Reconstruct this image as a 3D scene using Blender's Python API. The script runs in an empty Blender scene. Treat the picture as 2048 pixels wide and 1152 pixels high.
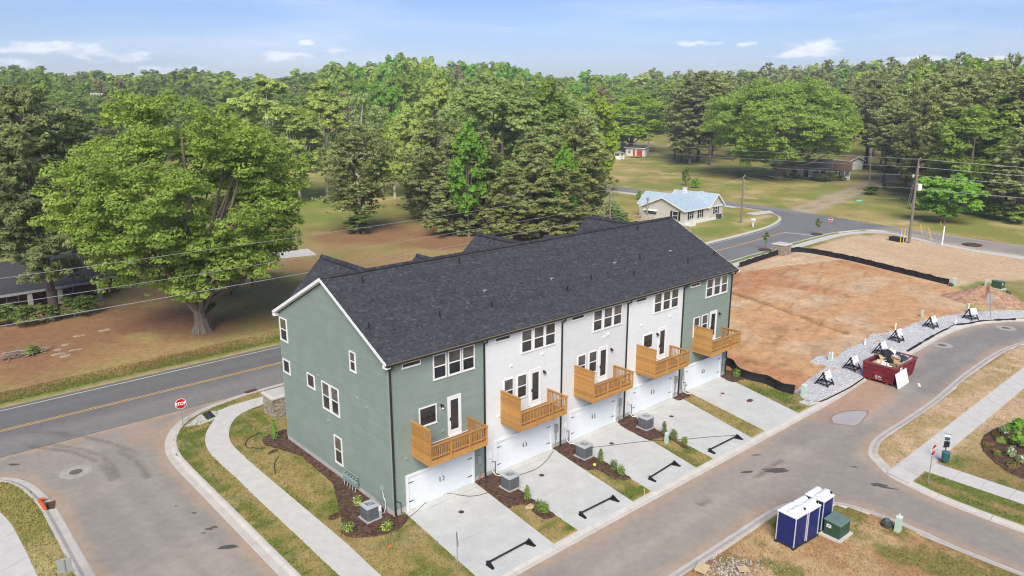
import bpy, bmesh, math, random
import numpy as np
from mathutils import Vector, Matrix
R = math.radians
rnd = random.Random(7)
scene = bpy.context.scene
COL = scene.collection

# ------------------------------------------------------------------ camera
F_PX, PITCH, YAW = 1499.758, 0.2516, 0.8400
CX, CY, CZ = -20.774, -33.407, 23.602
cam_d = bpy.data.cameras.new('camera'); cam = bpy.data.objects.new('camera', cam_d); COL.objects.link(cam)
cam_d.sensor_width = 36; cam_d.lens = F_PX / 2048 * 36; cam_d.clip_start = 0.5; cam_d.clip_end = 6000
cam.location = (CX, CY, CZ); cam.rotation_euler = (math.pi/2 - PITCH, 0, YAW - math.pi/2)
scene.camera = cam

# ------------------------------------------------------------------ sky, sun, exposure
SUN_EL, SUN_AZ = R(41), R(226)          # azimuth of the sun measured from +X towards +Y
world = bpy.data.worlds.new('World'); scene.world = world; world.use_nodes = True
wn, wl = world.node_tree.nodes, world.node_tree.links
wn.clear()
def wnode(t, **k):
    n = wn.new(t)
    for a, b in k.items(): setattr(n, a, b)
    return n
def wmath(op, a, b=None, c=None, clamp=False):
    n = wnode('ShaderNodeMath', operation=op, use_clamp=clamp)
    for i, v in enumerate((a, b, c)):
        if v is None: continue
        if isinstance(v, (int, float)): n.inputs[i].default_value = v
        else: wl.new(v, n.inputs[i])
    return n.outputs[0]
sky = wnode('ShaderNodeTexSky', sky_type='NISHITA', sun_disc=False)
sky.sun_elevation = SUN_EL; sky.sun_rotation = math.pi/2 - SUN_AZ
sky.altitude = 0; sky.air_density = 1.0; sky.dust_density = 0.0; sky.ozone_density = 3.0
tc = wnode('ShaderNodeTexCoord'); sep = wnode('ShaderNodeSeparateXYZ'); wl.new(tc.outputs['Generated'], sep.inputs[0])
az = wmath('ARCTAN2', sep.outputs[1], sep.outputs[0]); el = wmath('ARCSINE', sep.outputs[2])
def wnoise(sx, sy, detail, off=0.0, rough=.55):
    c = wnode('ShaderNodeCombineXYZ'); wl.new(wmath('MULTIPLY', az, sx), c.inputs[0]); wl.new(wmath('MULTIPLY', el, sy), c.inputs[1]); c.inputs[2].default_value = off
    n = wnode('ShaderNodeTexNoise'); n.inputs['Scale'].default_value = 1; n.inputs['Detail'].default_value = detail; n.inputs['Roughness'].default_value = rough
    wl.new(c.outputs[0], n.inputs['Vector']); return n.outputs[0]
def ray(px, py):
    cp, sp, cy, sy = math.cos(PITCH), math.sin(PITCH), math.cos(YAW), math.sin(YAW)
    fw = Vector((cy*cp, sy*cp, -sp)); rt = Vector((sy, -cy, 0)); up = rt.cross(fw)
    return fw + rt*((px-1024)/F_PX) + up*((576-py)/F_PX)
# cumulus banks: (picture x, picture y of the middle, half width, half height in radians)
puff = None
for px, py, hw, hh in ((110, 96, .085, .011), (235, 112, .07, .010), (345, 137, .06, .009), (560, 112, .05, .009), (612, 84, .014, .005), (675, 101, .03, .006),
                       (1625, 93, .055, .016), (1590, 108, .03, .007), (1400, 85, .05, .006), (20, 126, .04, .008), (1490, 88, .02, .004), (2010, 122, .09, .007), (1850, 121, .04, .008)):
    d = ray(px, py).normalized(); a0 = math.atan2(d.y, d.x); e0 = math.asin(d.z)
    u = wmath('DIVIDE', wmath('SUBTRACT', az, a0), hw); v = wmath('DIVIDE', wmath('SUBTRACT', el, e0), hh)
    q = wmath('SUBTRACT', 1.0, wmath('ADD', wmath('MULTIPLY', u, u), wmath('MULTIPLY', v, v)), clamp=True)
    puff = q if puff is None else wmath('MAXIMUM', puff, q)
n1 = wnoise(34, 95, 8, 1.3, .62); n2 = wnoise(3.2, 26, 5, 4.1, .6); n3 = wnoise(60, 150, 4, 2.2)
cum = wmath('SUBTRACT', wmath('ADD', wmath('MULTIPLY', puff, .75), wmath('MULTIPLY', n1, 2.6)), 1.62)
cum = wmath('MULTIPLY', cum, 1.8, clamp=True); cum = wmath('MULTIPLY', cum, wmath('MULTIPLY', puff, 3.2, clamp=True))
cir = wmath('MULTIPLY', wmath('SUBTRACT', n2, .47), 1.9, clamp=True)
cir = wmath('MULTIPLY', cir, .55)
cl = wmath('MAXIMUM', wmath('MULTIPLY', cum, wmath('ADD', .62, wmath('MULTIPLY', n3, .4)), clamp=True), cir)
tint = wnode('ShaderNodeMix', data_type='RGBA', blend_type='MULTIPLY'); tint.inputs[0].default_value = 1
wl.new(sky.outputs[0], tint.inputs[6]); tint.inputs[7].default_value = (0.735, 0.785, 1.07, 1)
mixc = wnode('ShaderNodeMix', data_type='RGBA'); wl.new(cl, mixc.inputs[0]); wl.new(tint.outputs[2], mixc.inputs[6]); mixc.inputs[7].default_value = (11.0, 11.2, 12.2, 1)
bg = wnode('ShaderNodeBackground'); bg.inputs[1].default_value = 0.052
wo = wnode('ShaderNodeOutputWorld'); wl.new(mixc.outputs[2], bg.inputs[0]); wl.new(bg.outputs[0], wo.inputs[0])
sun_d = bpy.data.lights.new('sun', 'SUN'); sun = bpy.data.objects.new('sun', sun_d); COL.objects.link(sun)
sun_d.energy = 2.6; sun_d.angle = R(36); sun_d.color = (1.0, .935, .82)
sd = Vector((math.cos(SUN_EL)*math.cos(SUN_AZ), math.cos(SUN_EL)*math.sin(SUN_AZ), math.sin(SUN_EL)))
sun.rotation_euler = sd.to_track_quat('Z', 'Y').to_euler(); sun.location = (0, 0, 80)
vs = scene.view_settings; vs.view_transform = 'Standard'; vs.look = 'None'; vs.gamma = 1; vs.exposure = 1.16
try: vs.use_curve_mapping = False
except Exception: pass
scene.cycles.max_bounces = 8; scene.cycles.diffuse_bounces = 5; scene.cycles.transmission_bounces = 6; scene.cycles.transparent_max_bounces = 8
scene.cycles.pixel_filter_type = 'BLACKMAN_HARRIS'; scene.cycles.filter_width = 1.15; scene.cycles.use_denoising = True; scene.cycles.denoising_input_passes = 'RGB_ALBEDO_NORMAL'; scene.cycles.denoising_prefilter = 'ACCURATE'

# ------------------------------------------------------------------ points of the place
C0 = Vector((CX, CY, CZ))
def P(px, py, z=0.0):
    d = ray(px, py); t = (z - CZ) / d.z
    return Vector((CX + d.x*t, CY + d.y*t, z))
def at_y(px, py, Y): d = ray(px, py); t = (Y - CY)/d.y; return C0 + d*t
def at_x(px, py, X): d = ray(px, py); t = (X - CX)/d.x; return C0 + d*t
def at_dist(px, py, dist): d = ray(px, py); return C0 + d*(dist/math.hypot(d.x, d.y))
def PL(pts, z=0.0): return [tuple(P(x, y, z)[:2]) for x, y in pts]
def rise(x, y):
    d = math.hypot(x-CX, y-CY); t = min(1, max(0, (d-250)/330)); return 22*t*t*(3-2*t)

# ------------------------------------------------------------------ materials
MATS = {}
def M(name, col, rough=.8, var=.12, scale=2.0, bump=.0, bscale=40, metal=0, spec=.3, attr=None, col2=None, emit=None, detail=5, stretch=None, transl=0, col3=None, orand=0):
    if name in MATS: return MATS[name]
    m = bpy.data.materials.new(name); m.use_nodes = True; MATS[name] = m
    nt = m.node_tree; N, L = nt.nodes, nt.links; b = N['Principled BSDF']
    b.inputs['Roughness'].default_value = rough; b.inputs['Metallic'].default_value = metal; b.inputs['Specular IOR Level'].default_value = spec
    tcn = N.new('ShaderNodeTexCoord'); vec = tcn.outputs['Object']
    if stretch:
        mp = N.new('ShaderNodeMapping'); mp.inputs['Scale'].default_value = stretch; L.new(vec, mp.inputs[0]); vec = mp.outputs[0]
    def noise(s, d):
        n = N.new('ShaderNodeTexNoise'); n.inputs['Scale'].default_value = s; n.inputs['Detail'].default_value = d; n.inputs['Roughness'].default_value = .62; L.new(vec, n.inputs['Vector']); return n.outputs[0]
    def mix(f, a, c, bt='MIX'):
        x = N.new('ShaderNodeMix'); x.data_type = 'RGBA'; x.blend_type = bt
        for i, v in ((0, f), (6, a), (7, c)):
            if isinstance(v, (int, float)): x.inputs[i].default_value = v
            elif isinstance(v, tuple): x.inputs[i].default_value = (*v[:3], 1)
            else: L.new(v, x.inputs[i])
        return x.outputs[2]
    def ramp(v, lo, hi):
        r = N.new('ShaderNodeMapRange'); r.inputs[1].default_value = .28; r.inputs[2].default_value = .72; r.inputs[3].default_value = lo; r.inputs[4].default_value = hi; L.new(v, r.inputs[0]); return r.outputs[0]
    base = col
    if attr == 'Col':
        a = N.new('ShaderNodeAttribute'); a.attribute_name = 'Col'; base = a.outputs['Color']
    elif attr == 'v':
        a = N.new('ShaderNodeAttribute'); a.attribute_name = 'v'; base = mix(a.outputs['Fac'], col, mix(ramp(noise(.32, 3), 0, 1), col2, col3) if col3 else col2)
    elif col2: base = mix(ramp(noise(scale, detail), 0, 1), col, col2)
    if var:
        def grey(v):
            c = N.new('ShaderNodeCombineColor')
            for i in range(3): L.new(v, c.inputs[i])
            return c.outputs[0]
        base = mix(1.0, base if not isinstance(base, tuple) else base, grey(ramp(noise(scale, detail), 1-var, 1+var)), 'MULTIPLY')
        base = mix(1.0, base, grey(ramp(noise(scale*9, 3), 1-var*.7, 1+var*.7)), 'MULTIPLY')
    if orand:
        oi = N.new('ShaderNodeObjectInfo'); mr = N.new('ShaderNodeMapRange'); mr.inputs[3].default_value = 1-orand; mr.inputs[4].default_value = 1+orand; L.new(oi.outputs['Random'], mr.inputs[0]); base = mix(1.0, base, mr.outputs[0], 'MULTIPLY')
    if isinstance(base, tuple): b.inputs['Base Color'].default_value = (*base[:3], 1)
    else: L.new(base, b.inputs['Base Color'])
    if bump:
        bn = N.new('ShaderNodeBump'); bn.inputs['Strength'].default_value = bump; bn.inputs['Distance'].default_value = .03
        L.new(noise(bscale, 4), bn.inputs['Height']); L.new(bn.outputs[0], b.inputs['Normal'])
    if emit: b.inputs['Emission Color'].default_value = (*emit[:3], 1); b.inputs['Emission Strength'].default_value = emit[3]
    if transl:
        t = N.new('ShaderNodeBsdfTranslucent'); ms = N.new('ShaderNodeMixShader'); ms.inputs[0].default_value = transl
        if isinstance(base, tuple): t.inputs[0].default_value = (*base[:3], 1)
        else:
            tb = mix(1.0, base, (1.25, 1.15, .7), 'MULTIPLY'); L.new(tb, t.inputs[0])
        L.new(b.outputs[0], ms.inputs[1]); L.new(t.outputs[0], ms.inputs[2]); L.new(ms.outputs[0], N['Material Output'].inputs[0])
    return m

# ------------------------------------------------------------------ mesh builder
class MB:
    def __init__(s): s.v = []; s.f = []; s.mi = []; s.a = []; s.m = 0; s.val = .5
    def add(s, vs, fs):
        o = len(s.v); s.v.extend([tuple(p) for p in vs])
        for f in fs: s.f.append([i+o for i in f]); s.mi.append(s.m); s.a.append(s.val)
        return s
    def box(s, x0, x1, y0, y1, z0, z1, mt=None):
        vs = [(x, y, z) for z in (z0, z1) for y in (y0, y1) for x in (x0, x1)]
        if mt is not None: vs = [mt @ Vector(p) for p in vs]
        return s.add(vs, [(0,2,3,1), (4,5,7,6), (0,1,5,4), (2,6,7,3), (0,4,6,2), (1,3,7,5)])
    def beam(s, a, b, w, h, up=(0, 0, 1)):
        a, b = Vector(a), Vector(b); d = (b-a).normalized(); u = Vector(up)
        if abs(d.dot(u)) > .98: u = Vector((0, 1, 0))
        r = d.cross(u).normalized(); u = r.cross(d)
        vs = [p + r*(w/2*i) + u*(h/2*j) for p in (a, b) for i, j in ((-1,-1), (1,-1), (1,1), (-1,1))]
        return s.add(vs, [(0,3,2,1), (4,5,6,7), (0,1,5,4), (1,2,6,5), (2,3,7,6), (3,0,4,7)])
    def tube(s, pts, rad, n=8, cap=True):
        pts = [Vector(p) for p in pts]; k = len(pts)
        if not isinstance(rad, (list, tuple)): rad = [rad]*k
        vs = []; pr = None
        for i, p in enumerate(pts):
            d = (pts[min(i+1, k-1)] - pts[max(i-1, 0)]).normalized()
            if pr is None:
                u = Vector((0, 0, 1)) if abs(d.z) < .9 else Vector((1, 0, 0)); pr = d.cross(u).normalized()
            pr = (pr - d*pr.dot(d)).normalized(); q = d.cross(pr)
            for j in range(n):
                t = 2*math.pi*j/n; vs.append(p + (pr*math.cos(t) + q*math.sin(t))*rad[i])
        fs = [(i*n+j, i*n+(j+1) % n, (i+1)*n+(j+1) % n, (i+1)*n+j) for i in range(k-1) for j in range(n)]
        if cap: fs += [tuple(range(n))[::-1], tuple((k-1)*n+j for j in range(n))]
        return s.add(vs, fs)
    def cyl(s, a, b, r, r2=None, n=12): return s.tube([a, b], [r, r if r2 is None else r2], n)
    def prism(s, poly, z0, z1, holes=None):
        n = len(poly); vs = [(p[0], p[1], z0) for p in poly] + [(p[0], p[1], z1) for p in poly]
        return s.add(vs, [tuple(range(n))[::-1], tuple(range(n, 2*n))] + [(i, (i+1) % n, n+(i+1) % n, n+i) for i in range(n)])
    def lathe(s, prof, n=16, c=(0, 0, 0)):
        vs = [(c[0]+r*math.cos(2*math.pi*j/n), c[1]+r*math.sin(2*math.pi*j/n), c[2]+z) for r, z in prof for j in range(n)]; k = len(prof)
        fs = [(i*n+j, i*n+(j+1) % n, (i+1)*n+(j+1) % n, (i+1)*n+j) for i in range(k-1) for j in range(n)]
        return s.add(vs, fs + [tuple(range(n))[::-1], tuple((k-1)*n+j for j in range(n))])
    def blob(s, c, r, seed=0, n=7, k=5, amp=.25):
        g = random.Random(seed); vs = []
        if not isinstance(r, (tuple, list)): r = (r, r, r)
        for i in range(k+1):
            ph = math.pi*i/k - math.pi/2
            for j in range(n):
                t = 2*math.pi*(j+.5*(i % 2))/n; q = 1 + g.uniform(-amp, amp)
                vs.append((c[0]+r[0]*q*math.cos(ph)*math.cos(t), c[1]+r[1]*q*math.cos(ph)*math.sin(t), c[2]+r[2]*q*math.sin(ph)))
        return s.add(vs, [(i*n+j, i*n+(j+1) % n, (i+1)*n+(j+1) % n, (i+1)*n+j) for i in range(k) for j in range(n)])
    def mesh(s, name, mats):
        me = bpy.data.meshes.new(name); me.from_pydata(s.v, [], s.f)
        for m in (mats if isinstance(mats, (list, tuple)) else [mats]): me.materials.append(m)
        me.polygons.foreach_set('material_index', s.mi)
        at = me.attributes.new('v', 'FLOAT', 'FACE'); at.data.foreach_set('value', s.a)
        me.update(); return me
    def build(s, name, mats, parent=None, smooth=False, bevel=0):
        me = s.mesh(name, mats)
        bm = bmesh.new(); bm.from_mesh(me); bmesh.ops.recalc_face_normals(bm, faces=bm.faces[:])
        if bevel: bmesh.ops.bevel(bm, geom=bm.edges[:], offset=bevel, segments=1, affect='EDGES')
        bm.to_mesh(me); bm.free()
        if smooth: me.polygons.foreach_set('use_smooth', [True]*len(me.polygons))
        return obj(name, me, parent)
def obj(name, me, parent=None, loc=None):
    o = bpy.data.objects.new(name, me); COL.objects.link(o)
    if parent: o.parent = parent
    if loc is not None: o.location = loc
    return o
def tag(o, label=None, cat=None, group=None, kind=None):
    for k, v in (('label', label), ('category', cat), ('group', group), ('kind', kind)):
        if v: o[k] = v
    return o
def thing(name, label, cat, loc=(0, 0, 0), rz=0, group=None):
    o = bpy.data.objects.new(name, None); COL.objects.link(o); o.location = loc; o.rotation_euler = (0, 0, rz); o.empty_display_size = .3
    return tag(o, label, cat, group)
def dup(root, loc=None, rz=None, label=None, group=None, scale=None):
    def cp(o, parent):
        c = o.copy(); COL.objects.link(c)
        if parent: c.parent = parent
        for ch in list(o.children): cp(ch, c)
        return c
    r = cp(root, None)
    if loc is not None: r.location = loc
    if rz is not None: r.rotation_euler = (0, 0, rz)
    if label: r['label'] = label
    if group: r['group'] = group
    if scale: r.scale = scale
    return r
def text(name, s, size, mat, parent, loc, rot, ext=.004, bold=.0, sx=1.0):
    cu = bpy.data.curves.new(name, 'FONT'); cu.body = s; cu.size = size; cu.align_x = 'CENTER'; cu.align_y = 'CENTER'; cu.extrude = ext; cu.offset = bold; cu.resolution_u = 3
    t = bpy.data.objects.new(name, cu); COL.objects.link(t); bpy.context.view_layer.update()
    me = bpy.data.meshes.new_from_object(t.evaluated_get(bpy.context.evaluated_depsgraph_get()))
    bpy.data.objects.remove(t); bpy.data.curves.remove(cu); me.materials.clear(); me.materials.append(mat)
    o = obj(name, me, parent, loc); o.rotation_euler = rot; o.scale = (sx, 1, 1); return o

# ------------------------------------------------------------------ numpy helpers
def vnoise(x, y, s, seed=0):
    x = np.asarray(x)*s; y = np.asarray(y)*s; xi = np.floor(x).astype(np.int64); yi = np.floor(y).astype(np.int64); fx = x-xi; fy = y-yi
    fx = fx*fx*(3-2*fx); fy = fy*fy*(3-2*fy)
    def h(a, b):
        n = (a*374761393 + b*668265263 + seed*982451653) & 0x7fffffff; n = ((n ^ (n >> 13))*1274126177) & 0x7fffffff; return ((n ^ (n >> 16)) & 0xffff)/65535.
    return (h(xi, yi)*(1-fx)+h(xi+1, yi)*fx)*(1-fy) + (h(xi, yi+1)*(1-fx)+h(xi+1, yi+1)*fx)*fy
def fbm(x, y, s, seed=0, o=4):
    t = 0; a = .5
    for i in range(o): t = t + a*vnoise(x, y, s*2**i, seed+i*17); a *= .5
    return t/(1-.5**o)
def sdf(x, y, poly):
    d = np.full(x.shape, 1e9); ins = np.zeros(x.shape, bool); n = len(poly)
    for i in range(n):
        (ax, ay), (bx, by) = poly[i], poly[(i+1) % n]; ex, ey = bx-ax, by-ay; L2 = ex*ex+ey*ey+1e-12
        t = np.clip(((x-ax)*ex+(y-ay)*ey)/L2, 0, 1); d = np.minimum(d, (x-ax-t*ex)**2+(y-ay-t*ey)**2)
        c = ((ay > y) != (by > y)) & (x < (bx-ax)*(y-ay)/((by-ay) if by != ay else 1e-12)+ax); ins ^= c
    d = np.sqrt(d); return np.where(ins, -d, d)
def ldist(x, y, line):
    d = np.full(x.shape, 1e9)
    for (ax, ay), (bx, by) in zip(line[:-1], line[1:]):
        ex, ey = bx-ax, by-ay; t = np.clip(((x-ax)*ex+(y-ay)*ey)/(ex*ex+ey*ey+1e-12), 0, 1); d = np.minimum(d, (x-ax-t*ex)**2+(y-ay-t*ey)**2)
    return np.sqrt(d)
def smooth_path(pts, step=.6):
    p = [Vector((a[0], a[1])) for a in pts]; out = []
    for i in range(len(p)-1):
        a, b, c, d = p[max(i-1, 0)], p[i], p[i+1], p[min(i+2, len(p)-1)]; L = (c-b).length; n = max(1, int(L/step)); k = .5 if L < 12 else .0
        t1 = (c-a).normalized()*L*(.9 if k else .3) if (c-a).length else c-b; t2 = (d-b).normalized()*L*(.9 if k else .3) if (d-b).length else c-b
        if not k: t1 = t2 = c-b
        for j in range(n):
            t = j/n; out.append(b*(2*t**3-3*t*t+1) + t1*(t**3-2*t*t+t) + c*(-2*t**3+3*t*t) + t2*(t**3-t*t))
    out.append(p[-1]); return out
def resample(pts, n):
    p = np.array([(a[0], a[1]) for a in pts], float); s = np.r_[0, np.cumsum(np.hypot(*np.diff(p, axis=0).T))]; t = np.linspace(0, s[-1], n)
    return np.c_[np.interp(t, s, p[:, 0]), np.interp(t, s, p[:, 1])]
def plen(pts):
    p = np.array([(a[0], a[1]) for a in pts], float); return np.hypot(*np.diff(p, axis=0).T).sum()
# ================================================================== THE GROUND
K_SIDE = [(45, 24.2), (10, 24.15), (1.2, 24.1), (-.4, 23.8), (-1.8, 23.5), (-3, 23.1), (-4.5, 22.2), (-5.6, 21.0), (-6.5, 19.4), (-7.0, 17.9), (-7.25, 16.5), (-7.35, 14.5), (-7.35, 9), (-7.35, -8.6)]
K_LEFT = [(-40, 22.2), (-19, 21.9), (-16.8, 21.4), (-15.7, 20.6), (-15.1, 19.6), (-14.7, 18.2), (-14.45, 16.5), (-14.3, 14.5), (-14.3, 9), (-14.3, -45)]
K_ALLEY = [(-7.35, -8.65), (1.6, -8.7), (9.7, -8.75), (34.8, -9.05), (42.8, -8.75), (52.8, -8.7), (60, -8.7), (63.2, -8.85), (65.5, -9.2), (67.7, -9.8), (70.7, -11.3), (72.5, -12.6), (76, -16), (80, -22)]
K_RIGHT = [(72, -24), (69, -18.5), (66.5, -15.6), (64.3, -14.6), (62.3, -14.1), (58.3, -13.7), (50.2, -13.7), (41.9, -14.1), (36.1, -14.1), (32.6, -14), (30.8, -14.1), (29.6, -14.4), (28.4, -14.9), (27.5, -15.8), (26.5, -16.9), (26, -18.4), (25.6, -20.1), (25.4, -22.7), (25.4, -24.8), (25.4, -45)]
K_ISLE = [(-7.35, -13.8), (7.7, -13.85), (10.1, -13.9), (13.2, -13.95), (16.4, -14), (17.9, -14.15), (19.4, -14.7), (20.6, -15.9), (21.2, -17), (21.45, -18.5), (21.5, -19.7), (21.4, -21.2), (21.2, -23), (21.2, -25.5), (21.2, -45)]
K_FAR = [(45, 24.2), (76, 25.9), (92, 26.7), (107.1, 27), (110.5, 26.7), (113.1, 26), (116, 25), (117.9, 23.4), (118.8, 21.5), (118.6, 18.8), (115.1, 11.6), (112.8, 3.6), (111.8, -2.2), (108, -45)]
K_LOT = [(70, 35.0), (85.1, 35.6), (96, 36), (106, 37), (111, 38.2), (115.6, 39.8), (119, 41.7), (121.4, 43.9), (123.5, 46.6), (124.6, 49.6), (125.6, 55.1), (126.8, 74), (127.3, 93.1), (129.5, 130)]
D_FAR = [(117, -45), (121.4, .3), (122.5, 9), (124.4, 20.5), (126, 29.1), (127.6, 36), (129, 43), (131.1, 52.2), (131.3, 62.2), (133.2, 80.9), (134.8, 99.6), (138, 130)]
A_MAIN = [(-60, 24.15), (-14, 24.15), (1, 24.15)] + [tuple(p) for p in smooth_path(K_FAR, 1.2)] + D_FAR + [tuple(p) for p in smooth_path(K_LOT, 1.2)][::-1] + [(8.6, 33.85), (-60, 33.85)]
A_SIDE = [tuple(p) for p in smooth_path(K_SIDE[2:], .6)] + [(-7.35, -45)] + [tuple(p) for p in smooth_path(K_LEFT[1:], .6)][::-1] + [(-19, 24.12), (1.2, 24.12)]
A_ALLEY = [tuple(p) for p in smooth_path(K_ALLEY, .8)] + [tuple(p) for p in smooth_path(K_RIGHT, .6)] + [tuple(p) for p in smooth_path(K_ISLE, .6)][::-1]
ASPHALT = (A_MAIN, A_SIDE, A_ALLEY)
SILT = [(72.2, 22.2), (83.7, 23.0), (88.0, 22.6), (89.2, 21.0), (88.6, 14.6), (86.2, 7.2), (83.3, -1.3)]
DIRT = [(34.6, -8), (35.6, 0), (35.2, 14), (46, 19), (60, 21.5)] + SILT + [(80, -5), (70, -7.6), (60, -7), (50, -7.4)]
PALE = [(66, 22.0), (83.7, 22.6), (92, 23.1), (106, 23.2), (110.2, 22.6), (113.4, 21.4), (115, 19.8), (115, 18.4), (113, 11.6), (110.6, 3.6), (109.6, -2.2), (106, -30), (90, -20), (84, -6), (82, -3), (84, 0), (86, 8), (88, 15)]
DIRTDRIVE = PL([(1598, 424), (1640, 408), (1700, 385), (1760, 362), (1830, 345), (1900, 338)])
def c3(*c): return np.array(c)
TAN, OLIVE, GREEN, STRAW, RED = c3(.325, .25, .098), c3(.205, .205, .056), c3(.105, .15, .028), c3(.46, .35, .185), c3(.275, .145, .078)
ORANGE, PALED, RUST = c3(.505, .295, .148), c3(.55, .405, .26), c3(.43, .205, .10)
def step(v, a, b): t = np.clip((v-a)/(b-a), 0, 1); return t*t*(3-2*t)
def mixc(c, d, w): return c*(1-w[:, None]) + d*w[:, None]
def ground_color(x, y):
    n1, n2, n3 = fbm(x, y, .045, 1), fbm(x, y, .22, 2), fbm(x, y, .9, 3)
    c = np.repeat(TAN[None], len(x), 0)
    c = mixc(c, OLIVE, step(n1*.55+n2*.45, .36, .56)); c = mixc(c, GREEN*1.25, step(n2*.6+n3*.4, .54, .72)*.7)
    c = mixc(c, STRAW, step(fbm(x, y, .12, 9), .58, .74)*.6)
    c = c*c3(1.13, 1.16, 1.1)
    # the lot across the road: pine straw and thin grass
    w = step(-sdf(x, y, [(-70, 34), (78, 35), (82, 70), (66, 98), (30, 84), (-4, 72), (-70, 72)]) + (n2-.5)*14, -3, 6)
    lot = mixc(np.repeat((RED*.62+TAN*.52)[None], len(x), 0), TAN, step(n2, .42, .62)*.8); lot = mixc(lot, RED, step(fbm(x, y, .07, 21), .44, .6)*.85*step(x, 14, 2)); lot = mixc(lot, OLIVE*1.08, step(fbm(x, y, .15, 33)*.6+n3*.4, .48, .64)*.75*step(x, -12, 18))
    c = mixc(c, lot, w)
    for qx, qy, r in ((46, 80, 13), (60, 66, 19), (80, 72, 16), (-6, 52, 12), (4, 47, 8)):
        c = mixc(c, RED*.92, step(np.hypot(x-qx, (y-qy)*1.1) + (n2-.5)*r*1.2, r, r*.5)*.85)
    e = np.where((y > 33) & (x < 80), y-33.85, 99); c = mixc(c, OLIVE*.7+GREEN*.35, step(e+(n3-.5)*2.6, 3.4, 1.2)*.9); c = mixc(c, PALED*.7, step(e+(n3-.5)*.8, .75, .25)*.7)
    w = step(-sdf(x, y, [(8, 96), (70, 118), (80, 170), (-40, 190), (-60, 100)]) + (n2-.5)*14, -4, 6); c = mixc(c, c3(.20, .235, .05)*(.8+.4*n3[:, None]), w)
    # sod round the townhouses
    w = step(-sdf(x, y, [(-7.4, -9.2), (36.4, -9.2), (36, 2), (60, 18), (75, 24.6), (1, 24.4), (-7.5, 20)]), -.1, .25)
    st = vnoise(x*1.55, y*.16, 1, 5); st2 = vnoise(x*.5, y*2.1, 1, 6)
    sod = mixc(np.repeat((TAN*.9+OLIVE*.12)[None], len(x), 0), OLIVE*.95, step(st*.5+n3*.3+n2*.2, .42, .60)); sod = mixc(sod, GREEN*1.05, step(st2*.3+n3*.3+n2*.4+.16*step(x, -5.2, -6.2)+.10*step(y, -4, -7.5), .52, .68)*.85); sod = mixc(sod, STRAW*.8, step(fbm(x, y, .5, 44), .58, .75)*.7)
    c = mixc(c, sod, w)
    # bare building plots
    w = step(-sdf(x, y, DIRT) + (n3-.5)*.8, -.15, .2)
    d = mixc(np.repeat(ORANGE[None], len(x), 0), PALED*.96, step(fbm(x*.5, y, .35, 12)*.6+n2*.4, .45, .66)*.75); d = mixc(d, RUST, step(fbm(x, y*.6, .16, 14), .52, .70)*.7); d = mixc(d, RUST, step(np.hypot((x-66), (y-18)*1.6)+(n2-.5)*8, 13, 5)*.8)
    rut = ldist(x, y, PL([(1468, 588), (1520, 606), (1600, 634), (1690, 668)])); d = d*(1-.42*step(rut+(n3-.5)*.7, .7, .15))[:, None]
    tr = vnoise(x*.30+y*.10, (y*.95-x*.30), 1.15, 77); d = d*(1+.20*(tr-.5)*step(fbm(x, y, .1, 78), .3, .6))[:, None]; d = d*(1-.22*step(vnoise(x*.22, y*1.6-x*.5, 1, 79), .80, .92))[:, None]; d = d*(1-.30*step(fbm(x, y, 1.3, 80), .70, .80))[:, None]
    c = mixc(c, d, w)
    w = step(-sdf(x, y, PALE) + (n3-.5)*.8, -.2, .3); d = mixc(np.repeat(PALED[None], len(x), 0), PALED*.62+ORANGE*.3, step(n2*.7+n3*.3, .46, .62)*.8); c = mixc(c, d, w)
    c = mixc(c, GREEN*1.5, step(-sdf(x, y, PL([(1905, 575), (1960, 562), (2020, 572), (2048, 590), (1975, 592)]))+(n3-.5)*1.2, -.3, .8)*.9)
    c = mixc(c, OLIVE, step(-sdf(x, y, PL([(1985, 560), (2060, 560), (2100, 640), (2048, 610)]))+(n3-.5)*1.5, -.5, 1)*.8)
    w = step(-sdf(x, y, [(46, 24.4), (76, 26), (92, 26.8), (107, 27.1), (111, 26.6), (114.5, 25.2), (111, 24.6), (106, 25.4), (98, 25.3), (85, 24.8), (46, 22.4)])+(n3-.5)*.3, -.1, .15); c = mixc(c, GREEN*.8+OLIVE*.5, w)
    w = step(-sdf(x, y, [(84, 23.4), (98, 23.9), (106, 24), (110, 23.5), (109.5, 22.4), (100, 22.6), (84, 22.2)])+(n3-.5)*.8, -.2, .2); c = mixc(c, OLIVE, w*.8)
    # verges east of the alley
    w = step(-sdf(x, y, [(25, -14), (80, -14), (84, -24), (60, -45), (25, -45)]), -.1, .2)
    v = mixc(np.repeat((STRAW*.8+TAN*.2)[None], len(x), 0), PALED*.95, step(n2*.6+n3*.4, .44, .6)); s2 = step(y+(n2-.5)*1.2, -18.2, -18.9)*step(x+(n2-.5)*2, 34.5, 32.5)
    v2 = mixc(np.repeat((TAN*.9)[None], len(x), 0), GREEN*1.1, step(n3*.6+n2*.4+.10*step(x, 28.6, 28.4)*step(np.abs(x-27.3), .25, .6)-.10*step(np.abs(x-27.3), .5, .2)*step(x, 28.6, 28.4), .50, .60)*.8); v = mixc(v, v2, np.clip(s2+step(x, 28.6, 28.4), 0, 1)*step(y, -18.2, -18.5)); c = mixc(c, v, w)
    w = step(-sdf(x, y, [(-7.4, -13.8), (17, -14), (21.4, -17), (21.3, -45), (-7.4, -45)]), -.1, .2)
    i = mixc(np.repeat((STRAW*.75+ORANGE*.25)[None], len(x), 0), ORANGE*.75, step(n2*.7+n3*.3, .44, .6)*.9); i = mixc(i, OLIVE*.9, step(fbm(x, y, .5, 51)*.6+n3*.4+.12*step(x, 15, 18), .54, .66)*.85); c = mixc(c, i, w)
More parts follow.
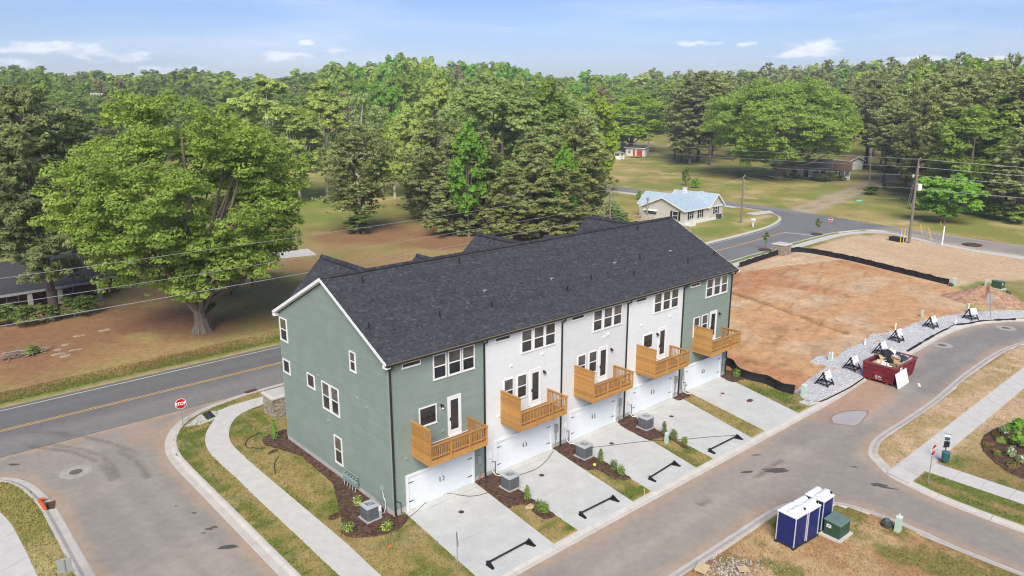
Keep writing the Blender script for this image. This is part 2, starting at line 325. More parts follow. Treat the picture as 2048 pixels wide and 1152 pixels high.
    c = mixc(c, c3(.42, .335, .25), step(np.abs(ldist(x, y, DIRTDRIVE)-1.6)+(n3-.5)*1.0, 1.7, .6))
    for pts, r in (([(1325, 347), (1390, 346)], 1.6), ([(1430, 342), (1520, 338)], 1.3), ([(1795, 447), (1835, 440)], 2.0), ([(1470, 394), (1505, 396)], 1.4), ([(1325, 323), (1340, 323)], 1.6), ([(1575, 400), (1600, 399)], 1.2), ([(1490, 440), (1530, 432)], 1.5)):
        c = mixc(c, PALED, step(ldist(x, y, PL(pts))*1.0+(n3-.5)*2.4, r, r*.4)*.85)
    return np.clip(c*(.9+.2*n3[:, None]), 0, 1)
def ground_z(x, y, fine=True):
    z = np.zeros(len(x))
    s = np.minimum.reduce([sdf(x, y, a) for a in ASPHALT])
    unk = ((y > 28) & (x < 72)) | (x > 119) & (y > -60) & (np.array([1.0])[0] > 0) & ((sdf(x, y, D_FAR + [(200, 130), (200, -45)]) < 1.5))
    z = np.where(unk, np.where(s < .05, -.2, -.125*step(s, 1.6, 0)), np.where(s < .52, -.3, 0))
    if fine:
        a = step(-sdf(x, y, DIRT), 0, 2)*.10 + step(-sdf(x, y, PALE), 0, 2)*.06 + .012
        z = z + np.where(s > .9, (fbm(x, y, .8, 71)-.5)*a*2 + (fbm(x, y, 2.6, 73)-.5)*a, 0)
        rut = ldist(x, y, PL([(1468, 588), (1520, 606), (1600, 634), (1690, 668)])); z = z + np.where(s > .9, .14*step(rut, 1.1, .5)*(rut > .3) - .06*step(rut, .3, 0), 0)
    return z
def grid_mesh(name, xs, ys, hole=None, zoff=0.0, fine=True):
    X, Y = np.meshgrid(xs, ys); x, y = X.ravel(), Y.ravel(); nx = len(xs); z = ground_z(x, y, fine) + zoff
    z = z + np.array([rise(a, b) for a, b in zip(x, y)]) if not fine else z
    i = (np.arange(len(ys)-1)[:, None]*nx + np.arange(nx-1)[None]).ravel(); cx, cy = x[i]+(xs[1]-xs[0])/2, y[i]+(ys[1]-ys[0])/2
    if hole: k = ~((cx > hole[0]) & (cx < hole[1]) & (cy > hole[2]) & (cy < hole[3])); i = i[k]
    q = np.stack([i, i+1, i+nx+1, i+nx], 1); return np.stack([x, y, z], 1), q
def np_mesh(name, verts, quads, mats, cols=None, fv=None, smooth=False):
    me = bpy.data.meshes.new(name); n, k = len(quads), quads.shape[1]
    me.vertices.add(len(verts)); me.vertices.foreach_set('co', np.ascontiguousarray(verts, np.float32).ravel())
    me.loops.add(n*k); me.loops.foreach_set('vertex_index', np.ascontiguousarray(quads, np.int32).ravel())
    me.polygons.add(n); me.polygons.foreach_set('loop_start', np.arange(0, n*k, k, dtype=np.int32)); me.polygons.foreach_set('loop_total', np.full(n, k, np.int32))
    if smooth: me.polygons.foreach_set('use_smooth', np.ones(n, bool))
    for m in (mats if isinstance(mats, (list, tuple)) else [mats]): me.materials.append(m)
    if cols is not None:
        a = me.attributes.new('Col', 'FLOAT_COLOR', 'POINT'); a.data.foreach_set('color', np.c_[cols, np.ones(len(cols))].astype(np.float32).ravel())
    if fv is not None: a = me.attributes.new('v', 'FLOAT', 'FACE'); a.data.foreach_set('value', np.asarray(fv, np.float32))
    me.update(calc_edges=True); me.validate(); return me
m_ground = M('ground soil and grass', (.2, .2, .1), .95, .22, 1.7, .5, 9, attr='Col', spec=.1, detail=8)
HOLE = (-25, 100, -33, 62)
vA, qA = grid_mesh('a', np.arange(-25, 100.01, .3), np.arange(-33, 62.01, .3))
vB, qB = grid_mesh('b', np.arange(-100, 320.1, 2.0), np.arange(-98, 382.1, 2.0), (HOLE[0]+2.1, HOLE[1]-2.1, HOLE[2]+2.1, HOLE[3]-2.1), -.03, False)
vC, qC = grid_mesh('c', np.arange(-1400, 2000, 20), np.arange(-700, 2100, 20), (-85, 300, -80, 362), -.35, False)
V = np.r_[vA, vB, vC]; Q = np.r_[qA, qB+len(vA), qC+len(vA)+len(vB)]
me = np_mesh('ground', V, Q, m_ground, ground_color(V[:, 0], V[:, 1]), smooth=True)
tag(obj('ground', me), kind='structure')

def cut_patch(name, poly, z, mat, cell, colf=None, zf=None, lim=None):
    bm = bmesh.new(); vs = [bm.verts.new((p[0], p[1], 0)) for p in poly]; bm.faces.new(vs); bmesh.ops.triangulate(bm, faces=bm.faces[:])
    xs = [p[0] for p in poly]; ys = [p[1] for p in poly]; lim = lim or (min(xs), max(xs), min(ys), max(ys))
    for ax, a, b in ((0, max(lim[0], min(xs)), min(lim[1], max(xs))), (1, max(lim[2], min(ys)), min(lim[3], max(ys)))):
        k = a + cell*.5
        while k < b:
            co = [0, 0, 0]; no = [0, 0, 0]; co[ax] = k; no[ax] = 1
            bmesh.ops.bisect_plane(bm, geom=bm.verts[:]+bm.edges[:]+bm.faces[:], plane_co=co, plane_no=no, dist=1e-5); k += cell
    bmesh.ops.triangulate(bm, faces=bm.faces[:]); bmesh.ops.recalc_face_normals(bm, faces=bm.faces[:])
    if bm.faces and sum(f.normal.z for f in bm.faces) < 0: bmesh.ops.reverse_faces(bm, faces=bm.faces[:])
    x = np.array([v.co.x for v in bm.verts]); y = np.array([v.co.y for v in bm.verts]); zz = np.full(len(x), float(z))
    if zf is not None:
        bd = np.array([v.is_boundary for v in bm.verts]); zz = zz + np.where(bd, 0, zf(x, y))
    for v, h in zip(bm.verts, zz): v.co.z = h
    me = bpy.data.meshes.new(name); bm.to_mesh(me); bm.free(); me.materials.append(mat)
    if colf is not None: a = me.attributes.new('Col', 'FLOAT_COLOR', 'POINT'); a.data.foreach_set('color', np.c_[colf(x, y), np.ones(len(x))].astype(np.float32).ravel())
    return obj(name, me)
RZ = -.12
TYRES = [PL(z, RZ) for z in ([(70, 861), (113, 866), (168, 874), (226, 887), (270, 905)], [(60, 893), (145, 903), (187, 919), (210, 938), (223, 961)], [(100, 889), (160, 897), (200, 911), (224, 930), (235, 955)], [(239, 903), (268, 919), (287, 938), (295, 955)])]
def asphalt_color(x, y):
    n1, n2, n3 = fbm(x, y, .1, 61), fbm(x, y, .4, 62), fbm(x, y, 1.6, 63)
    c = np.repeat(c3(.31, .275, .238)[None], len(x), 0)
    c = mixc(c, c3(.275, .248, .218), step(n1*.5+n2*.5, .42, .6))
    main = step(y, 24.0, 24.2); far = step(x, 70, 84)
    lane = mixc(np.repeat(c3(.155, .151, .148)[None], len(x), 0), c3(.215, .205, .195), step(y+(n1-.5)*3, 29.5, 25.5)*(1-far)*.9); lane = mixc(lane, c3(.185, .185, .19), far); lane = mixc(lane, c3(.21, .205, .2), far*step(np.abs(y-(27+(x-76)*.03)+.0), 3.2, 1.0)*.5)
    lane = mixc(lane, c3(.26, .245, .23), step(ldist(x, y, [(129, 42), (131, 60), (131, 95)])+(n2-.5)*2, 4, 2)*.8)
    c = mixc(c, lane, main)
    # red clay dust tracked out of the plots, and pale dust along the gutters
    s = -np.minimum.reduce([sdf(x, y, a) for a in ASPHALT]); c = mixc(c, c3(.40, .30, .22), step(s+(n2-.5)*1.0, 1.1, .1)*(1-main)*.75)
    c = mixc(c, c3(.43, .27, .175), step(np.hypot((x-38)*.55, (y+9.5)*1.5)+(n2-.5)*4, 5.5, 2)*.75); c = mixc(c, c3(.40, .28, .2), step(np.hypot((x+5.5)*.9, (y-20))+(n2-.5)*4, 4, 1)*.7*(1-main))
    c = mixc(c, c3(.21, .2, .19), step(ldist(x, y, [(44, -12.5), (60, -11), (68, -13)])+(n2-.5)*2.5, 2.4, 1)*.7)
    for t in TYRES:
        d = ldist(x, y, t); c = c*(1-.28*step(d, .30, .08)*step(n3, .2, .5))[:, None]
    for ln in ([(-11, 22), (-11.2, 10), (-11.2, -10)], [(-9.2, 14), (-9.2, -10)], [(-4, -11.6), (20, -11.4), (34, -12), (60, -12)], [(-20, 31.4), (60, 31.6)], [(-20, 26.5), (60, 26.8)]): c = c*(1+.10*step(ldist(x, y, ln)+(n2-.5)*.8, .9, .2))[:, None]
    for ln in (PL([(1400, 1010), (1470, 975), (1545, 935), (1600, 893)], RZ),): c = c*(1-.45*step(ldist(x, y, ln), .07, .03))[:, None]
    return c*(.93+.14*n3[:, None])
m_asph = M('asphalt', (.2, .2, .2), .92, .10, 2.4, .35, 60, attr='Col', spec=.15, detail=8)
tag(cut_patch('main_road', A_MAIN, RZ, m_asph, .8, asphalt_color, lim=(-26, 135, 24, 60)), kind='structure')
tag(cut_patch('side_street', A_SIDE, RZ, m_asph, .22, asphalt_color, lim=(-20, 2, 3, 25)), kind='structure')
tag(cut_patch('alley_road', A_ALLEY, RZ, m_asph, .4, asphalt_color, lim=(-3, 80, -30, -8)), kind='structure')
def ribbon(name, path, w, z, mat, gap=None):
    mb = MB(); p = [Vector((a[0], a[1])) for a in path]
    for i in range(len(p)-1):
        a, b = p[i], p[i+1]; d0 = (p[min(i+1, len(p)-1)]-p[max(i-1, 0)]).normalized(); d1 = (p[min(i+2, len(p)-1)]-p[i]).normalized()
        n0, n1 = Vector((-d0.y, d0.x))*w/2, Vector((-d1.y, d1.x))*w/2
        mb.add([(*(a-n0), z), (*(b-n1), z), (*(b+n1), z), (*(a+n0), z)], [(0, 1, 2, 3)])
    return mb.build(name, mat)
m_white = M('worn white road paint', (.54, .54, .52), .8, .22, 3); m_yel = M('worn yellow road paint', (.62, .36, .10), .8, .16, 3); m_seam = M('dark seam tar', (.09, .085, .08), .9, .1)
MARK = RZ+.004
def mark(path, w, m): tag(ribbon('road_marking', smooth_path(path, 2), w, MARK, m), kind='structure')
mark([(-60, 33.3), (8.6, 33.25), (85, 35.1), (100, 35.6), (108, 36.9), (112, 38.0)], .13, m_white)
for o in (-.14, .14):
    mark([(-60, 29.02+o), (6.6, 29.0+o), (80.8, 31.3+o), (103, 32.4+o)], .11, m_yel)
    mark([(124.2+o, 29), (125.3+o, 18), (122.5+o*1.0, 5), (119.6+o, -6), (114+o, -45)], .13, m_yel)
mark([(103.5, 32.6), (104.3, 30), (104.6, 27.6)], .45, m_white)
mark([(123.4, 20.5), (121.6, 9), (120.4, .3), (116, -45)], .12, m_white)
mark([(119.6, 18.8), (116.1, 11.4), (113.9, 3.5), (112.9, -2.4), (109.2, -45)], .12, m_white)
tag(ribbon('road_seam', [(-20, 24.13), (-13, 24.14), (-4, 24.13), (1, 24.13)], .07, MARK, m_seam), kind='structure')

# ------------------------------------------------------------------ kerbs, in cast sections with open joints
m_conc = M('pale concrete', (.54, .525, .49), .85, .09, 1.6, .25, 30, spec=.2, detail=8); m_kerb = M('kerb concrete', (.50, .465, .42), .88, .13, 1.3, .3, 30, spec=.2, detail=8)
m_slab = M('new driveway concrete', (.52, .525, .50), .8, .10, .8, .2, 30, spec=.2, detail=8)
KERB = [(0, -.12), (.05, -.108), (.40, -.095), (.50, -.05), (.60, .004), (.70, .014), (.78, .012), (.80, -.2), (0, -.3)]
ROLL = [(0, -.12), (.04, -.108), (.24, -.095), (.36, -.045), (.48, .0), (.60, .014), (.64, -.2), (0, -.3)]
def kerb(name, path, left, prof, sec=3.0, fine=.6, flat=()):
    root = tag(bpy.data.objects.new(name, None), kind='structure'); COL.objects.link(root)
    p = smooth_path(path, fine); L = plen(p); n = max(2, int(L/fine)); q = resample(p, n); acc = 0; start = 0; s = 1 if left else -1
    T = np.gradient(q, axis=0); T /= np.linalg.norm(T, axis=1)[:, None]; N = np.c_[-T[:, 1], T[:, 0]]*s
    per = max(1, int(sec/fine)); i = 0
    while i < n-1:
        j = min(n-1, i+per); idx = list(range(i, j+1)); mb = MB(); vs = []
        for t, k in enumerate(idx):
            sh = T[k]*(.012 if t == 0 else (-.012 if t == len(idx)-1 else 0))
            for o, z in prof: vs.append((q[k][0]+N[k][0]*o+sh[0], q[k][1]+N[k][1]*o+sh[1], z))
        m = len(prof); fs = [(a*m+b, a*m+(b+1) % m, (a+1)*m+(b+1) % m, (a+1)*m+b) for a in range(len(idx)-1) for b in range(m)] + [tuple(range(m)), tuple((len(idx)-1)*m+b for b in range(m))[::-1]]
        mb.add(vs, fs); mb.build('kerb_section', m_kerb, root); i = j
    return root
kerb('kerb', K_SIDE, True, KERB); kerb('kerb', K_LEFT, False, KERB); kerb('kerb', K_ALLEY, True, ROLL); kerb('kerb', K_RIGHT, True, ROLL); kerb('kerb', K_ISLE, False, ROLL)
kerb('kerb', K_FAR, False, ROLL, 6, 1.2); kerb('kerb', K_LOT, True, ROLL, 6, 1.2)

# ------------------------------------------------------------------ pavements, panel by panel
def walk(name, A, B, L=1.5, z=.018, mat=None, gap=.02):
    root = tag(bpy.data.objects.new(name, None), kind='structure'); COL.objects.link(root)
    a = smooth_path(A, .4); b = smooth_path(B, .4); n = max(2, int((plen(a)+plen(b))/2/L)); sub = 4; a = resample(a, n*sub+1); b = resample(b, n*sub+1)
    for i in range(n):
        pa, pb = a[i*sub:(i+1)*sub+1].copy(), b[i*sub:(i+1)*sub+1].copy()
        for p in (pa, pb): d = p[-1]-p[0]; d /= np.linalg.norm(d)+1e-9; p[0] += d*gap/2; p[-1] -= d*gap/2
        mb = MB(); mb.prism([tuple(p) for p in pa]+[tuple(p) for p in pb[::-1]], -.1, z+rnd.uniform(-.003, .003)); mb.build('panel', mat or m_conc, root)
    return root
OUT = PL([(552, 786.5), (500, 800), (446, 818), (428, 841), (414, 862), (410.2, 883.4), (419.9, 906), (445.7, 931.8), (478, 960.9), (500, 983.4), (597.8, 1075), (680, 1152)]) + [(-5.05, -6.5)]
INN = PL([(541, 804), (504, 817), (474.8, 833), (460.3, 853), (458.7, 876.9), (465, 889.8), (484.5, 909.2), (500, 923.8), (591.7, 1001.7), (689.5, 1084), (762.8, 1152)]) + [(-3.45, -6.5)]
walk('pavement', OUT, INN)
walk('pavement', [(2.0, 22.35), (45, 22.5), (70, 24.0), (85, 24.9)], [(2.0, 20.85), (45, 21.0), (70, 22.4), (85, 23.3)])
walk('pavement', [(85.3, 24.9), (98, 25.4), (106, 25.5), (111, 24.9), (115, 23.2), (117, 21), (116.9, 18.8), (113.2, 11.0), (111, 3.4), (110, -2.6), (106.2, -45)], [(85.3, 23.3), (98, 23.8), (106, 23.9), (110.3, 23.4), (113.6, 22), (115.2, 20.3), (115.2, 18.4), (111.7, 10.8), (109.5, 3.2), (108.5, -2.8), (104.8, -45)], 2.5)
walk('pavement', [(-16.55, 3), (-16.55, 9.8), (-16.6, 12.3), (-16.7, 14.3), (-17.1, 16.6), (-18, 19), (-20, 20.2), (-26, 20.7)], [(-18.1, 3), (-18.1, 9.8), (-18.2, 12.3), (-18.3, 14.2), (-18.7, 16), (-19.4, 17.8), (-21, 18.8), (-26, 19.2)])
walk('pavement', [(26.6, -16.85), (44.4, -16.85), (64, -16.9)], [(26.2, -18.4), (44.4, -18.4), (62, -18.4)])
walk('pavement', [(28.65, -18.43), (28.65, -24), (28.6, -45)], [(30.3, -18.43), (30.25, -24), (30.1, -45)])
mbr = MB(); mbr.prism(PL([(424, 822.5), (446, 818.5), (428, 840), (395, 851), (369, 853), (399, 830)]), -.1, .012); tag(mbr.build('kerb_ramp', m_conc), kind='structure')
walk('driveway', [(124.9, 47.6), (123.0, 45.6)], [(118, 49), (117, 46.5)], 2, .015)
for a, b in (((127.2, 93), (125.4, 93)), ):
    walk('pavement', [(124.2, 55), (125.3, 74), (125.9, 93.1)], [(122.8, 55), (123.9, 74), (124.5, 93.1)], 4)
DR = [PL(q) for q in ([(812.5, 1027.5), (949, 965), (1111, 1090.5), (968, 1168)], [(990, 948), (1104, 897), (1268, 1005), (1160, 1063.4)], [(1137, 883), (1237, 841), (1394, 936.7), (1306.8, 984.9)], [(1259, 830), (1347, 788.5), (1504.8, 876.8), (1429, 918.4)], [(1369, 781), (1438.5, 749.5), (1598.5, 827.3), (1533.4, 863.7)])]
for i, q in enumerate(DR):
    q = [Vector(p) for p in q]; q[0].y = q[1].y = -.02
    if q[3].y > q[2].y + .6 or i == 0: q[3].y = -8.35
    root = tag(bpy.data.objects.new('driveway', None), kind='structure'); COL.objects.link(root)
    f = lambda u, v: (q[0]*(1-u)+q[1]*u)*(1-v) + (q[3]*(1-u)+q[2]*u)*v
    g = .006
    def slab(u0, u1, v0, v1, z=.02):
        mb = MB(); mb.prism([tuple(f(u0+g*.25, v0+g*.25)), tuple(f(u1-g*.25, v0+g*.25)), tuple(f(u1-g*.25, v1-g*.25)), tuple(f(u0+g*.25, v1-g*.25))][::-1], -.1, z); mb.build('slab', m_slab, root)
    vs = [0, .10, .52, 1]
    slab(0, 1, 0, .075, .045)
    if i == 1:
        slab(0, 1, .075, .5); slab(0, .55, .5, 1, .022); slab(.55, 1, .5, 1)
    else: slab(0, 1, .075, .55); slab(0, 1, .55, 1)
    # round clean-out cover
    c = f(.45, .27) if i else f(.52, .27)
    mb = MB(); mb.lathe([(.17, .016), (.17, .028), (.14, .032), (0.001, .030)], 16, (c.x, c.y, 0)); tag(mb.build('drain_cover', M('dark drain iron', (.06, .045, .035), .7, .15, 20)), 'round dark drain cover set in the concrete driveway by the '+['nearest green unit', 'first white unit', 'middle white unit', 'fourth unit from the corner', 'far green unit'][i], 'drain cover', 'round covers in the driveways')
m_wet = M('damp asphalt', (.095, .085, .08), .55, .2, 4); 
def rag(c, rx, ry, seed, n=26, amp=.35, rot=0):
    g = random.Random(seed); ph = [g.uniform(0, 6.28) for _ in range(4)]; out = []
    for i in range(n):
        t = 2*math.pi*i/n; r = 1+amp*(.5*math.sin(2*t+ph[0])+.35*math.sin(3*t+ph[1])+.3*math.sin(5*t+ph[2])+.25*math.sin(9*t+ph[3]))
        x, y = rx*r*math.cos(t), ry*r*math.sin(t); out.append((c[0]+x*math.cos(rot)-y*math.sin(rot), c[1]+x*math.sin(rot)+y*math.cos(rot)))
    return out
for k, (px, py, rx, ry, rot) in enumerate(((456, 1094, .42, .3, .4), (28, 929, .3, .3, 0), (1554, 941, .75, .3, .5), (1494, 944, .45, .13, .45), (1529, 938.5, .18, .1, .5), (1512, 910, .3, .09, .2), (1758, 970, .45, .28, -.2), (1776, 976, .5, .1, -.75), (1709, 934, .18, .14, 0), (388, 1026, .16, .12, 0), (418, 1058, .2, .16, 0), (407, 1066, .12, .1, 0), (427, 1054, .16, .12, .5), (432, 1055, .1, .12, 0), (352, 1012, .1, .07, 0))):
    c = P(px, py, RZ); mb = MB(); poly = rag(c, rx*1.1, min(ry, rx*.5), k+3, amp=.22, rot=-.73+rot*.4); mb.add([(*p, RZ+.005+.0003*k) for p in poly], [tuple(range(len(poly)))]); tag(mb.build('damp_patch', m_wet), kind='structure')
mb = MB(); pud = PL([(1663, 836), (1672, 829), (1690, 824), (1714, 821.5), (1732, 822.5), (1734, 828), (1726, 838), (1720, 846), (1708, 851.5), (1695, 850), (1680, 848), (1667, 846)], RZ); mb.add([(*p, RZ+.008) for p in pud], [tuple(range(len(pud)))])
tag(mb.build('puddle', M('puddle water', (.43, .39, .35), .10, .06, 1, spec=.8)), kind='structure')  # pale base colour holds muddy water and the sky's reflection
pud2 = [(p[0]+(p[0]-33.2)*.12, p[1]+(p[1]+11.5)*.14) for p in pud]; mb = MB(); mb.add([(*p, RZ+.004) for p in pud2], [tuple(range(len(pud2)))]); tag(mb.build('damp_patch', M('damp silt', (.28, .2, .14), .7, .15, 3)), kind='structure')
m_iron = M('manhole iron', (.20, .17, .15), .6, .2, 14, .4, 40, metal=.4)
for px, py, r, s in ((152, 943.5, .95, 'at the mouth of the side street'), (1884, 690, .95, 'on the alley behind the red skip'), (2012, 656, .95, 'on the alley near the right edge')):
    c = P(px, py, RZ); t = thing('manhole', 'round iron manhole cover in a pale concrete collar '+s, 'manhole', (c.x, c.y, RZ), 0, 'manholes in the roads')
    mb = MB(); mb.lathe([(.40, -.02), (r, -.02), (r, .006), (.40, .009), (.38, .0)], 28); mb.build('collar', M('dusty collar concrete', (.37, .34, .305), .9, .16, 2.5, .3, 30), t)
    mb = MB(); mb.lathe([(.36, -.02), (.36, .012), (.30, .014), (.001, .012)], 22)
    for k in range(-4, 5): mb.box(-.26, .26, k*.06-.012, k*.06+.012, .011, .018)
    mb.build('cover', m_iron, t)
# mulch beds
m_mulch = M('dark bark mulch', (.070, .040, .030), .95, .45, 5, 1.0, 14, spec=.1, col2=(.125, .076, .056), detail=9)
def zz(pts, o, s): return PL([(o[0]+x/s, o[1]+y/s) for x, y in pts])
BEDS = [zz([(238, 190), (150, 215), (85, 250), (80, 275), (105, 300), (170, 303), (250, 303), (400, 425), (560, 565), (650, 640), (690, 690), (650, 750), (612, 800), (600, 880), (700, 902), (880, 884), (965, 850), (1045, 770), (1022, 742), (945, 768), (262, 258)], (500, 800), 3.272),
        zz([(178, 455), (262, 410), (335, 388), (385, 420), (500, 502), (600, 580), (720, 660), (782, 712), (735, 732), (695, 735), (640, 705), (612, 680), (590, 640), (520, 625), (460, 640), (440, 655), (300, 550)], (900, 840), 3.693),
        zz([(752, 206), (805, 186), (870, 168), (940, 195), (1050, 262), (1180, 332), (1290, 402), (1342, 437), (1290, 448), (1232, 446), (1180, 420), (1130, 390), (1080, 365), (1020, 372), (920, 322)], (900, 840), 3.693),
        zz([(122, 402), (175, 375), (230, 345), (300, 385), (400, 442), (520, 512), (600, 555), (692, 602), (670, 612), (640, 602), (560, 545), (480, 520), (420, 530), (392, 548), (200, 455)], (1200, 740), 3.839),
        zz([(545, 216), (590, 195), (640, 174), (700, 200), (660, 215), (600, 238)], (1200, 740), 3.839),
        zz([(920, 55), (950, 12), (1010, 5), (1080, 28), (1112, 66), (1080, 80), (1020, 96)], (1200, 740), 3.839),
        zz([(1200, 550), (1139, 520), (1060, 487), (1000, 450), (945, 410), (900, 370), (868, 330), (855, 290), (865, 255), (890, 222), (960, 182), (1080, 150), (1180, 150), (1320, 220), (1360, 330), (1300, 560)], (1700, 800), 3.273)]
for k, b in enumerate(BEDS):
    bb = [tuple(p) for p in smooth_path([tuple(q) for q in b]+[tuple(b[0])], .3)][:-1]
    g = random.Random(k); bb = [(x+g.uniform(-.03, .03), y+g.uniform(-.03, .03)) for x, y in bb]
    tag(cut_patch('mulch_bed', bb, .012, m_mulch, .16, zf=lambda x, y: .03+.05*fbm(x, y, 2.4, 5)+np.array([random.Random(int(a*977+b*613)).uniform(-.02, .02) for a, b in zip(x, y)])), kind='structure')
# gravel
m_grav = M('crushed grey stone', (.40, .40, .41), .9, .35, 12, .9, 22, spec=.2, col2=(.52, .52, .53), detail=8)
GR = PL([(1590, 783), (1606, 768), (1625, 752), (1648, 738), (1672, 716), (1690, 700), (1712, 690), (1735, 678), (1742, 668), (1760, 668), (1800, 658), (1830, 646), (1852, 640), (1890, 632), (1960, 623), (2048, 621), (2120, 625), (2100, 634), (2048, 635), (1960, 643), (1900, 657), (1850, 681), (1815, 701), (1735, 750), (1660, 791), (1626, 806), (1610, 800)])
tag(cut_patch('gravel', [tuple(p) for p in smooth_path(GR+[GR[0]], .5)][:-1], .012, m_grav, .17, zf=lambda x, y: .06+np.array([random.Random(int(a*977+b*613)).uniform(-.035, .035) for a, b in zip(x, y)])), kind='stuff')
GR2 = PL([(1618, 724), (1640, 712), (1658, 713), (1680, 716), (1687, 724), (1672, 730), (1655, 742), (1648, 730), (1632, 730)]); tag(cut_patch('gravel', [tuple(p) for p in smooth_path(GR2+[GR2[0]], .5)][:-1], .05, m_grav, .17, zf=lambda x, y: .04+np.array([random.Random(int(a*977+b*613)).uniform(-.035, .035) for a, b in zip(x, y)])), kind='stuff')
GR3 = PL([(1400, 1119), (1425, 1108), (1470, 1118), (1520, 1135), (1545, 1152), (1530, 1180), (1380, 1175)]); 
# stones and builder's rubble by the alley
mbs = [MB() for _ in range(3)]; g = random.Random(4)
for k in range(900):
    px, py = g.gauss(1462, 34), g.gauss(1140, 13)
    if k > 700: px, py = g.uniform(1420, 1760), g.uniform(1040, 1150)
    c = P(px, py); s = g.uniform(.025, .08) if k < 700 else g.uniform(.02, .05)
    if sdf(np.array([c.x]), np.array([c.y]), A_ALLEY)[0] < .7: continue
    mbs[k % 3].blob((c.x, c.y, s*.4), (s, s*g.uniform(.6, 1), s*.6), k, 5, 3, .3)
for k, (m, c) in enumerate(zip(mbs, ((.36, .31, .26), (.24, .16, .12), (.46, .43, .39)))): tag(m.build('rubble', M('rubble stone %d' % k, c, .9, .2, 5)), kind='stuff')
# grass blades on the lawns
def blades(name, poly, n, seed, excl=(), h=(.05, .11)):
    g = np.random.default_rng(seed); p = np.array(poly); x = g.uniform(p[:, 0].min(), p[:, 0].max(), n); y = g.uniform(p[:, 1].min(), p[:, 1].max(), n)
    k = (sdf(x, y, poly) < 0) & (np.minimum.reduce([sdf(x, y, a) for a in ASPHALT]) > .78)
    for e in excl: k &= sdf(x, y, e) > .02
    x, y = x[k], y[k]; n = len(x); c = ground_color(x, y)*g.uniform(.6, 1.3, (n, 1)); a = g.uniform(0, 6.28, n); hh = g.uniform(*h, n); w = g.uniform(.02, .045, n); lx, ly = g.normal(0, .05, n), g.normal(0, .05, n)
    z0 = np.zeros(n); v = np.stack([np.stack([x-np.cos(a)*w, y-np.sin(a)*w, z0], 1), np.stack([x+np.cos(a)*w, y+np.sin(a)*w, z0], 1), np.stack([x+lx, y+ly, hh], 1)], 1).reshape(-1, 3)
    me = np_mesh(name, v, np.arange(3*n).reshape(-1, 3), M('grass blades', (.2, .2, .1), .9, 0, attr='Col', spec=.1, transl=.25), np.repeat(c, 3, 0)); tag(obj(name, me), kind='stuff')
SWP = [tuple(p) for p in smooth_path(OUT, .5)] + [tuple(p) for p in smooth_path(INN, .5)][::-1]
EX = [SWP, [(0, 0), (34.1, 0), (34.1, 13.5), (0, 13.5)]] + [[tuple(p) for p in d] for d in DR] + [[tuple(p) for p in b] for b in BEDS]
blades('grass', [(-7.4, -8.3), (36.2, -8.3), (36.2, 2), (8, 24), (1, 24), (-7.4, 20)], 120000, 1, EX)
blades('grass', [(-19, 3), (-14, 3), (-14, 21.5), (-19, 21.5)], 16000, 2, [[(-18.1, 3), (-16.5, 3), (-16.6, 14), (-17.1, 17), (-19, 19.6), (-20, 18), (-18.3, 14)]])
blades('grass', [(25.6, -30), (60, -30), (60, -14.3), (25.6, -14.3)], 60000, 3, [[(26, -16.8), (64, -16.8), (64, -18.45), (26, -18.45)], [(28.6, -18.4), (30.3, -18.4), (30.2, -45), (28.6, -45)], [tuple(p) for p in BEDS[6]]], (.03, .08))
blades('grass', [(6, -30), (21.2, -30), (21.2, -17), (17, -14.3), (6, -14.2)], 30000, 4, (), (.03, .09))
blades('grass', [(-25, 34.3), (40, 34.3), (40, 38.5), (-25, 37)], 40000, 5, (), (.06, .16))
# ================================================================== THE ROW OF TOWNHOUSES
TW, TD, HE = 6.84, 13.434, 9.30
XB = [0, 6.84, 13.62, 20.42, 27.24, 34.10]
L0 = XB[-1]; RS = 3.55/7.05; RY = TD/2; ZR = 13.02
row = thing('townhouse_row', 'long row of five townhouses, green at both ends and white between, under a charcoal roof', 'townhouse row')
def roof_z(y): return ZR - abs(y-RY)*RS
m_green = M('green lap siding', (.190, .240, .210), .75, .06, .9, attr='v', col2=(.228, .280, .248), spec=.25)
m_wht = M('white lap siding', (.60, .615, .625), .75, .04, .9, attr='v', col2=(.66, .675, .685), spec=.25)
m_gry = M('soft grey lap siding', (.54, .55, .55), .75, .04, .9, attr='v', col2=(.60, .605, .605), spec=.25)
m_trim = M('white painted trim', (.72, .72, .72), .55, .04, 2, spec=.35); m_found = M('foundation block', (.40, .385, .36), .9, .14, 3, .4, 20)
m_blk = M('dark bronze gutter', (.018, .016, .015), .5, .1, 3, spec=.4); m_door = M('white garage door', (.68, .715, .745), .5, .03, 2, spec=.35)
m_glass = M('dark window glass', (.018, .02, .023), .06, .25, .6, spec=.6, col2=(.045, .043, .04)); m_glass2 = M('window glass with blind and reflection tone', (.06, .056, .05), .06, .35, .5, spec=.6, col2=(.12, .11, .10)); m_hw = M('black hardware', (.015, .015, .016), .5, .1)  # upper panes paler: blinds plus grey-brown reflections put into the colour
m_core = M('wall sheathing', (.25, .28, .26), .9, .05)
mb = MB(); mb.add([(x, y, z) for x in (.012, L0-.012) for y, z in ((.012, .0), (TD-.012, .0), (TD-.012, HE), (RY, roof_z(RY)-.28), (.012, HE))], [(4, 3, 2, 1, 0), (5, 6, 7, 8, 9)] + [(i, (i+1) % 5, 5+(i+1) % 5, 5+i) for i in range(5)]); mb.build('wall', m_core, row)
mb = MB(); mb.box(-.03, L0+.03, -.03, TD+.03, -.15, .34); mb.build('foundation', m_found, row)
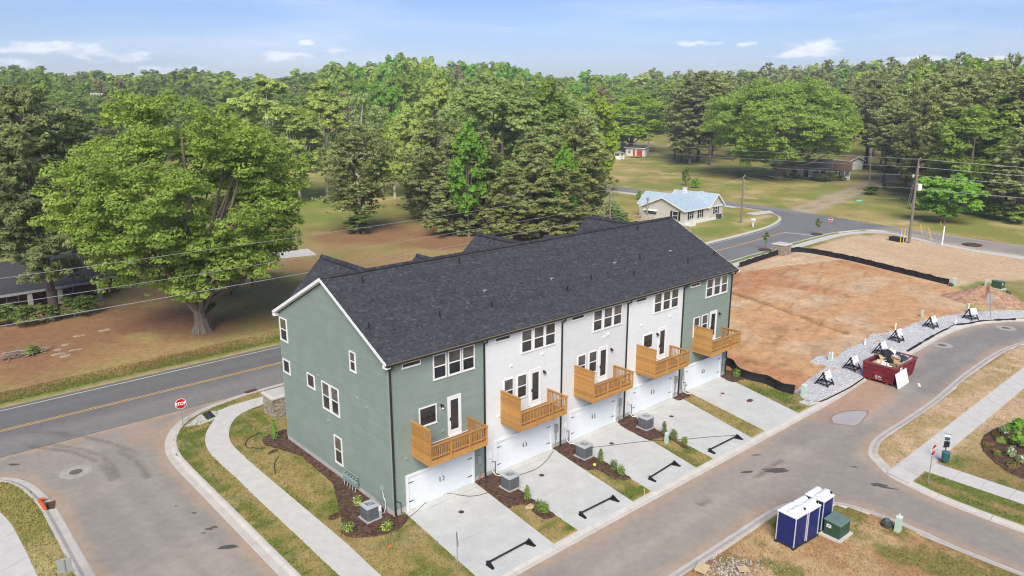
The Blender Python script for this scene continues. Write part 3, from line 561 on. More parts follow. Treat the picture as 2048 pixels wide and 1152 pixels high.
# face boxes: F = the alley side (u along +X), S = the gable over the side street (u = -Y), E = far gable
def fmap(face, u, v, w):
    if face == 'F': return (u, -w, v)
    if face == 'S': return (-w, -u, v)
    if face == 'B': return (u, TD+w, v)
    return (L0+w, u, v)
def fbox(mb, face, u0, u1, v0, v1, w0, w1):
    return mb.add([fmap(face, u, v, w) for v in (v0, v1) for w in (w0, w1) for u in (u0, u1)], [(0,2,3,1), (4,5,7,6), (0,1,5,4), (2,6,7,3), (0,4,6,2), (1,3,7,5)])
EXPO = .18
def siding(name, face, spans, mat, zb=.33, zt=HE+.02):
    mb = MB(); z = zb; k = 0
    while z < zt:
        z1 = min(z+EXPO, zt); a0, a1 = spans(z1-.02); u = a0
        first = rnd.uniform(1.0, 3.6)
        while u < a1-.01:
            u1 = min(u+first, a1); first = 3.66
            if a1-u1 < .4: u1 = a1
            mb.val = min(1, max(0, rnd.gauss(.5, .13))); e = .002
            mb.add([fmap(face, q, v, w) for q in (u+e, u1-e) for v, w in ((z, .022), (z1+.012, .007), (z1+.012, -.0), (z, -.0))], [(0, 1, 2, 3)[::-1], (4, 5, 6, 7), (0, 4, 5, 1), (1, 5, 6, 2), (2, 6, 7, 3), (3, 7, 4, 0)])
            u = u1
        z = z1
    o = mb.build(name, mat, row); o['kind'] = 'stuff'; return o
UM = [m_green, m_wht, m_gry, m_wht, m_green]
for i in range(5):
    siding('siding', 'F', lambda z, i=i: (XB[i]+.03, XB[i+1]-.03), UM[i])
def gab(z):
    if z < HE-.1: return (-TD+.03, -.03)
    d = max(.05, (ZR-.25-z)/RS); d = min(d, RY-.03); return (-RY-d, -RY+d)
siding('siding', 'S', gab, m_green, zt=ZR-.35)
siding('siding', 'E', lambda z: (lambda a: (-a[1], -a[0]))(gab(z)), m_green, zt=ZR-.35)
for i in range(5): siding('siding', 'B', lambda z, i=i: (XB[i]+.03, XB[i+1]-.03), UM[i])
for x, y in ((0, 0), (L0, 0), (0, TD), (L0, TD)):
    mb = MB(); mb.box(x-.026, x+.026, y-.026, y+.026, .3, HE); mb.build('corner_board', M('pale corner trim', (.27, .33, .29), .7, .05), row)
# ---- roof
m_deck = M('roof underlay', (.03, .03, .035), .9, .1); m_shing = M('charcoal shingles', (.026, .027, .034), .92, .22, 9, .35, 60, attr='v', col2=(.115, .115, .13), spec=.12, detail=6)
mb = MB(); OV = .30; e0, e1 = -.35, TD+.35
for ya, yb in ((e0, RY), (e1, RY)):
    mb.add([(x, y, roof_z(y)-d) for x in (-OV, L0+OV) for y, d in ((ya, .02), (yb, .02), (yb, .18), (ya, .18))], [(0, 1, 2, 3), (4, 5, 6, 7), (0, 1, 5, 4), (1, 2, 6, 5), (2, 3, 7, 6), (3, 0, 4, 7)])
mb.build('roof_deck', m_deck, row)
def shingles(name, org, U, S, lu, ls, clip=None, ex=.145, wmin=.10, wmax=.27):
    """courses of tabs: org corner at the eave, U along the eave, S up the slope"""
    org, U, S = Vector(org), Vector(U).normalized(), Vector(S).normalized(); N = U.cross(S)
    if N.z < 0: N = -N
    mb = MB(); k = 0; n = int(ls/ex)
    for k in range(n+1):
        s0 = k*ex; s1 = min(ls, s0+ex+.03); a, b = clip(s0+ex*.5) if clip else (0, lu)
        if s1-s0 < .03 or b-a < .1: continue
        u = a; d0 = rnd.uniform(.05, .3); fam = rnd.gauss(0, .03)
        while u < b-.01:
            u1 = min(b, u+d0); d0 = rnd.uniform(wmin, wmax); t = rnd.choice((.010, .010, .018)); r = rnd.random()
            mb.val = min(1, max(0, fam + (rnd.gauss(.30, .07) if r < .86 else rnd.gauss(.50, .10)))); g = .004
            p = [org+U*q+S*s+N*h for q, s, h in ((u+g, s0, t), (u1-g, s0, t), (u1-g, s1, .003), (u+g, s1, .003), (u+g, s0, -.01), (u1-g, s0, -.01))]
            mb.add(p, [(0, 1, 2, 3), (4, 5, 1, 0), (4, 0, 3), (1, 5, 2)]); u = u1
    me = mb.mesh(name, m_shing); o = obj(name, me, row); o['kind'] = 'stuff'; return o
sl = math.hypot(7.065, 7.065*RS)
shingles('shingles', (-OV, e0, roof_z(e0)), (1, 0, 0), (0, 1, RS), L0+2*OV, sl)
shingles('shingles', (-OV, e1, roof_z(e1)), (1, 0, 0), (0, -1, RS), L0+2*OV, sl, ex=.2)
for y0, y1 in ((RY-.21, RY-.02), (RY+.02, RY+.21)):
    mb = MB(); mb.add([(x, y, roof_z(y)+d) for x in (-OV+.6, L0+OV-.6) for y, d in ((y0, .0), (y1, .0), (y1, .055), (y0, .055))], [(0, 1, 2, 3), (4, 5, 6, 7), (0, 1, 5, 4), (1, 2, 6, 5), (2, 3, 7, 6), (3, 0, 4, 7)]); mb.build('ridge_vent', m_blk, row)  # vent strip kept black to draw the shadow line under the cap
mb = MB(); x = -OV
while x < L0+OV:
    x1 = min(x+.3, L0+OV); h = .03+.012*rnd.random(); mb.val = rnd.uniform(.05, .35)
    mb.add([(a, y, z+hh) for a, hh in ((x, .02), (x1+.03, .0)) for y, z in ((RY-.19, ZR-.19*RS+.062), (RY, ZR+h+.05), (RY+.19, ZR-.19*RS+.062))], [(0, 1, 4, 3), (1, 2, 5, 4), (0, 2, 1), (3, 4, 5)]); x = x1
o = mb.build('ridge_cap', m_shing, row)
# cross gables over the street side
def cross(xc, zt, s, hw, ze=None):
    y1 = 14.05; yb = RY + (ZR-zt)/RS - .15; ze = zt-s*hw
    mb = MB()
    for sg in (-1, 1):
        mb.add([(xc+sg*u, y, z-d) for d in (.02, .16) for y in (yb-.5, y1) for u, z in ((0, zt), (hw, ze))], [(0, 1, 3, 2), (4, 5, 7, 6), (0, 1, 5, 4), (1, 3, 7, 5), (2, 3, 7, 6), (0, 2, 6, 4)])
    mb.build('cross_gable_deck', m_deck, row)
    ls = hw*math.hypot(1, s); 
    for sg in (-1, 1):
        def clip(q, sg=sg):
            z = ze+q*s/math.hypot(1, s); yv = RY + max(0, (ZR-z)/RS) - .1
            return (0, max(.0, y1-yv))
        shingles('shingles', (xc+sg*hw, y1, ze), (0, -1, 0), (-sg, 0, s), 1, ls, clip, .16)
    mb = MB(); mb.add([(xc+u, y, zt-abs(u)*s+d) for y in (yb+.3, y1-.3) for u, d in ((-.22, 0), (0, .0), (.22, 0), (.22, .06), (0, .07), (-.22, .06))], [(0, 5, 11, 6), (2, 3, 9, 8), (5, 4, 10, 11), (4, 3, 9, 10)]); mb.build('ridge_vent', m_blk, row)  # black vent strip, also drawing the cap's shadow line on the gable ridge
    mb = MB(); y = yb-.1
    while y < y1: mb.val = rnd.uniform(.05, .3); mb.add([(xc+u, yy, zt+z) for yy, q in ((y, .0), (min(y1, y+.32), .02)) for u, z in ((-.18, -.18*s+.075), (0, .095+q*.5), (.18, -.18*s+.075))], [(0, 1, 4, 3), (1, 2, 5, 4), (0, 2, 1), (3, 4, 5)]); y += .3
    mb.build('ridge_cap', m_shing, row)
    mb = MB(); mb.add([(xc-hw+.2, 13.7, ze-.05), (xc, 13.7, zt-.2), (xc+hw-.2, 13.7, ze-.05), (xc-hw+.2, 13.5, ze-.05), (xc, 13.5, zt-.2), (xc+hw-.2, 13.5, ze-.05)], [(0, 1, 2), (3, 4, 5), (0, 1, 4, 3), (1, 2, 5, 4), (0, 2, 5, 3)]); mb.build('gable_wall', m_wht, row)
for a in ((3.75, 12.68, .99, 3.2), (17.9, 12.56, .88, 3.3), (31.25, 12.6, .9, 3.1), (11.85, 11.6, .75, 1.7), (25.7, 11.4, .75, 1.7)): cross(*a)
# fascia, rakes, gutters
for x in (-OV-.02, L0+OV-.02):
    for ya in (e0, e1):
        mb = MB(); mb.add([(xx, y, roof_z(y)+dz) for xx in (x, x+.04) for y, dz in ((ya, .01), (RY, .01), (RY, -.20), (ya, -.20))], [(0, 1, 2, 3), (4, 5, 6, 7), (0, 1, 5, 4), (1, 2, 6, 5), (2, 3, 7, 6), (3, 0, 4, 7)]); mb.build('rake_board', m_trim, row)
        mb = MB(); xi = x+(.04 if x < 0 else -.28); mb.add([(xx, y, roof_z(y)-d) for xx in (xi, xi+.28) for y, d in ((ya, .19), (RY, .19), (RY, .22), (ya, .22))], [(0, 1, 2, 3), (4, 5, 6, 7), (0, 1, 5, 4), (1, 2, 6, 5), (2, 3, 7, 6), (3, 0, 4, 7)]); mb.build('rake_soffit', m_trim, row)
        mb = MB(); y0 = ya; sg = 1 if ya < 0 else -1; mb.box(min(x, x+.3), max(x+.04, x+.3), min(y0, y0+sg*.35), max(y0, y0+sg*.35), roof_z(ya)-.30, roof_z(ya)-.1); mb.build('eave_return', m_trim, row)
m_edge = M('olive drip edge', (.16, .145, .09), .6, .1)
for ya, sg in ((e0, -1), (e1, 1)):
    mb = MB(); y2 = ya+sg*.10; mb.box(-OV+.03, L0+OV-.03, min(ya, y2), max(ya, y2), roof_z(ya)-.16, roof_z(ya)-.045); mb.build('gutter', m_blk, row)
    mb = MB(); mb.box(-OV+.03, L0+OV-.03, min(ya, y2)-.008, max(ya, y2)+.008, roof_z(ya)-.043, roof_z(ya)-.018); mb.build('drip_edge', m_edge, row)
    mb = MB(); mb.box(-OV+.05, L0+OV-.05, min(ya+.02*-sg, -sg*.02 if sg < 0 else TD), max(ya-.02*sg, .02 if sg < 0 else TD+.02), roof_z(ya)-.2, roof_z(ya)-.17); mb.build('soffit', m_trim, row)
    for xd in [XB[0]+.08, *XB[1:5], XB[5]-.08]:
        yw = -.07 if sg < 0 else TD+.07
        mb = MB(); mb.tube([(xd, ya+sg*.04, roof_z(ya)-.15), (xd, ya+sg*.03, roof_z(ya)-.28), (xd, yw, roof_z(ya)-.5), (xd, yw, .1), (xd, yw+sg*.14, .03)], .062, 8); mb.build('downspout', m_blk, row)
mb = MB(); mb.box(-.05, .1, -.075, -.055, .2, 9.2)
# pipes and vents on the roof
for x, y in ((.29, 2.27), (2.07, 5.75), (5.02, 1.92), (9.65, 5.89), (8.98, 1.71), (15.77, 1.59), (18.67, 2.04), (25.25, 2.87), (22.9, 1.51), (29.67, 1.42), (33.7, 1.6), (28.6, 5.9)):
    z = roof_z(y); mb = MB(); mb.cyl((x, y, z-.05), (x, y, z+.38), .045, n=10); mb.cyl((x, y, z-.02), (x, y, z+.07), .11, .06, 10); mb.build('vent_pipe', m_hw, row)
for x, y in ((9.55, 3.08), (15.49, 2.85), (22.43, 3.02), (29.4, 3.0)):
    z = roof_z(y); mb = MB(); mb.add([(x+a, y+b, z+b*RS+c) for a, b, c in ((-.12, -.11, .02), (.12, -.11, .02), (.12, .12, .02), (-.12, .12, .02), (-.10, -.08, .14), (.10, -.08, .14), (.10, .10, .05), (-.10, .10, .05))], [(0, 1, 5, 4), (1, 2, 6, 5), (2, 3, 7, 6), (3, 0, 4, 7), (4, 5, 6, 7)]); v = mb.build('roof_vent', M('galvanised roof vent', (.35, .36, .37), .5, .1, metal=.3), row)
    mb = MB(); mb.add([(x+a, y-.118, z-.11*RS+c) for a, c in ((-.10, .03), (.10, .03), (.09, .11), (-.09, .11))], [(0, 1, 2, 3)]); mb.build('vent_mouth', m_hw, v)
# ---- windows
def window(face, u0, u1, v0, v1, sash=True, t=.06, name='window'):
    mb = MB()
    for a in ((u0, u0+t, v0, v1), (u1-t, u1, v0, v1), (u0+t, u1-t, v1-t, v1), (u0+t, u1-t, v0, v0+t)): fbox(mb, face, *a, -.01, .085)
    w = mb.build(name, m_trim, row)
    vm = (v0+v1)/2; parts = [(v0+t, vm-.03, .030), (vm+.03, v1-t, .040)] if sash else [(v0+t, v1-t, .035)]
    if sash: mb = MB(); fbox(mb, face, u0+t, u1-t, vm-.035, vm+.035, 0, .055); mb.build('meeting_rail', m_trim, w)
    for a, b, d in parts:
        mb = MB(); fbox(mb, face, u0+t-.005, u1-t+.005, a, b, 0, d); mb.build('pane', m_glass2 if (sash and d > .035) else m_glass, w)
    mb = MB(); fbox(mb, face, u0-.03, u1+.03, v0-.05, v0-.002, 0, .085); mb.build('sill', m_trim, w)
    return w
for i in range(5):
    b = XB[i]
    window('F', b+.90, b+2.15, 8.86, 9.14, False, .04)
    for k in range(3): a = b+(3.02, 4.10, 5.14)[k]*1.0 + (.06 if i else 0); window('F', a, a+.95, 7.62, 9.14)
window('F', 1.94, 3.18, 4.97, 6.14, False)
for i in (1, 2, 4):
    b = XB[i]; window('F', b+1.58, b+2.42, 4.6, 6.2); window('F', b+2.72, b+3.58, 4.6, 6.2)
window('F', 22.38, 23.54, 4.97, 6.12, False)
def sw(y0, y1, v0, v1, sash=True): window('S', -y0, -y1, v0, v1, sash)
sw(13.3, 12.25, 7.52, 9.12); sw(13.25, 12.25, 5.22, 6.16, False); sw(9.76, 8.76, 5.2, 6.13, False); sw(7.78, 6.80, 4.3, 6.13); sw(6.66, 5.68, 4.3, 6.13); sw(4.05, 3.38, 7.88, 9.1); sw(6.58, 5.64, .98, 2.85)
# ---- patio doors
DOORX = [4.0, 10.7, 17.38, 24.25, 31.12]
for i, x in enumerate(DOORX):
    mb = MB(); x1 = x+1.0
    for a in ((x, x+.09, 3.72, 6.28), (x1-.09, x1, 3.72, 6.28), (x+.09, x1-.09, 6.19, 6.28)): fbox(mb, 'F', *a, -.01, .07)
    fr = mb.build('door_frame', m_trim, row)
    mb = MB()
    for a in ((x+.095, x+.21, 3.8, 6.185), (x1-.21, x1-.095, 3.8, 6.185), (x+.21, x1-.21, 6.03, 6.185), (x+.21, x1-.21, 3.8, 4.12)): fbox(mb, 'F', *a, 0, .055)
    fbox(mb, 'F', x+.0, x1, 3.68, 3.795, 0, .10); mb.build('door', m_trim, fr)
    mb = MB(); fbox(mb, 'F', x+.205, x1-.205, 4.115, 6.035, 0, .04); mb.build('pane', m_glass, fr)
    mb = MB(); fbox(mb, 'F', x+.13, x+.17, 4.75, 4.95, .05, .10); mb.build('handle', m_hw, fr)
    lx = (3.55, 11.95, 18.7, 24.05, 32.45)[i]
    mb = MB(); fbox(mb, 'F', lx-.05, lx+.05, 5.83, 5.98, 0, .10); mb.lathe([(.05, .0), (.11, -.12), (.10, -.14), (.03, -.04)], 12, (lx, -.17, 5.95)); lm = mb.build('wall_lamp', m_hw, row)
    mb = MB(); mb.blob((lx, -.17, 5.80), .06, 1, 8, 5, 0); mb.build('bulb', M('lit warm bulb', (.9, .7, .5), .5, 0, emit=(1, .62, .36, 5)) if i == 0 else M('unlit bulb', (.7, .68, .62), .3, 0), lm)
# ---- garage doors
GX = [(.86, 5.93), (7.66, 12.78), (14.48, 19.45), (21.2, 26.4), (27.95, 33.2)]
for i, (a, b) in enumerate(GX):
    mb = MB(); t = .13
    for q in ((a, a+t, .02, 2.28), (b-t, b, .02, 2.28), (a+t, b-t, 2.15, 2.28)): fbox(mb, 'F', *q, -.01, .13)
    gf = mb.build('garage_frame', m_trim, row)
    gd = None
    for k in range(4):
        z0 = .04+k*.528; mb = MB(); fbox(mb, 'F', a+t, b-t, z0, z0+.5255, 0, .045)
        n = 8
        for j in range(n): w = (b-a-2*t)/n; u = a+t+w*j; fbox(mb, 'F', u+.07, u+w-.07, z0+.07, z0+.45, .045, .0495)
        mb.build('garage_door_panel', m_door, gf)
    mid = (a+b)/2
    for u in (mid-.1, mid+.1): mb = MB(); mb.tube([fmap('F', u, 1.05, .06), fmap('F', u+(u-mid)*.5, 1.12, .12), fmap('F', u+(u-mid)*.5, 1.28, .12), fmap('F', u, 1.36, .06)], .022, 6); mb.build('handle', m_hw, gf)
    for u, s in ((a+t, 1), (b-t, -1)):
        for z in (.55, 1.75): mb = MB(); mb.add([fmap('F', u+s*q, z+r, w) for w in (.05, .068) for q, r in ((.03, -.03), (.38, -.012), (.42, 0), (.38, .012), (.03, .03))], [(0, 1, 2, 3, 4), (5, 6, 7, 8, 9), (0, 1, 6, 5), (1, 2, 7, 6), (2, 3, 8, 7), (3, 4, 9, 8), (4, 0, 5, 9)]); mb.build('hinge', m_hw, gf)
# ---- small fittings
m_fit = M('painted wall fitting', (.27, .34, .30), .6, .08); m_fitw = M('white wall fitting', (.78, .78, .77), .5, .05); m_meter = M('grey meter box', (.30, .33, .33), .5, .1, metal=.2)
def vent(face, u, v, mat, s=.09):
    mb = MB(); fbox(mb, face, u-s, u+s, v-s, v+s, 0, .05); fbox(mb, face, u-s*.8, u+s*.8, v-s*.2, v+s*.9, .05, .12); mb.build('wall_vent', mat, row)
for u, v in ((-8.2, 6.35), (-3.4, 6.3), (-7.2, 3.6), (-2.4, 6.0)): vent('S', u, v, m_fit)
for u, v in ((9.05, 7.02), (11.8, 7.15), (8.0, 3.9), (17.9, 7.0), (18.3, 7.1), (22.1, 7.0), (25.6, 7.0), (3.6, 4.25), (.95, 3.35), (26.6, 3.5), (19.9, 3.0)): vent('F', u, v, m_fitw if 6.9 < u < 27 else m_fit, .08 if u != 18.3 else .13)
for i in range(5):
    x = (GX[i][1]+XB[i+1])/2 - .02
    mb = MB(); fbox(mb, 'F', x-.13, x+.13, 1.15, 1.75, .02, .16); bx = mb.build('electric_meter', m_meter, row, bevel=.01)
    mb = MB(); mb.lathe([(.09, 0), (.09, .06), (.07, .09), (.001, .1)], 14); me = mb.mesh('meter_dial', m_meter); o = obj('meter_dial', me, bx, (x, -.16, 1.55)); o.rotation_euler = (R(90), 0, 0)
    mb = MB(); mb.tube([(x-.05, -.08, 1.15), (x-.05, -.08, .02)], .03, 6); mb.tube([(x+.06, -.06, 1.15), (x+.06, -.06, .55)], .02, 6); mb.build('conduit', m_meter, bx)
    xl = XB[i]+ (.42 if i else .45)
    if i:
        mb = MB(); fbox(mb, 'F', xl-.09, xl+.09, 1.25, 1.6, .02, .14); b2 = mb.build('disconnect_box', m_fitw if i < 4 else m_meter, row)
        mb = MB(); mb.tube([(xl+.02, -.08, 1.25), (xl+.04, -.10, .7), (xl+.1, -.14, .3), (xl+.22, -.4, .07), (xl+.4, -.7, .08)], .028, 6); mb.build('line_set', m_fitw, b2)
        mb = MB(); mb.tube([(xl+.12, -.09, .95), (xl+.34, -.16, .92), (xl+.34, -.16, .1)], .022, 6); mb.build('hose_bib_pipe', m_hw, b2)
mb = MB(); mb.tube([(.12, -.06, .95), (.42, -.12, .75), (.42, -.12, .1)], .022, 6); mb.build('hose_bib_pipe', m_hw, row)
mb = MB(); fbox(mb, 'S', -1.15, -.95, 1.25, 1.55, .02, .15); b2 = mb.build('disconnect_box', m_fit, row)
mb = MB(); mb.tube([(-.08, 1.0, 1.25), (-.08, .9, .85), (-.1, .72, .75), (-.1, .7, .35), (-.25, .62, .08), (-.55, .55, .1), (-.8, .6, .35)], .03, 6); mb.build('line_set', M('pipe insulation', (.55, .55, .54), .8, .2), b2)
# gas meters on the gable wall: five meters on a painted manifold
mb = MB()
mb.tube([(-.28, 5.3, .18), (-.28, 5.3, .75), (-.28, 3.6, .75)], .03, 6); mb.tube([(-.2, 5.2, 1.1), (-.2, 3.5, 1.1)], .028, 6)
gm = mb.build('gas_manifold', m_fit, row)
for k in range(5):
    y = 5.05-k*.33; mb = MB(); mb.box(-.36, -.16, y-.11, y+.11, .42, .74); mb.tube([(-.26, y+.07, .74), (-.22, y+.07, 1.1)], .02, 5); mb.lathe([(.08, 0), (.08, .05), (.001, .06)], 10, (-.26, y, .9)); mb.build('gas_meter', M('grey green meter', (.2, .27, .26), .5, .1), gm, bevel=.015)
    mb = MB(); mb.tube([(-.3, y, .42), (-.34, y, .1)], .022, 5); mb.build('riser_pipe', M('pale pipe', (.5, .5, .46), .6, .1), gm)
# ---- timber balconies
m_wood = M('honey pine boards', (.38, .190, .050), .78, .2, 3.5, .25, 25, stretch=(1, 1, 6), col2=(.46, .245, .072), detail=7, orand=.12); m_wood2 = M('honey pine rails', (.385, .195, .053), .78, .2, 4, .25, 25, stretch=(6, 6, 1), col2=(.475, .255, .078), orand=.16)
m_wood3 = M('walnut deck boards', (.25, .125, .06), .8, .16, 4, .2, 25)
BW, BD = 4.08, 1.80
def cached(key, make, D={}):
    if key not in D: D[key] = make()
    return D[key]
def bx_mesh(name, dx, dy, dz, mat):
    def mk(): mb = MB(); mb.box(0, dx, 0, dy, 0, dz); return mb.mesh(name, mat)
    return cached((name, round(dx, 3), round(dy, 3), round(dz, 3), mat.name), mk)
for i, x0 in enumerate((1.45, 8.25, 15.0, 21.72, 28.95)):
    mb = MB(); z = 3.32
    for k in range(6): mb.box(.05+k*.79, .09+k*.79, -BD+.06, -.005, .04, .28)
    mb.box(.04, BW-.04, -.045, -.003, .04, .30)
    bal = mb.build('balcony', m_wood, row); bal.location = (x0, 0, z)
    bal['label'] = 'timber balcony with a tall plank screen on its left'
    def part(n, dx, dy, dz, m, x, y, zz): return obj(n, bx_mesh(n, dx, dy, dz, m), bal, (x, y, zz))
    for k in range(2):
        h = .165
        part('rim_board', BW+.08, .04, h-.006, m_wood, -.04, -BD-.0, k*h); part('rim_board', .04, BD-.05, h-.006, m_wood, -.04, -BD+.042, k*h); part('rim_board', .04, BD-.05, h-.006, m_wood, BW, -BD+.042, k*h)
    for k in range(12): part('deck_board', BW-.02, .138, .03, m_wood3, .01, -BD+.055+k*.144, .31)
    part('ledger_flashing', BW, .008, .06, m_trim, 0, -.034, .345)
    for k in range(14): part('plank', .03, BD+.02, .140, m_wood2, -.075, -BD-.02, .02+k*.1575)
    for y in (-BD+.0, -.13): part('screen_post', .09, .09, 1.92, m_wood2, -.04, y+.01, .33)
    part('screen_cap', .14, BD+.06, .04, m_wood2, -.10, -BD-.04, 2.225)
    for x in (1.35, 2.72): part('post', .09, .09, 1.14, m_wood2, x, -BD-.06, .08)
    part('post', .09, .09, 1.20, m_wood2, BW-.05, -BD-.06, .08); part('post', .09, .09, .9, m_wood2, BW-.05, -.12, .34)
    part('handrail', BW+.02, .14, .04, m_wood2, .06, -BD-.10, 1.235); part('handrail', .14, BD-.06, .04, m_wood2, BW-.07, -BD+.05, 1.236)
    part('lower_rail', BW-.16, .04, .09, m_wood, .06, -BD+.045, .44); part('lower_rail', .04, BD-.2, .09, m_wood, BW-.02, -BD+.09, .44); part('top_rail', BW-.16, .04, .09, m_wood, .06, -BD+.045, 1.14); part('top_rail', .04, BD-.2, .09, m_wood, BW-.02, -BD+.09, 1.14)
    n = 30
    for k in range(n):
        x = .09+k*(BW-.22)/n
        if min(abs(x-1.35), abs(x-2.72)) < .09: continue
        part('baluster', .036, .036, .82, m_wood2, x, -BD+.005, .41)
    for k in range(12): part('baluster', .036, .036, .82, m_wood2, BW+.022, -BD+.14+k*.132, .41)
# simple street side: entrance doors and windows
for i in range(5):
    b = XB[i]
    for k in range(3): window('B', b+.8+k*1.9, b+1.75+k*1.9, 7.5, 9.0); window('B', b+.8+k*1.9, b+1.75+k*1.9, 4.4, 6.1)
    mb = MB(); fbox(mb, 'B', b+4.4, b+5.5, .05, 2.35, 0, .05); mb.build('front_door', m_hw, row); window('B', b+1.2, b+3.2, .9, 2.4)
# ================================================================== THINGS NEAR THE HOUSES
m_steel = M('galvanised post', (.33, .34, .34), .45, .1, 4, metal=.4); m_red = M('sign red', (.42, .012, .022), .45, .05); m_signw = M('sign white', (.78, .78, .78), .45, .03)
m_back = M('sign back aluminium', (.36, .37, .38), .45, .08, 3, metal=.3)
def octagon(mb, r, y0, y1):
    p = [(r*math.cos(R(22.5+45*k)), r*math.sin(R(22.5+45*k))) for k in range(8)]
    mb.add([(x, y, z) for y in (y0, y1) for x, z in p], [tuple(range(8)), tuple(range(8, 16))[::-1]] + [(k, (k+1) % 8, 8+(k+1) % 8, 8+k) for k in range(8)])
def stop_sign(loc, zc, rz, label, r=.40):
    t = thing('stop_sign', label, 'stop sign', loc, rz, 'stop signs at the street corners')
    mb = MB(); mb.beam((0, .03, 0), (0, .03, zc+r*.6), .06, .04); mb.build('post', m_steel, t)
    mb = MB(); octagon(mb, r, .004, -.008); mb.build('sign_border', m_signw, t); mb = MB(); octagon(mb, r*.93, -.008, -.012); f = mb.build('sign_face', m_red, t)
    mb = MB(); octagon(mb, r*.99, .004, .010); b = mb.build('sign_back', m_back, t)
    text('lettering', 'STOP', r*.80, m_signw, f, (0, -.016, zc*0), (R(90), 0, 0), .002, .012, .92)
    for c in t.children:
        if c.name.startswith('sign'): c.location = (0, 0, zc)
    return t
b = P(366.5, 852); stop_sign((b.x, b.y, -.02), 1.78, R(-6), 'red stop sign facing us at the corner of the main road and side street', .42)
b = P(1857, 967); stop_sign((b.x, b.y, 0), 2.30, R(-3), 'red stop sign seen at a slant beside the green dog waste station', .40)
b = P(1659, 461); stop_sign((b.x, b.y, 0), 1.95, R(-84), 'small far red stop sign on the kerb at the distant road junction', .42)
b = P(915, 1078, 2.0); stop_sign((b.x, b.y, 0), 2.0, R(62), 'grey back of a stop sign in front of the nearest driveway', .40)
b = P(129, 1131, 1.7); t = thing('speed_sign', 'grey back of a rectangular sign at the bottom left verge', 'road sign', (b.x, b.y, 0), R(180-14))
mb = MB(); mb.beam((0, .03, 0), (0, .03, 2.0), .06, .04); mb.build('post', m_steel, t); mb = MB(); mb.box(-.31, .31, -.006, .006, 1.33, 2.08); mb.build('sign_plate', m_back, t, bevel=.003)
b = P(1981, 637); t = thing('street_sign', 'grey back of a leaning sign on the gravel near the clay heap', 'road sign', (b.x, b.y, 0), R(130))
mb = MB(); mb.beam((0, .03, 0), (.45, .03, 2.9), .06, .05); mb.build('post', m_steel, t); mb = MB(); mb.box(.1, .7, -.006, .006, 1.75, 2.75); mb.build('sign_plate', m_back, t, bevel=.003)
b = P(1715, 436); t = thing('street_name_sign', 'green street name sign on a thin post across the far road', 'street sign', (b.x, b.y, 0), R(-55))
mb = MB(); mb.cyl((0, 0, 0), (0, 0, 3.6), .045, n=8); mb.build('post', m_steel, t); mb = MB(); mb.box(-.62, .62, -.01, .01, 3.25, 3.6); f = mb.build('name_blade', M('sign green', (.03, .30, .20), .5, .05), t); mb = MB()
for k in range(7): mb.box(-.45+k*.13, -.36+k*.13, -.014, -.0105, 3.37, 3.5)
mb.build('lettering', m_signw, f)
# ---- air conditioners
m_acb = M('grey condenser grille', (.115, .125, .13), .55, .1, 4, .3, 40, metal=.3); m_act = M('pale condenser top', (.47, .49, .50), .5, .06, metal=.2); m_fan = M('fan blade metal', (.30, .31, .33), .4, .1, metal=.5); m_hole = M('fan well', (.03, .03, .035), .7, .1); m_pad = M('condenser pad', (.38, .38, .37), .9, .1)
def rrect(h, r, n=4): return [(sx*(h-r)+r*math.cos(a), sy*(h-r)+r*math.sin(a)) for sx, sy, a0 in ((1, 1, 0), (-1, 1, 90), (-1, -1, 180), (1, -1, 270)) for a in [R(a0+90*k/n) for k in range(n+1)]]
def make_ac():
    t = thing('air_conditioner', '', 'air conditioner', (0, 0, 0), 0, 'air conditioners beside the townhouses')
    mb = MB(); mb.box(-.5, .5, -.5, .5, 0, .09); mb.build('pad', m_pad, t)
    mb = MB(); mb.prism(rrect(.42, .09), .09, .83); body = mb.build('cabinet', m_acb, t)
    mb = MB()
    for k in range(15):
        z = .14+k*.045; q = rrect(.428, .09); mb.prism(q, z, z+.012)
    o = mb.build('louvres', M('condenser louvre', (.17, .18, .185), .5, .08, metal=.3), body); o['kind'] = 'stuff'
    mb = MB(); n = 20; out = rrect(.45, .11); inn = [(.31*math.cos(math.atan2(y, x)), .31*math.sin(math.atan2(y, x))) for x, y in out]; m = len(out)
    mb.add([(x, y, z) for q, z in ((out, .83), (out, .90), (inn, .93), (inn, .84)) for x, y in q], [(r*m+k, r*m+(k+1) % m, (r+1)*m+(k+1) % m, (r+1)*m+k) for r in range(3) for k in range(m)]); top = mb.build('top_cover', m_act, t)
    mb = MB(); mb.lathe([(.31, .845), (.001, .846)], 20); mb.build('fan_well', m_hole, t)
    mb = MB(); mb.lathe([(.09, .85), (.09, .90), (.001, .91)], 12)
    for k in range(4):
        a = R(90*k+20); c, s = math.cos(a), math.sin(a); mb.add([(c*r-s*w, s*r+c*w, z) for r, w, z in ((.08, -.04, .855), (.29, -.12, .86), (.29, .10, .895), (.08, .05, .88))], [(0, 1, 2, 3)])
    mb.build('fan', m_fan, t)
    mb = MB()
    for r in (.12, .18, .24, .30):
        mb.tube([(r*math.cos(2*math.pi*k/20), r*math.sin(2*math.pi*k/20), .925) for k in range(21)], .006, 4)
    for k in range(6): a = R(60*k); mb.tube([(0, 0, .93), (.31*math.cos(a), .31*math.sin(a), .925)], .006, 4)
    mb.build('fan_guard', m_act, t); return t
ac = make_ac()
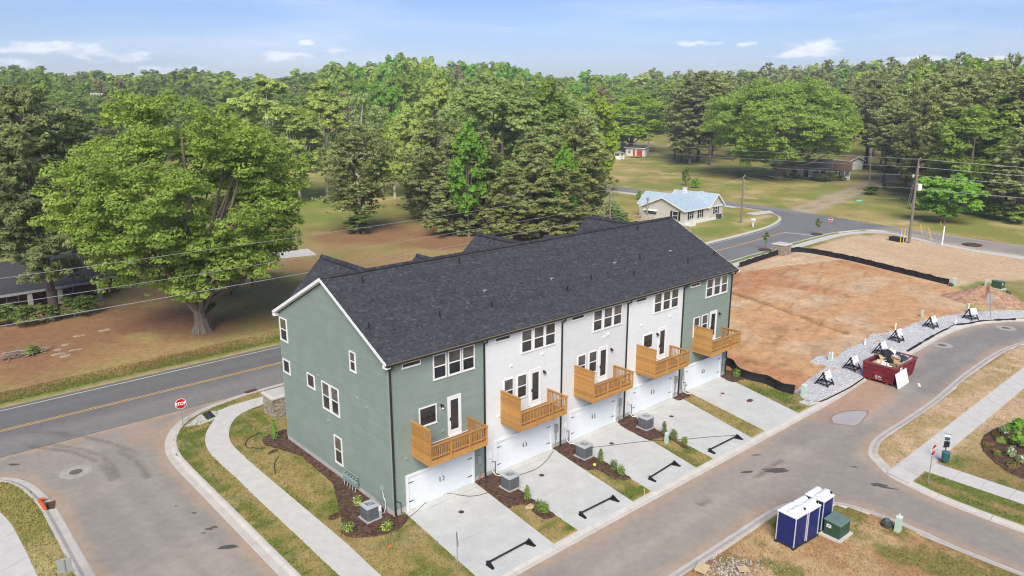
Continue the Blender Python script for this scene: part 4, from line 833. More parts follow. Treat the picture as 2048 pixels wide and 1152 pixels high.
for i, (px, py, rz, lb) in enumerate(((741, 1037, 0, 'air conditioner at the near green corner, in the mulch beside two flowering bushes'), (1020, 976, 0, 'air conditioner in the mulch between the first two driveways from the corner'), (1168, 913.5, 0, 'air conditioner in the mulch between the second and third driveways'), (1291, 856, 0, 'farthest and smallest air conditioner, between the third and fourth driveways'))):
    b = P(px, py); o = ac if i == 0 else dup(ac); o.location = (b.x, b.y, .035); o.rotation_euler = (0, 0, R(rz)); o['label'] = lb
mb = MB(); mb.box(.32, .50, -.44, -.40, .12, .80); o = mb.build('access_panel', m_act, ac)
mb = MB(); mb.box(.30, .46, -.47, -.44, .5, .84); o = mb.build('rating_label', m_signw, ac)
# ---- low black barriers across the driveways
m_bar = M('black painted barrier', (.012, .013, .017), .55, .12, 4, .2, 20)
def make_barrier():
    t = thing('driveway_barrier', '', 'barrier', (0, 0, 0), 0, 'low black barriers across the driveways')
    mb = MB(); mb.box(-1.36, 1.36, -.038, .038, .11, .19); mb.build('bar', m_bar, t, bevel=.012)
    for s in (-1, 1):
        mb = MB(); X = lambda q: s*(1.5-q)
        mb.add([(X(x), y, z) for z in (0, .07) for x, y in ((0, .07), (.30, .07), (.29, .0), (.13, -.48), (0, -.48))], [(0, 1, 2, 3, 4), (5, 6, 7, 8, 9)] + [(k, (k+1) % 5, 5+(k+1) % 5, 5+k) for k in range(5)])
        mb.add([(X(x), y, z) for x in (.03, .10) for y, z in ((.06, .071), (.06, .26), (-.02, .26), (-.43, .071))], [(0, 1, 2, 3), (4, 5, 6, 7), (0, 1, 5, 4), (1, 2, 6, 5), (2, 3, 7, 6), (3, 0, 4, 7)])
        mb.add([(X(x), y, z) for x, y, z in ((.10, -.04, .071), (.10, .04, .071), (.28, .04, .071), (.28, -.04, .071), (.10, -.04, .25), (.10, .04, .25), (.24, .04, .2), (.24, -.04, .2))], [(4, 5, 6, 7), (0, 1, 5, 4), (2, 3, 7, 6), (0, 4, 7, 3), (1, 2, 6, 5)]); mb.build('foot', m_bar, t, bevel=.008)
    return t
bar = make_barrier()
for i, (a, b, lb) in enumerate((((977, 1134), (1062, 1088), 'nearest low black barrier, on the driveway of the corner green unit'), ((1162.6, 1033.6), (1229.8, 999.8), 'low black barrier on the second driveway, the one with a square joint in its slab'), ((1301.6, 961.4), (1351.6, 930), 'low black barrier on the third driveway, between the two planted mulch strips'), ((1420.9, 905.4), (1477.4, 876.8), 'farthest low black barrier, on the fourth driveway with a cable ending at it'))):
    A, B = P(*a), P(*b); c = (A+B)/2; o = bar if i == 0 else dup(bar); o.location = (c.x, c.y+.12, .022); o.rotation_euler = (0, 0, math.atan2(B.y-A.y, B.x-A.x)); o['label'] = lb; k = (B-A).length/2.92; o.scale = (k, 1, 1)
# ---- portable toilets
m_navy = M('navy plastic', (.010, .019, .125), .45, .10, 2, spec=.4); m_roofw = M('translucent white roof plastic', (.74, .77, .77), .5, .05, 2, spec=.4); m_strip = M('pale edge strip', (.52, .54, .56), .5, .05); m_skid = M('black skid', (.03, .03, .045), .7, .1)
def make_potty():
    t = thing('portable_toilet', '', 'portable toilet', (0, 0, 0), 0, 'portable toilets on the corner plot'); h = 1.86
    mb = MB(); mb.box(-.60, .60, -.57, -.42, 0, .12); mb.box(-.60, .60, .42, .57, 0, .12); mb.box(-.58, .58, -.56, .56, .09, .15); mb.build('skid', m_skid, t)
    mb = MB(); mb.box(-.53, .53, -.53, .53, .15, h)
    for k in range(4):
        for s in (-1, 1): mb.box(-.44+k*.235, -.26+k*.235, s*.53-.005, s*.53+.005, .3, h-.15); mb.box(s*.53-.005, s*.53+.005, -.44+k*.235, -.26+k*.235, .3, h-.15)
    mb.build('cabin', m_navy, t)
    for i, (x, y) in enumerate(((-.54, -.54), (.54, -.54), (.54, .54), (-.54, .54))): mb = MB(); mb.box(x-.022, x+.022, y-.022, y+.022, .13, h); mb.build('corner_strip', m_strip, t)
    mb = MB(); mb.box(-.38, .38, .545, .565, .2, h-.1); mb.build('door', m_navy, t)
    mb = MB(); mb.box(-.58, .58, -.58, .58, h, h+.07)
    n = 10
    for x0, x1, r0, y0, y1 in ((-.53, .53, .26, -.50, .12), (-.50, .50, .20, .10, .54)):
        ring = [[(x, (y0+y1)/2+(y1-y0)/2*math.cos(a)*q, h+.06+r0*math.sin(a)*q) for a in [math.pi*k/n for k in range(n+1)]] for x, q in ((x0, .8), (x0+.08, 1), (x1-.08, 1), (x1, .8))]
        m = n+1; mb.add([p for r in ring for p in r], [(a*m+k, a*m+k+1, (a+1)*m+k+1, (a+1)*m+k) for a in range(3) for k in range(n)] + [tuple(range(m)), tuple(3*m+k for k in range(m))[::-1]])
    mb.build('roof', m_roofw, t, smooth=False)
    mb = MB(); mb.cyl((.36, -.44, h), (.36, -.44, h+.24), .05, n=10); mb.cyl((.36, -.44, h+.24), (.36, -.44, h+.29), .07, n=10); mb.build('vent_pipe', m_skid, t)
    return t
pt = make_potty()
for i, (x, y, rz, lb) in enumerate(((14.64, -16.6, -4, 'nearest navy portable toilet, whose whole left side shows'), (15.80, -16.72, -4, 'middle navy portable toilet between two others'), (17.35, -16.75, -2, 'farthest navy portable toilet, right behind the green transformer box'))):
    o = pt if i == 0 else dup(pt); o.location = (x, y, 0); o.rotation_euler = (0, 0, R(rz)); o['label'] = lb
# ---- transformers and utility pedestals
m_tgreen = M('transformer green', (.035, .075, .045), .5, .1, 3, spec=.35); m_tlid = M('weathered lid green', (.13, .19, .17), .5, .12, 3); m_ped = M('pale green plastic', (.42, .54, .45), .5, .06, 3); m_pedcap = M('pale pedestal cap', (.62, .70, .63), .5, .05)
def transformer(loc, rz, s, label):
    t = thing('transformer_box', label, 'transformer', loc, rz, 'green electrical boxes')
    mb = MB(); mb.box(-.8*s, .8*s, -.66*s, .66*s, -.05, .10); mb.build('pad', m_conc, t)
    mb = MB(); mb.add([(x, y, z) for x in (-.62*s, .62*s) for y, z in ((-.5*s, .10), (.5*s, .10), (.5*s, 1.02*s), (-.5*s, .94*s))], [(0, 1, 2, 3), (4, 5, 6, 7), (0, 1, 5, 4), (1, 2, 6, 5), (2, 3, 7, 6), (3, 0, 4, 7)]); c = mb.build('cabinet', m_tgreen, t, bevel=.015)
    mb = MB(); mb.add([(x, y, z) for x in (-.65*s, .65*s) for y, z in ((-.54*s, .945*s), (.54*s, 1.03*s), (.54*s, 1.11*s), (-.54*s, 1.01*s))], [(0, 1, 2, 3), (4, 5, 6, 7), (0, 1, 5, 4), (1, 2, 6, 5), (2, 3, 7, 6), (3, 0, 4, 7)]); l = mb.build('lid', m_tlid, t, bevel=.012)
    mb = MB(); mb.box(-.22*s, .25*s, -.08*s, .08*s, 1.06*s, 1.10*s); mb.build('lid_rib', m_tlid, l)
    mb = MB(); mb.box(-.636*s, -.622*s, .05*s, .33*s, .62*s, .83*s); mb.build('warning_plate', m_signw, c)
    mb = MB(); mb.box(-.640*s, -.6375*s, .10*s, .28*s, .70*s, .72*s); mb.box(-.640*s, -.6375*s, .10*s, .24*s, .75*s, .78*s); mb.build('print', m_hw, c)
    return t
transformer((17.25, -17.92, 0), R(-2), .92, 'large green transformer box on a concrete pad beside the portable toilets')
b = P(1995, 577); transformer((b.x, b.y, 0), R(80), .95, 'green transformer box on the far grass patch behind the clay heap')
def pedestal(px, py, h, w, label, cap=True, arm=False, rz=0):
    b = P(px, py); t = thing('utility_pedestal', label, 'utility box', (b.x, b.y, 0), R(rz), 'pale green utility pedestals')
    mb = MB(); mb.add([(x*w/2*k, y*w/2*.8*k, z) for z, k in ((-.05, 1.1), (h*.3, 1.0), (h, .92)) for x, y in ((-1, -1), (1, -1), (1, 1), (-1, 1))], [(r*4+k, r*4+(k+1) % 4, (r+1)*4+(k+1) % 4, (r+1)*4+k) for r in range(2) for k in range(4)]); mb.build('housing', m_ped, t)
    mb = MB(); q = rrect(w*.52, w*.12, 2); mb.prism([(x, y*.85) for x, y in q], h, h+.06); mb.build('cap', m_pedcap, t)
    if arm: mb = MB(); mb.tube([(-.1, 0, h+.07), (.05, .05, h+.14), (.45, .1, h+.02)], .018, 5); mb.build('marker_whip', m_signw, t)
    return t
pedestal(1795, 1062, .86, .34, 'pale green utility pedestal beside the dark meter lid on the corner plot', arm=True)
pedestal(1607, 792, .92, .42, 'pale green utility pedestal at the end of the black silt fence by the kerb')
pedestal(1332.5, 886.5, .72, .24, 'slim pale green utility pedestal in the grass of the third planted strip')
pedestal(1658.5, 721.5, .72, .24, 'pale green utility pedestal with a white pipe in the grey stone by the clay')
pedestal(1844, 634, .72, .26, 'pale green utility pedestal at the back edge of the gravel')
pedestal(1907.5, 569, .8, .5, 'pale green utility pedestal at the right end of the long silt fence')
pedestal(1972.5, 571.5, .72, .4, 'pale green utility pedestal beside the far transformer box')
def meter_lid(px, py, s, label):
    b = P(px, py); t = thing('meter_box', label, 'meter box', (b.x, b.y, 0), R(25), 'small dark boxes in the grass')
    mb = MB(); mb.blob((0, 0, .14*s), (.34*s, .28*s, .22*s), 3, 8, 5, .08); mb.build('housing', M('dark meter housing', (.055, .06, .05), .8, .3, 5), t); mb = MB(); mb.box(-.16*s, .16*s, -.1*s, .1*s, .33*s, .37*s); mb.build('lid', M('dull lid', (.12, .13, .11), .7, .2, 5), t)
meter_lid(1773, 1052, 1.15, 'dark lumpy meter box beside the pale pedestal on the corner plot'); meter_lid(1902, 572, 1.1, 'small dark box at the right end of the silt fence'); meter_lid(2016, 588, 1.1, 'small dark box with a pale tag to the right of the far transformer')
def pvc(px, py, h, lean, label):
    b = P(px, py); mb = MB(); mb.cyl((0, 0, -.1), (lean, .03, h), .075, n=10); mb.cyl((lean, .03, h), (lean*1.05, .03, h+.07), .09, n=10)
    o = mb.build('standpipe', M('white pvc', (.72, .72, .70), .45, .06), None); o.location = (b.x, b.y, 0); tag(o, label, 'pipe', 'white stub pipes along the gravel')
pvc(1729, 691, .62, .1, 'white stub pipe at the clay edge left of the hidden trestle'); pvc(1790, 660, .66, .1, 'white stub pipe just behind the fourth trestle'); pvc(1910, 651, .66, .12, 'white stub pipe in the gravel between the two farthest trestles'); pvc(1935.5, 624, .9, .16, 'tall white stub pipe at the foot of the clay heap'); pvc(1664, 720, .7, .0, 'white stub pipe against the pedestal in the grey stone')
b = P(1619.5, 804); mb = MB(); mb.box(-.75, .75, -.45, .45, -.02, .05); o = mb.build('meter_vault', m_conc, None, bevel=.01); o.location = (b.x, b.y, .0); o.rotation_euler = (0, 0, R(-8)); tag(o, 'flat square concrete vault lid between the gravel and the last lawn', 'vault lid')
# ---- black trestles with white boards
m_tim = M('black stained timber', (.010, .010, .012), .7, .15, 5); m_ink = M('grey print', (.10, .10, .11), .7, .05); m_board = M('white sign panel', (.76, .77, .79), .5, .04)
def make_trestle():
    t = thing('sign_trestle', '', 'sign stand', (0, 0, 0), 0, 'black trestles with white boards on the gravel'); h = 1.12; w = .46
    for x in (-w, w):
        for nm, a, b in (('leg', (x, -.58, 0), (x, .02, h)), ('leg', (x, .62, 0), (x, -.02, h+.02))): mb = MB(); mb.beam(a, b, .07, .10, (1, 0, 0)); mb.build(nm, m_tim, t)
        mb = MB(); mb.beam((x, -.50, .18), (x, .50, .2), .05, .09); mb.build('side_brace', m_tim, t)
    for y, z in ((-.49, .2), (-.28, .55), (.50, .24)): mb = MB(); mb.beam((-w-.06, y, z), (w+.06, y, z), .05, .09); mb.build('cross_rail', m_tim, t)
    mb = MB(); mb.beam((-w-.08, 0, h), (w+.08, 0, h), .10, .12); mb.build('top_rail', m_tim, t)
    mb = MB(); mb.box(-.50, .36, -.012, .012, -.36, .36); s = mb.build('board', m_board, t); s.location = (.12, -.22, .92); s.rotation_euler = (R(-26), 0, 0)
    mb = MB(); g = random.Random(2)
    for k in range(5): ww = g.uniform(.2, .3); mb.box(-.07-ww, -.07+ww, -.0155, -.0125, .22-k*.1, .235-k*.1)
    mb.build('print', m_ink, s); mb = MB(); mb.box(-.36, .24, -.0155, -.0125, -.305, -.26); mb.build('print', m_hw, s); return t
tr = make_trestle(); SG = 'black trestle carrying a white board, '
for i, (px, py, rz, lb) in enumerate(((1650, 772, -2, 'nearest of all, by the pedestal'), (1704.5, 741, -4, 'second nearest, just left of the red skip'), (1762, 711, -4, 'half hidden behind the skip'), (1793.5, 684, -4, 'alone beyond the red skip at mid gravel'), (1862.5, 656.5, -7, 'next to last, left of a white stub pipe'), (1942, 640, -22, 'farthest of all, in front of the clay heap'))):
    b = P(px, py); o = tr if i == 0 else dup(tr); o.location = (b.x+.1, b.y+.1, .06); o.rotation_euler = (0, 0, R(rz)); o['label'] = SG+lb
# ---- red skip and its load
m_skip = M('oxblood skip paint', (.155, .012, .022), .5, .25, 2.5, .3, 20, spec=.35, col2=(.20, .02, .03)); m_rust = M('worn skip rim', (.20, .06, .05), .7, .3, 6); m_dark = M('skip interior', (.05, .02, .02), .8, .2)
t = thing('skip', 'dark red open top skip heaped with building waste on the alley', 'skip', (44.5, -9.66, RZ), R(-1.5)); skip = t
hx, hy, H = 2.08, 1.16, 1.62; fl = .13
def flare(s): return [(-hx-s, -hy-s), (hx+s, -hy-s), (hx+s, hy+s), (-hx-s, hy+s)]
mb = MB(); lo, hi = flare(0), flare(fl); mb.add([(*p, .18) for p in lo]+[(*p, H) for p in hi]+[(p[0]*.975, p[1]*.96, H) for p in hi]+[(p[0]*.96, p[1]*.94, .25) for p in lo], [(k, (k+1) % 4, 4+(k+1) % 4, 4+k) for k in range(4)] + [(4+k, 4+(k+1) % 4, 8+(k+1) % 4, 8+k) for k in range(4)] + [(8+k, 8+(k+1) % 4, 12+(k+1) % 4, 12+k) for k in range(4)] + [(12, 13, 14, 15), (0, 1, 2, 3)]); body = mb.build('body', m_skip, t)
for a, b in zip(hi, hi[1:]+hi[:1]): mb = MB(); mb.beam((*a, H), (*b, H), .14, .12); mb.build('rim', m_rust, t)
for k in range(6):
    x = -hx+.35+k*(2*hx-.7)/5
    for s in (-1, 1): mb = MB(); mb.beam((x, s*hy, .2), (x, s*(hy+fl), H-.06), .10, .12, (1, 0, 0)); mb.build('rib', m_skip, t)
for z in (.28, .75, 1.2): mb = MB(); f = (z-.18)/(H-.18)*fl; mb.beam((-hx-f-.03, -hy-f, z), (-hx-f-.03, hy+f, z), .09, .09); mb.build('end_rib', m_skip, t)
for y in (-hy-.02, hy+.02): mb = MB(); mb.beam((-hx-.02, y, .15), (-hx-fl-.02, y*1.1, H), .12, .12); mb.build('corner_post', m_skip, t)
for y in (-.75, .75): mb = MB(); mb.box(-hx-.1, hx+.1, y-.08, y+.08, .05, .18); mb.build('runner', m_rust, t)
for x in (-hx+.15, hx-.2):
    for y in (-.95, .95): mb = MB(); mb.cyl((x, y-.1, .1), (x, y+.1, .1), .10, n=12); mb.build('roller', m_dark, t)
text('logo', 'GW', .32, m_signw, t, (-hx-.085, .0, .54), (R(90), 0, R(-90)), .003, .0); mb = MB(); 
for k in range(7): mb.box(-hx-.075, -hx-.06, -.30+k*.085, -.25+k*.085, .345, .375)
mb.build('small_print', m_signw, t)
mb = MB(); mb.box(-1.22, -.78, -hy-.165, -hy-.15, .98, 1.46); pl = mb.build('number_plate', m_signw, t); text('number', '6', .36, m_red, pl, (-1.0, -hy-.17, 1.22), (R(90), 0, 0), .003, .01)
# load: bags, boxes, boards and sheets, each lying in the skip
LM = {n: M('waste '+n, c, .8, .15, 3) for n, c in dict(cardboard=(.42, .29, .15), black=(.018, .018, .022), white=(.72, .72, .70), plywood=(.55, .42, .24), navy=(.03, .05, .10), grey=(.35, .33, .31), brown=(.20, .13, .08), cream=(.62, .54, .40)).items()}
g = random.Random(11); mb = MB(); n = 12; ys = [-hy*.92+k*hy*1.84/8 for k in range(9)]; xs = [-hx*.95+k*hx*1.9/n for k in range(n+1)]
mb.add([(x, y, 1.36+.2*math.sin(k*1.7)*math.cos(j)+g.uniform(-.08, .1)) for k, x in enumerate(xs) for j, y in enumerate(ys)], [(k*9+j, (k+1)*9+j, (k+1)*9+j+1, k*9+j+1) for k in range(n) for j in range(8)])
o = mb.build('mixed_waste', LM['grey'], None); o.location = t.location; tag(o, 'rough fill of mixed building waste lying in the red skip', 'waste', kind='stuff')
for nm, lb, cat, mat, kind, x, y, z, sx, sy, sz, rx, ry, rz in (
    ('waste_bag', 'large black rubbish bag heaped at the back of the skip', 'bag', 'black', 'b', .55, .62, 1.62, .62, .42, .32, 0, 0, 0), ('waste_bag', 'shiny black rubbish bag in the middle of the skip', 'bag', 'black', 'b', -.72, -.05, 1.50, .46, .30, .24, .2, .3, .4),
    ('waste_bag', 'white plastic bag bulging in the far right of the skip', 'bag', 'white', 'b', 1.35, .55, 1.55, .5, .38, .26, 0, 0, 0), ('waste_bag', 'cream sack at the far rim of the skip', 'bag', 'cream', 'b', 1.75, .78, 1.62, .34, .28, .22, 0, 0, 0),
    ('cardboard_box', 'flattened brown carton near the front corner of the skip', 'box', 'cardboard', 'x', -.75, -.72, 1.52, .55, .40, .22, .2, -.15, .5), ('cardboard_box', 'pale carton on the left side of the skip', 'box', 'cream', 'x', -1.15, .35, 1.50, .50, .50, .18, -.2, .1, .3), ('cardboard_box', 'pinkish brown carton right of centre in the skip', 'box', 'cardboard', 'x', .65, -.2, 1.5, .6, .5, .2, .15, .1, -.4), ('cardboard_box', 'grey brown carton by the near corner rim of the skip', 'box', 'brown', 'x', -1.3, -.72, 1.46, .5, .4, .2, -.1, .15, .2),
    ('plywood_sheet', 'tan plywood offcut lying flat on the waste', 'board', 'plywood', 'x', -.45, .45, 1.56, .9, .5, .03, .1, -.1, .6), ('plywood_sheet', 'pale plywood offcut propped at the left end of the skip', 'board', 'plywood', 'x', -1.75, .25, 1.45, .5, .6, .03, .3, .2, .1), ('foam_sheet', 'bright white foam sheet at the right of the skip', 'board', 'white', 'x', .95, .05, 1.60, .8, .35, .05, .15, .1, .35), ('foam_sheet', 'white foam sheet against the near left rim of the skip', 'board', 'white', 'x', -1.7, -.35, 1.48, .5, .7, .05, .2, -.2, .2), ('foam_sheet', 'white foam strip along the far right rim of the skip', 'board', 'white', 'x', 1.75, -.45, 1.5, .5, .5, .05, .1, .2, .2),
    ('waste_bag', 'navy plastic wrap at the right front of the skip', 'bag', 'navy', 'b', 1.1, -.6, 1.5, .4, .24, .18, .1, 0, .3), ('waste_bag', 'small navy bundle behind the white foam sheet', 'bag', 'navy', 'b', 1.5, .0, 1.55, .3, .2, .15, 0, 0, 0), ('timber_offcut', 'brown timber offcut poking over the back of the skip', 'timber', 'brown', 'x', -.1, .95, 1.68, .9, .09, .06, 0, .15, -.5), ('timber_offcut', 'thin pale lath leaning over the near left rim', 'timber', 'cream', 'x', -2.05, -.45, 1.5, .9, .05, .03, 0, .75, .3)):
    mb = MB()
    if kind == 'b': mb.blob((0, 0, 0), (sx, sy, sz), int(x*100), 11, 7, .22)
    elif sz > .1: mb.box(-sx/2, sx/2, -sy/2, sy/2, -sz/2, sz/2); mb.box(-sx/2-.02, 0, -sy/2-.12, -sy/2, sz/2-.02, sz/2)
    else: mb.box(-sx/2, sx/2, -sy/2, sy/2, -sz/2, sz/2)
    o = mb.build(nm, LM[mat], None, smooth=False); o.location = (t.location[0]+x, t.location[1]+y, t.location[2]+z+.14); o.rotation_euler = (rx, ry, rz); o.scale = (1.22, 1.22, 1.3); tag(o, lb, cat, 'building waste in the red skip')
A, B = Vector((42.05, -11.42, RZ)), Vector((44.45, -11.42, RZ)); mb = MB(); mb.box(0, 2.35, -.012, .012, 0, 1.28); o = mb.build('white_board', M('white drywall sheet', (.74, .74, .71), .7, .03), None); o.location = A+Vector((0, 0, .01)); o.rotation_euler = (R(-17), 0, R(1)); tag(o, 'big white wall board leaning on the side of the red skip', 'board')
b = P(1838, 770, RZ); mb = MB(); mb.box(-.35, .35, -.1, .1, 0, .03); o = mb.build('foam_strip', LM['white'], None); o.location = b; o.rotation_euler = (0, 0, .5); tag(o, 'small white scrap lying on the alley right of the skip', 'scrap')
# ---- silt fences
m_silt = M('black silt fabric', (.012, .012, .015), .75, .25, 2, .5, 8); m_stake = M('grey wooden stake', (.22, .17, .12), .85, .15, 6)
def silt(name, pts, h, label):
    t = thing(name, label, 'fence', (0, 0, 0), 0, 'black silt fences round the bare plots'); p = resample(smooth_path(pts, .7), max(4, int(plen(pts)/.45))); g = random.Random(len(p)); T = np.gradient(p, axis=0); T /= np.linalg.norm(T, axis=1)[:, None]; N = np.c_[-T[:, 1], T[:, 0]]; vs = []; n = len(p)
    for k in range(n):
        w = .05*math.sin(k*1.3)+g.uniform(-.05, .05); hh = h*(1-.10*abs(math.sin(k*.6)))+g.uniform(-.04, .04); x, y = p[k]
        for f, z in ((0, -.02), (.5, hh*.5), (1, hh), (1.05, hh), (.55, hh*.5), (.05, -.02)): q = w*math.sin(f*3)+(.02 if f in (1.05, .55, .05) else 0)-(.10 if z < 0 else 0); vs.append((x+N[k][0]*q, y+N[k][1]*q, z))
    mb = MB(); mb.add(vs, [(a*6+b, a*6+(b+1) % 6, (a+1)*6+(b+1) % 6, (a+1)*6+b) for a in range(n-1) for b in range(6)]); mb.build('fabric', m_silt, t)
    for k in range(3, n-1, 5): x, y = p[k]; mb = MB(); mb.beam((x+N[k][0]*.06, y+N[k][1]*.06, -.1), (x+N[k][0]*.06+g.uniform(-.06, .06), y+N[k][1]*.06, h+g.uniform(.1, .35)), .04, .04); mb.build('stake', m_stake, t)
silt('silt_fence', SILT[:1]+SILT[1:], .80, 'long black silt fence round the back of the bare clay plot')
silt('silt_fence', [(35.7, 3.0), (36.3, 1.0)]+PL([(1482, 755), (1530, 767), (1562, 782), (1588, 789)]), .80, 'short black silt fence between the last lawn and the bare clay plot')
mb = MB(); mb.tube([(*p, .03) for p in smooth_path(PL([(1612, 803), (1640, 804), (1665, 793), (1700, 775), (1727, 757)]), .8)]+[], .05, 6); 
o = mb.build('erosion_sock', m_silt, None); tag(o, 'thin black fabric edge along the kerb in front of the gravel, left of the skip', 'erosion sock', 'black fabric edges along the gravel')
mb = MB(); q = smooth_path(PL([(1815, 703), (1850, 682), (1880, 665), (1897, 657), (1905, 652), (1935, 648), (1960, 643), (1985, 641), (2030, 639)]), .6); g = random.Random(5); mb.tube([(p[0], p[1], .05) for p in q], [g.uniform(.05, .14) for _ in q], 7); o = mb.build('erosion_sock', m_silt, None); tag(o, 'lumpy black fabric edge along the kerb of the far gravel, right of the skip', 'erosion sock', 'black fabric edges along the gravel')
# clay heap
c = P(1984, 603); mb = MB(); g = random.Random(3); n = 30; rings = 12; vs = [(0, 0, 1.5)]
for r in range(1, rings+1):
    f = r/rings
    for k in range(n): a = 2*math.pi*k/n; q = 1+.12*math.sin(3*a+1)+.07*math.sin(7*a); vs.append((4.7*f*q*math.cos(a), 4.1*f*q*math.sin(a), 1.5*(1-f)**1.05*(1+.18*math.sin(5*a+f*4))+g.uniform(-.07, .07)*(1-f*.4)-(.06 if r == rings else 0)))
mb.add(vs, [(0, 1+k, 1+(k+1) % n) for k in range(n)] + [(1+(r-1)*n+k, 1+r*n+k, 1+r*n+(k+1) % n, 1+(r-1)*n+(k+1) % n) for r in range(1, rings) for k in range(n)]); o = mb.build('clay_heap', M('heaped red clay', (.33, .18, .115), .95, .3, 2, 1.0, 6, col2=(.43, .27, .18), detail=9), None); o.location = (c.x+1, c.y+1, 0); o['kind'] = 'structure'
# ---- stone pillars
m_stone = M('rough brown stone', (.20, .165, .125), .9, .25, 5, .6, 15, attr='v', col2=(.40, .34, .27)); m_cap = M('pale cast cap', (.50, .48, .45), .85, .1)
def pillar(loc, w, h, label):
    t = thing('stone_pillar', label, 'pillar', loc, 0, 'stone entrance pillars'); mb = MB(); mb.box(-w/2+.04, w/2-.04, -w/2+.04, w/2-.04, -.1, h); mb.build('core', M('mortar', (.17, .15, .13), .95, .2, 6), t)
    g = random.Random(int(loc[0]))
    mb = MB()
    for ax in range(4):
        z = 0
        while z < h-.02:
            dz = min(h-z, g.uniform(.09, .16)); u = -w/2
            while u < w/2-.02:
                du = min(w/2-u, g.uniform(.12, .34)); mb.val = g.random(); d = g.uniform(.0, .035); a = MB(); 
                m4 = Matrix.Rotation(ax*math.pi/2, 4, 'Z'); mb.box(u+.008, u+du-.008, -w/2-d, -w/2+.06, z+.008, z+dz-.008, m4); u += du
            z += dz
    o = mb.build('stonework', m_stone, t); o['kind'] = 'stuff'
    mb = MB(); mb.add([(sx*w*k, sy*w*k, z) for z, k in ((h, .56), (h+.12, .56), (h+.2, .46)) for sx, sy in ((-1, -1), (1, -1), (1, 1), (-1, 1))], [(0, 1, 2, 3), (8, 9, 10, 11)]+[(r*4+k, r*4+(k+1) % 4, (r+1)*4+(k+1) % 4, (r+1)*4+k) for r in range(2) for k in range(4)]); mb.build('cap', m_cap, t)
pillar((1.55, 18.2, 0), 1.7, 1.55, 'rough stone pillar with a pale cap behind the green gable corner'); pillar((85.3, 23.0, 0), 2.0, 1.5, 'far rough stone pillar on the pavement beyond the clay plot')
# ---- dog waste station
b = P(1887.5, 923.5); t = thing('dog_waste_station', 'green dog waste station with a bin, bag dispenser and small sign', 'waste station', (b.x, b.y, 0), R(-62)); m_dog = M('dark teal plastic', (.012, .085, .095), .45, .08, 3, spec=.4)
mb = MB(); mb.beam((0, .0, 0), (0, 0, 1.95), .05, .05); mb.build('post', m_hw, t); mb = MB(); mb.lathe([(.20, .22), (.24, .26), (.25, .80), (.20, .84), (.001, .86)], 16, (0, -.28, 0)); mb.build('bin', m_dog, t); mb = MB(); mb.lathe([(.26, .80), (.26, .84), (.20, .87), (.001, .88)], 16, (0, -.28, .01)); mb.build('bin_lid', M('worn teal lid', (.05, .15, .18), .4, .1), t)
mb = MB(); mb.box(-.16, .16, -.14, -.03, 1.12, 1.52); mb.box(-.2, .0, -.22, -.06, 1.10, 1.18); mb.build('bag_dispenser', m_hw, t, bevel=.02); mb = MB(); mb.box(-.15, .15, -.05, -.03, 1.58, 1.80); mb.build('notice', m_dog, t); mb = MB(); mb.box(-.11, .11, -.054, -.05, 1.82, 1.93); mb.box(-.15, .15, -.05, -.03, 1.80, 1.96); mb.build('sign', m_signw, t); mb = MB(); mb.box(-.2, .2, -.03, .03, 1.98, 2.01); mb.build('crossbar', m_steel, t)
# ---- tactile mat, grate, orange sock, stakes, flags, cables
mb = MB(); q = PL([(403.8, 828.4), (419.9, 822), (431.2, 833.3), (415, 839.7)]); mb.prism([tuple(p) for p in q], .0, .03)
for i in range(6):
    for j in range(6): u, v = (i+.5)/6, (j+.5)/6; p = (Vector(q[0])*(1-u)+Vector(q[1])*u)*(1-v)+(Vector(q[3])*(1-u)+Vector(q[2])*u)*v; mb.lathe([(.04, .0), (.03, .012), (.001, .013)], 6, (p.x, p.y, .03))
tag(mb.build('tactile_mat', M('dark tactile plate', (.03, .032, .04), .6, .1), None), 'dark tactile paving plate set in the pavement ramp by the stop sign', 'tactile plate')
def curb_inlet(px, py, rz, label, sock=False):
    b = P(px, py, -.05); t = thing('storm_grate', label, 'drain grate', (b.x, b.y, -.10), R(rz), 'storm drain grates in the kerbs'); m_gr = M('rusty grate', (.12, .06, .045), .8, .25, 8)
    mb = MB(); mb.box(-.5, .5, -.24, .24, -.05, .012); mb.build('frame', M('grate pit', (.04, .025, .02), .9, .1), t); mb = MB()
    for k in range(9): mb.box(-.46+k*.107, -.41+k*.107, -.22, .22, .013, .035)
    mb.box(-.5, .5, -.24, -.21, .013, .034); mb.box(-.5, .5, .21, .24, .013, .034); mb.build('bars', m_gr, t); return t
curb_inlet(100, 1009.5, 78, 'rusty storm drain grate in the left kerb beside the orange sock'); curb_inlet(502, 781, 8, 'rusty storm drain grate in the main road kerb left of the green gable')
mb = MB(); q = [P(79, 1003), P(84, 1009), P(88, 1014), P(91, 1020)]; mb.tube([(p.x, p.y, .08) for p in q], [.10, .12, .12, .09], 8); mb.tube([(q[0].x-.05, q[0].y+.1, .08), (q[0].x+.35, q[0].y+.05, .05)], [.1, .08], 8); tag(mb.build('inlet_sock', M('orange inlet sock', (.52, .10, .035), .8, .15, 5), None), 'orange fabric inlet sock lying beside the left drain grate', 'inlet sock')
m_lath = M('raw pine lath', (.58, .42, .22), .8, .1); m_flag = M('orange flag', (.75, .16, .06), .7, .05)
def stake(px, py, h, lean, label, m=None, flat=False):
    b = P(px, py); mb = MB()
    if flat: mb.beam((-.28, 0, .03), (.28, .05, .04), .05, .03)
    else: mb.beam((0, 0, -.05), (lean, 0, h), .05, .035)
    o = mb.build('survey_stake', m or m_lath, None); o.location = b; o.rotation_euler = (0, 0, R(50 if flat else 0)); tag(o, label, 'stake', 'wooden survey stakes')
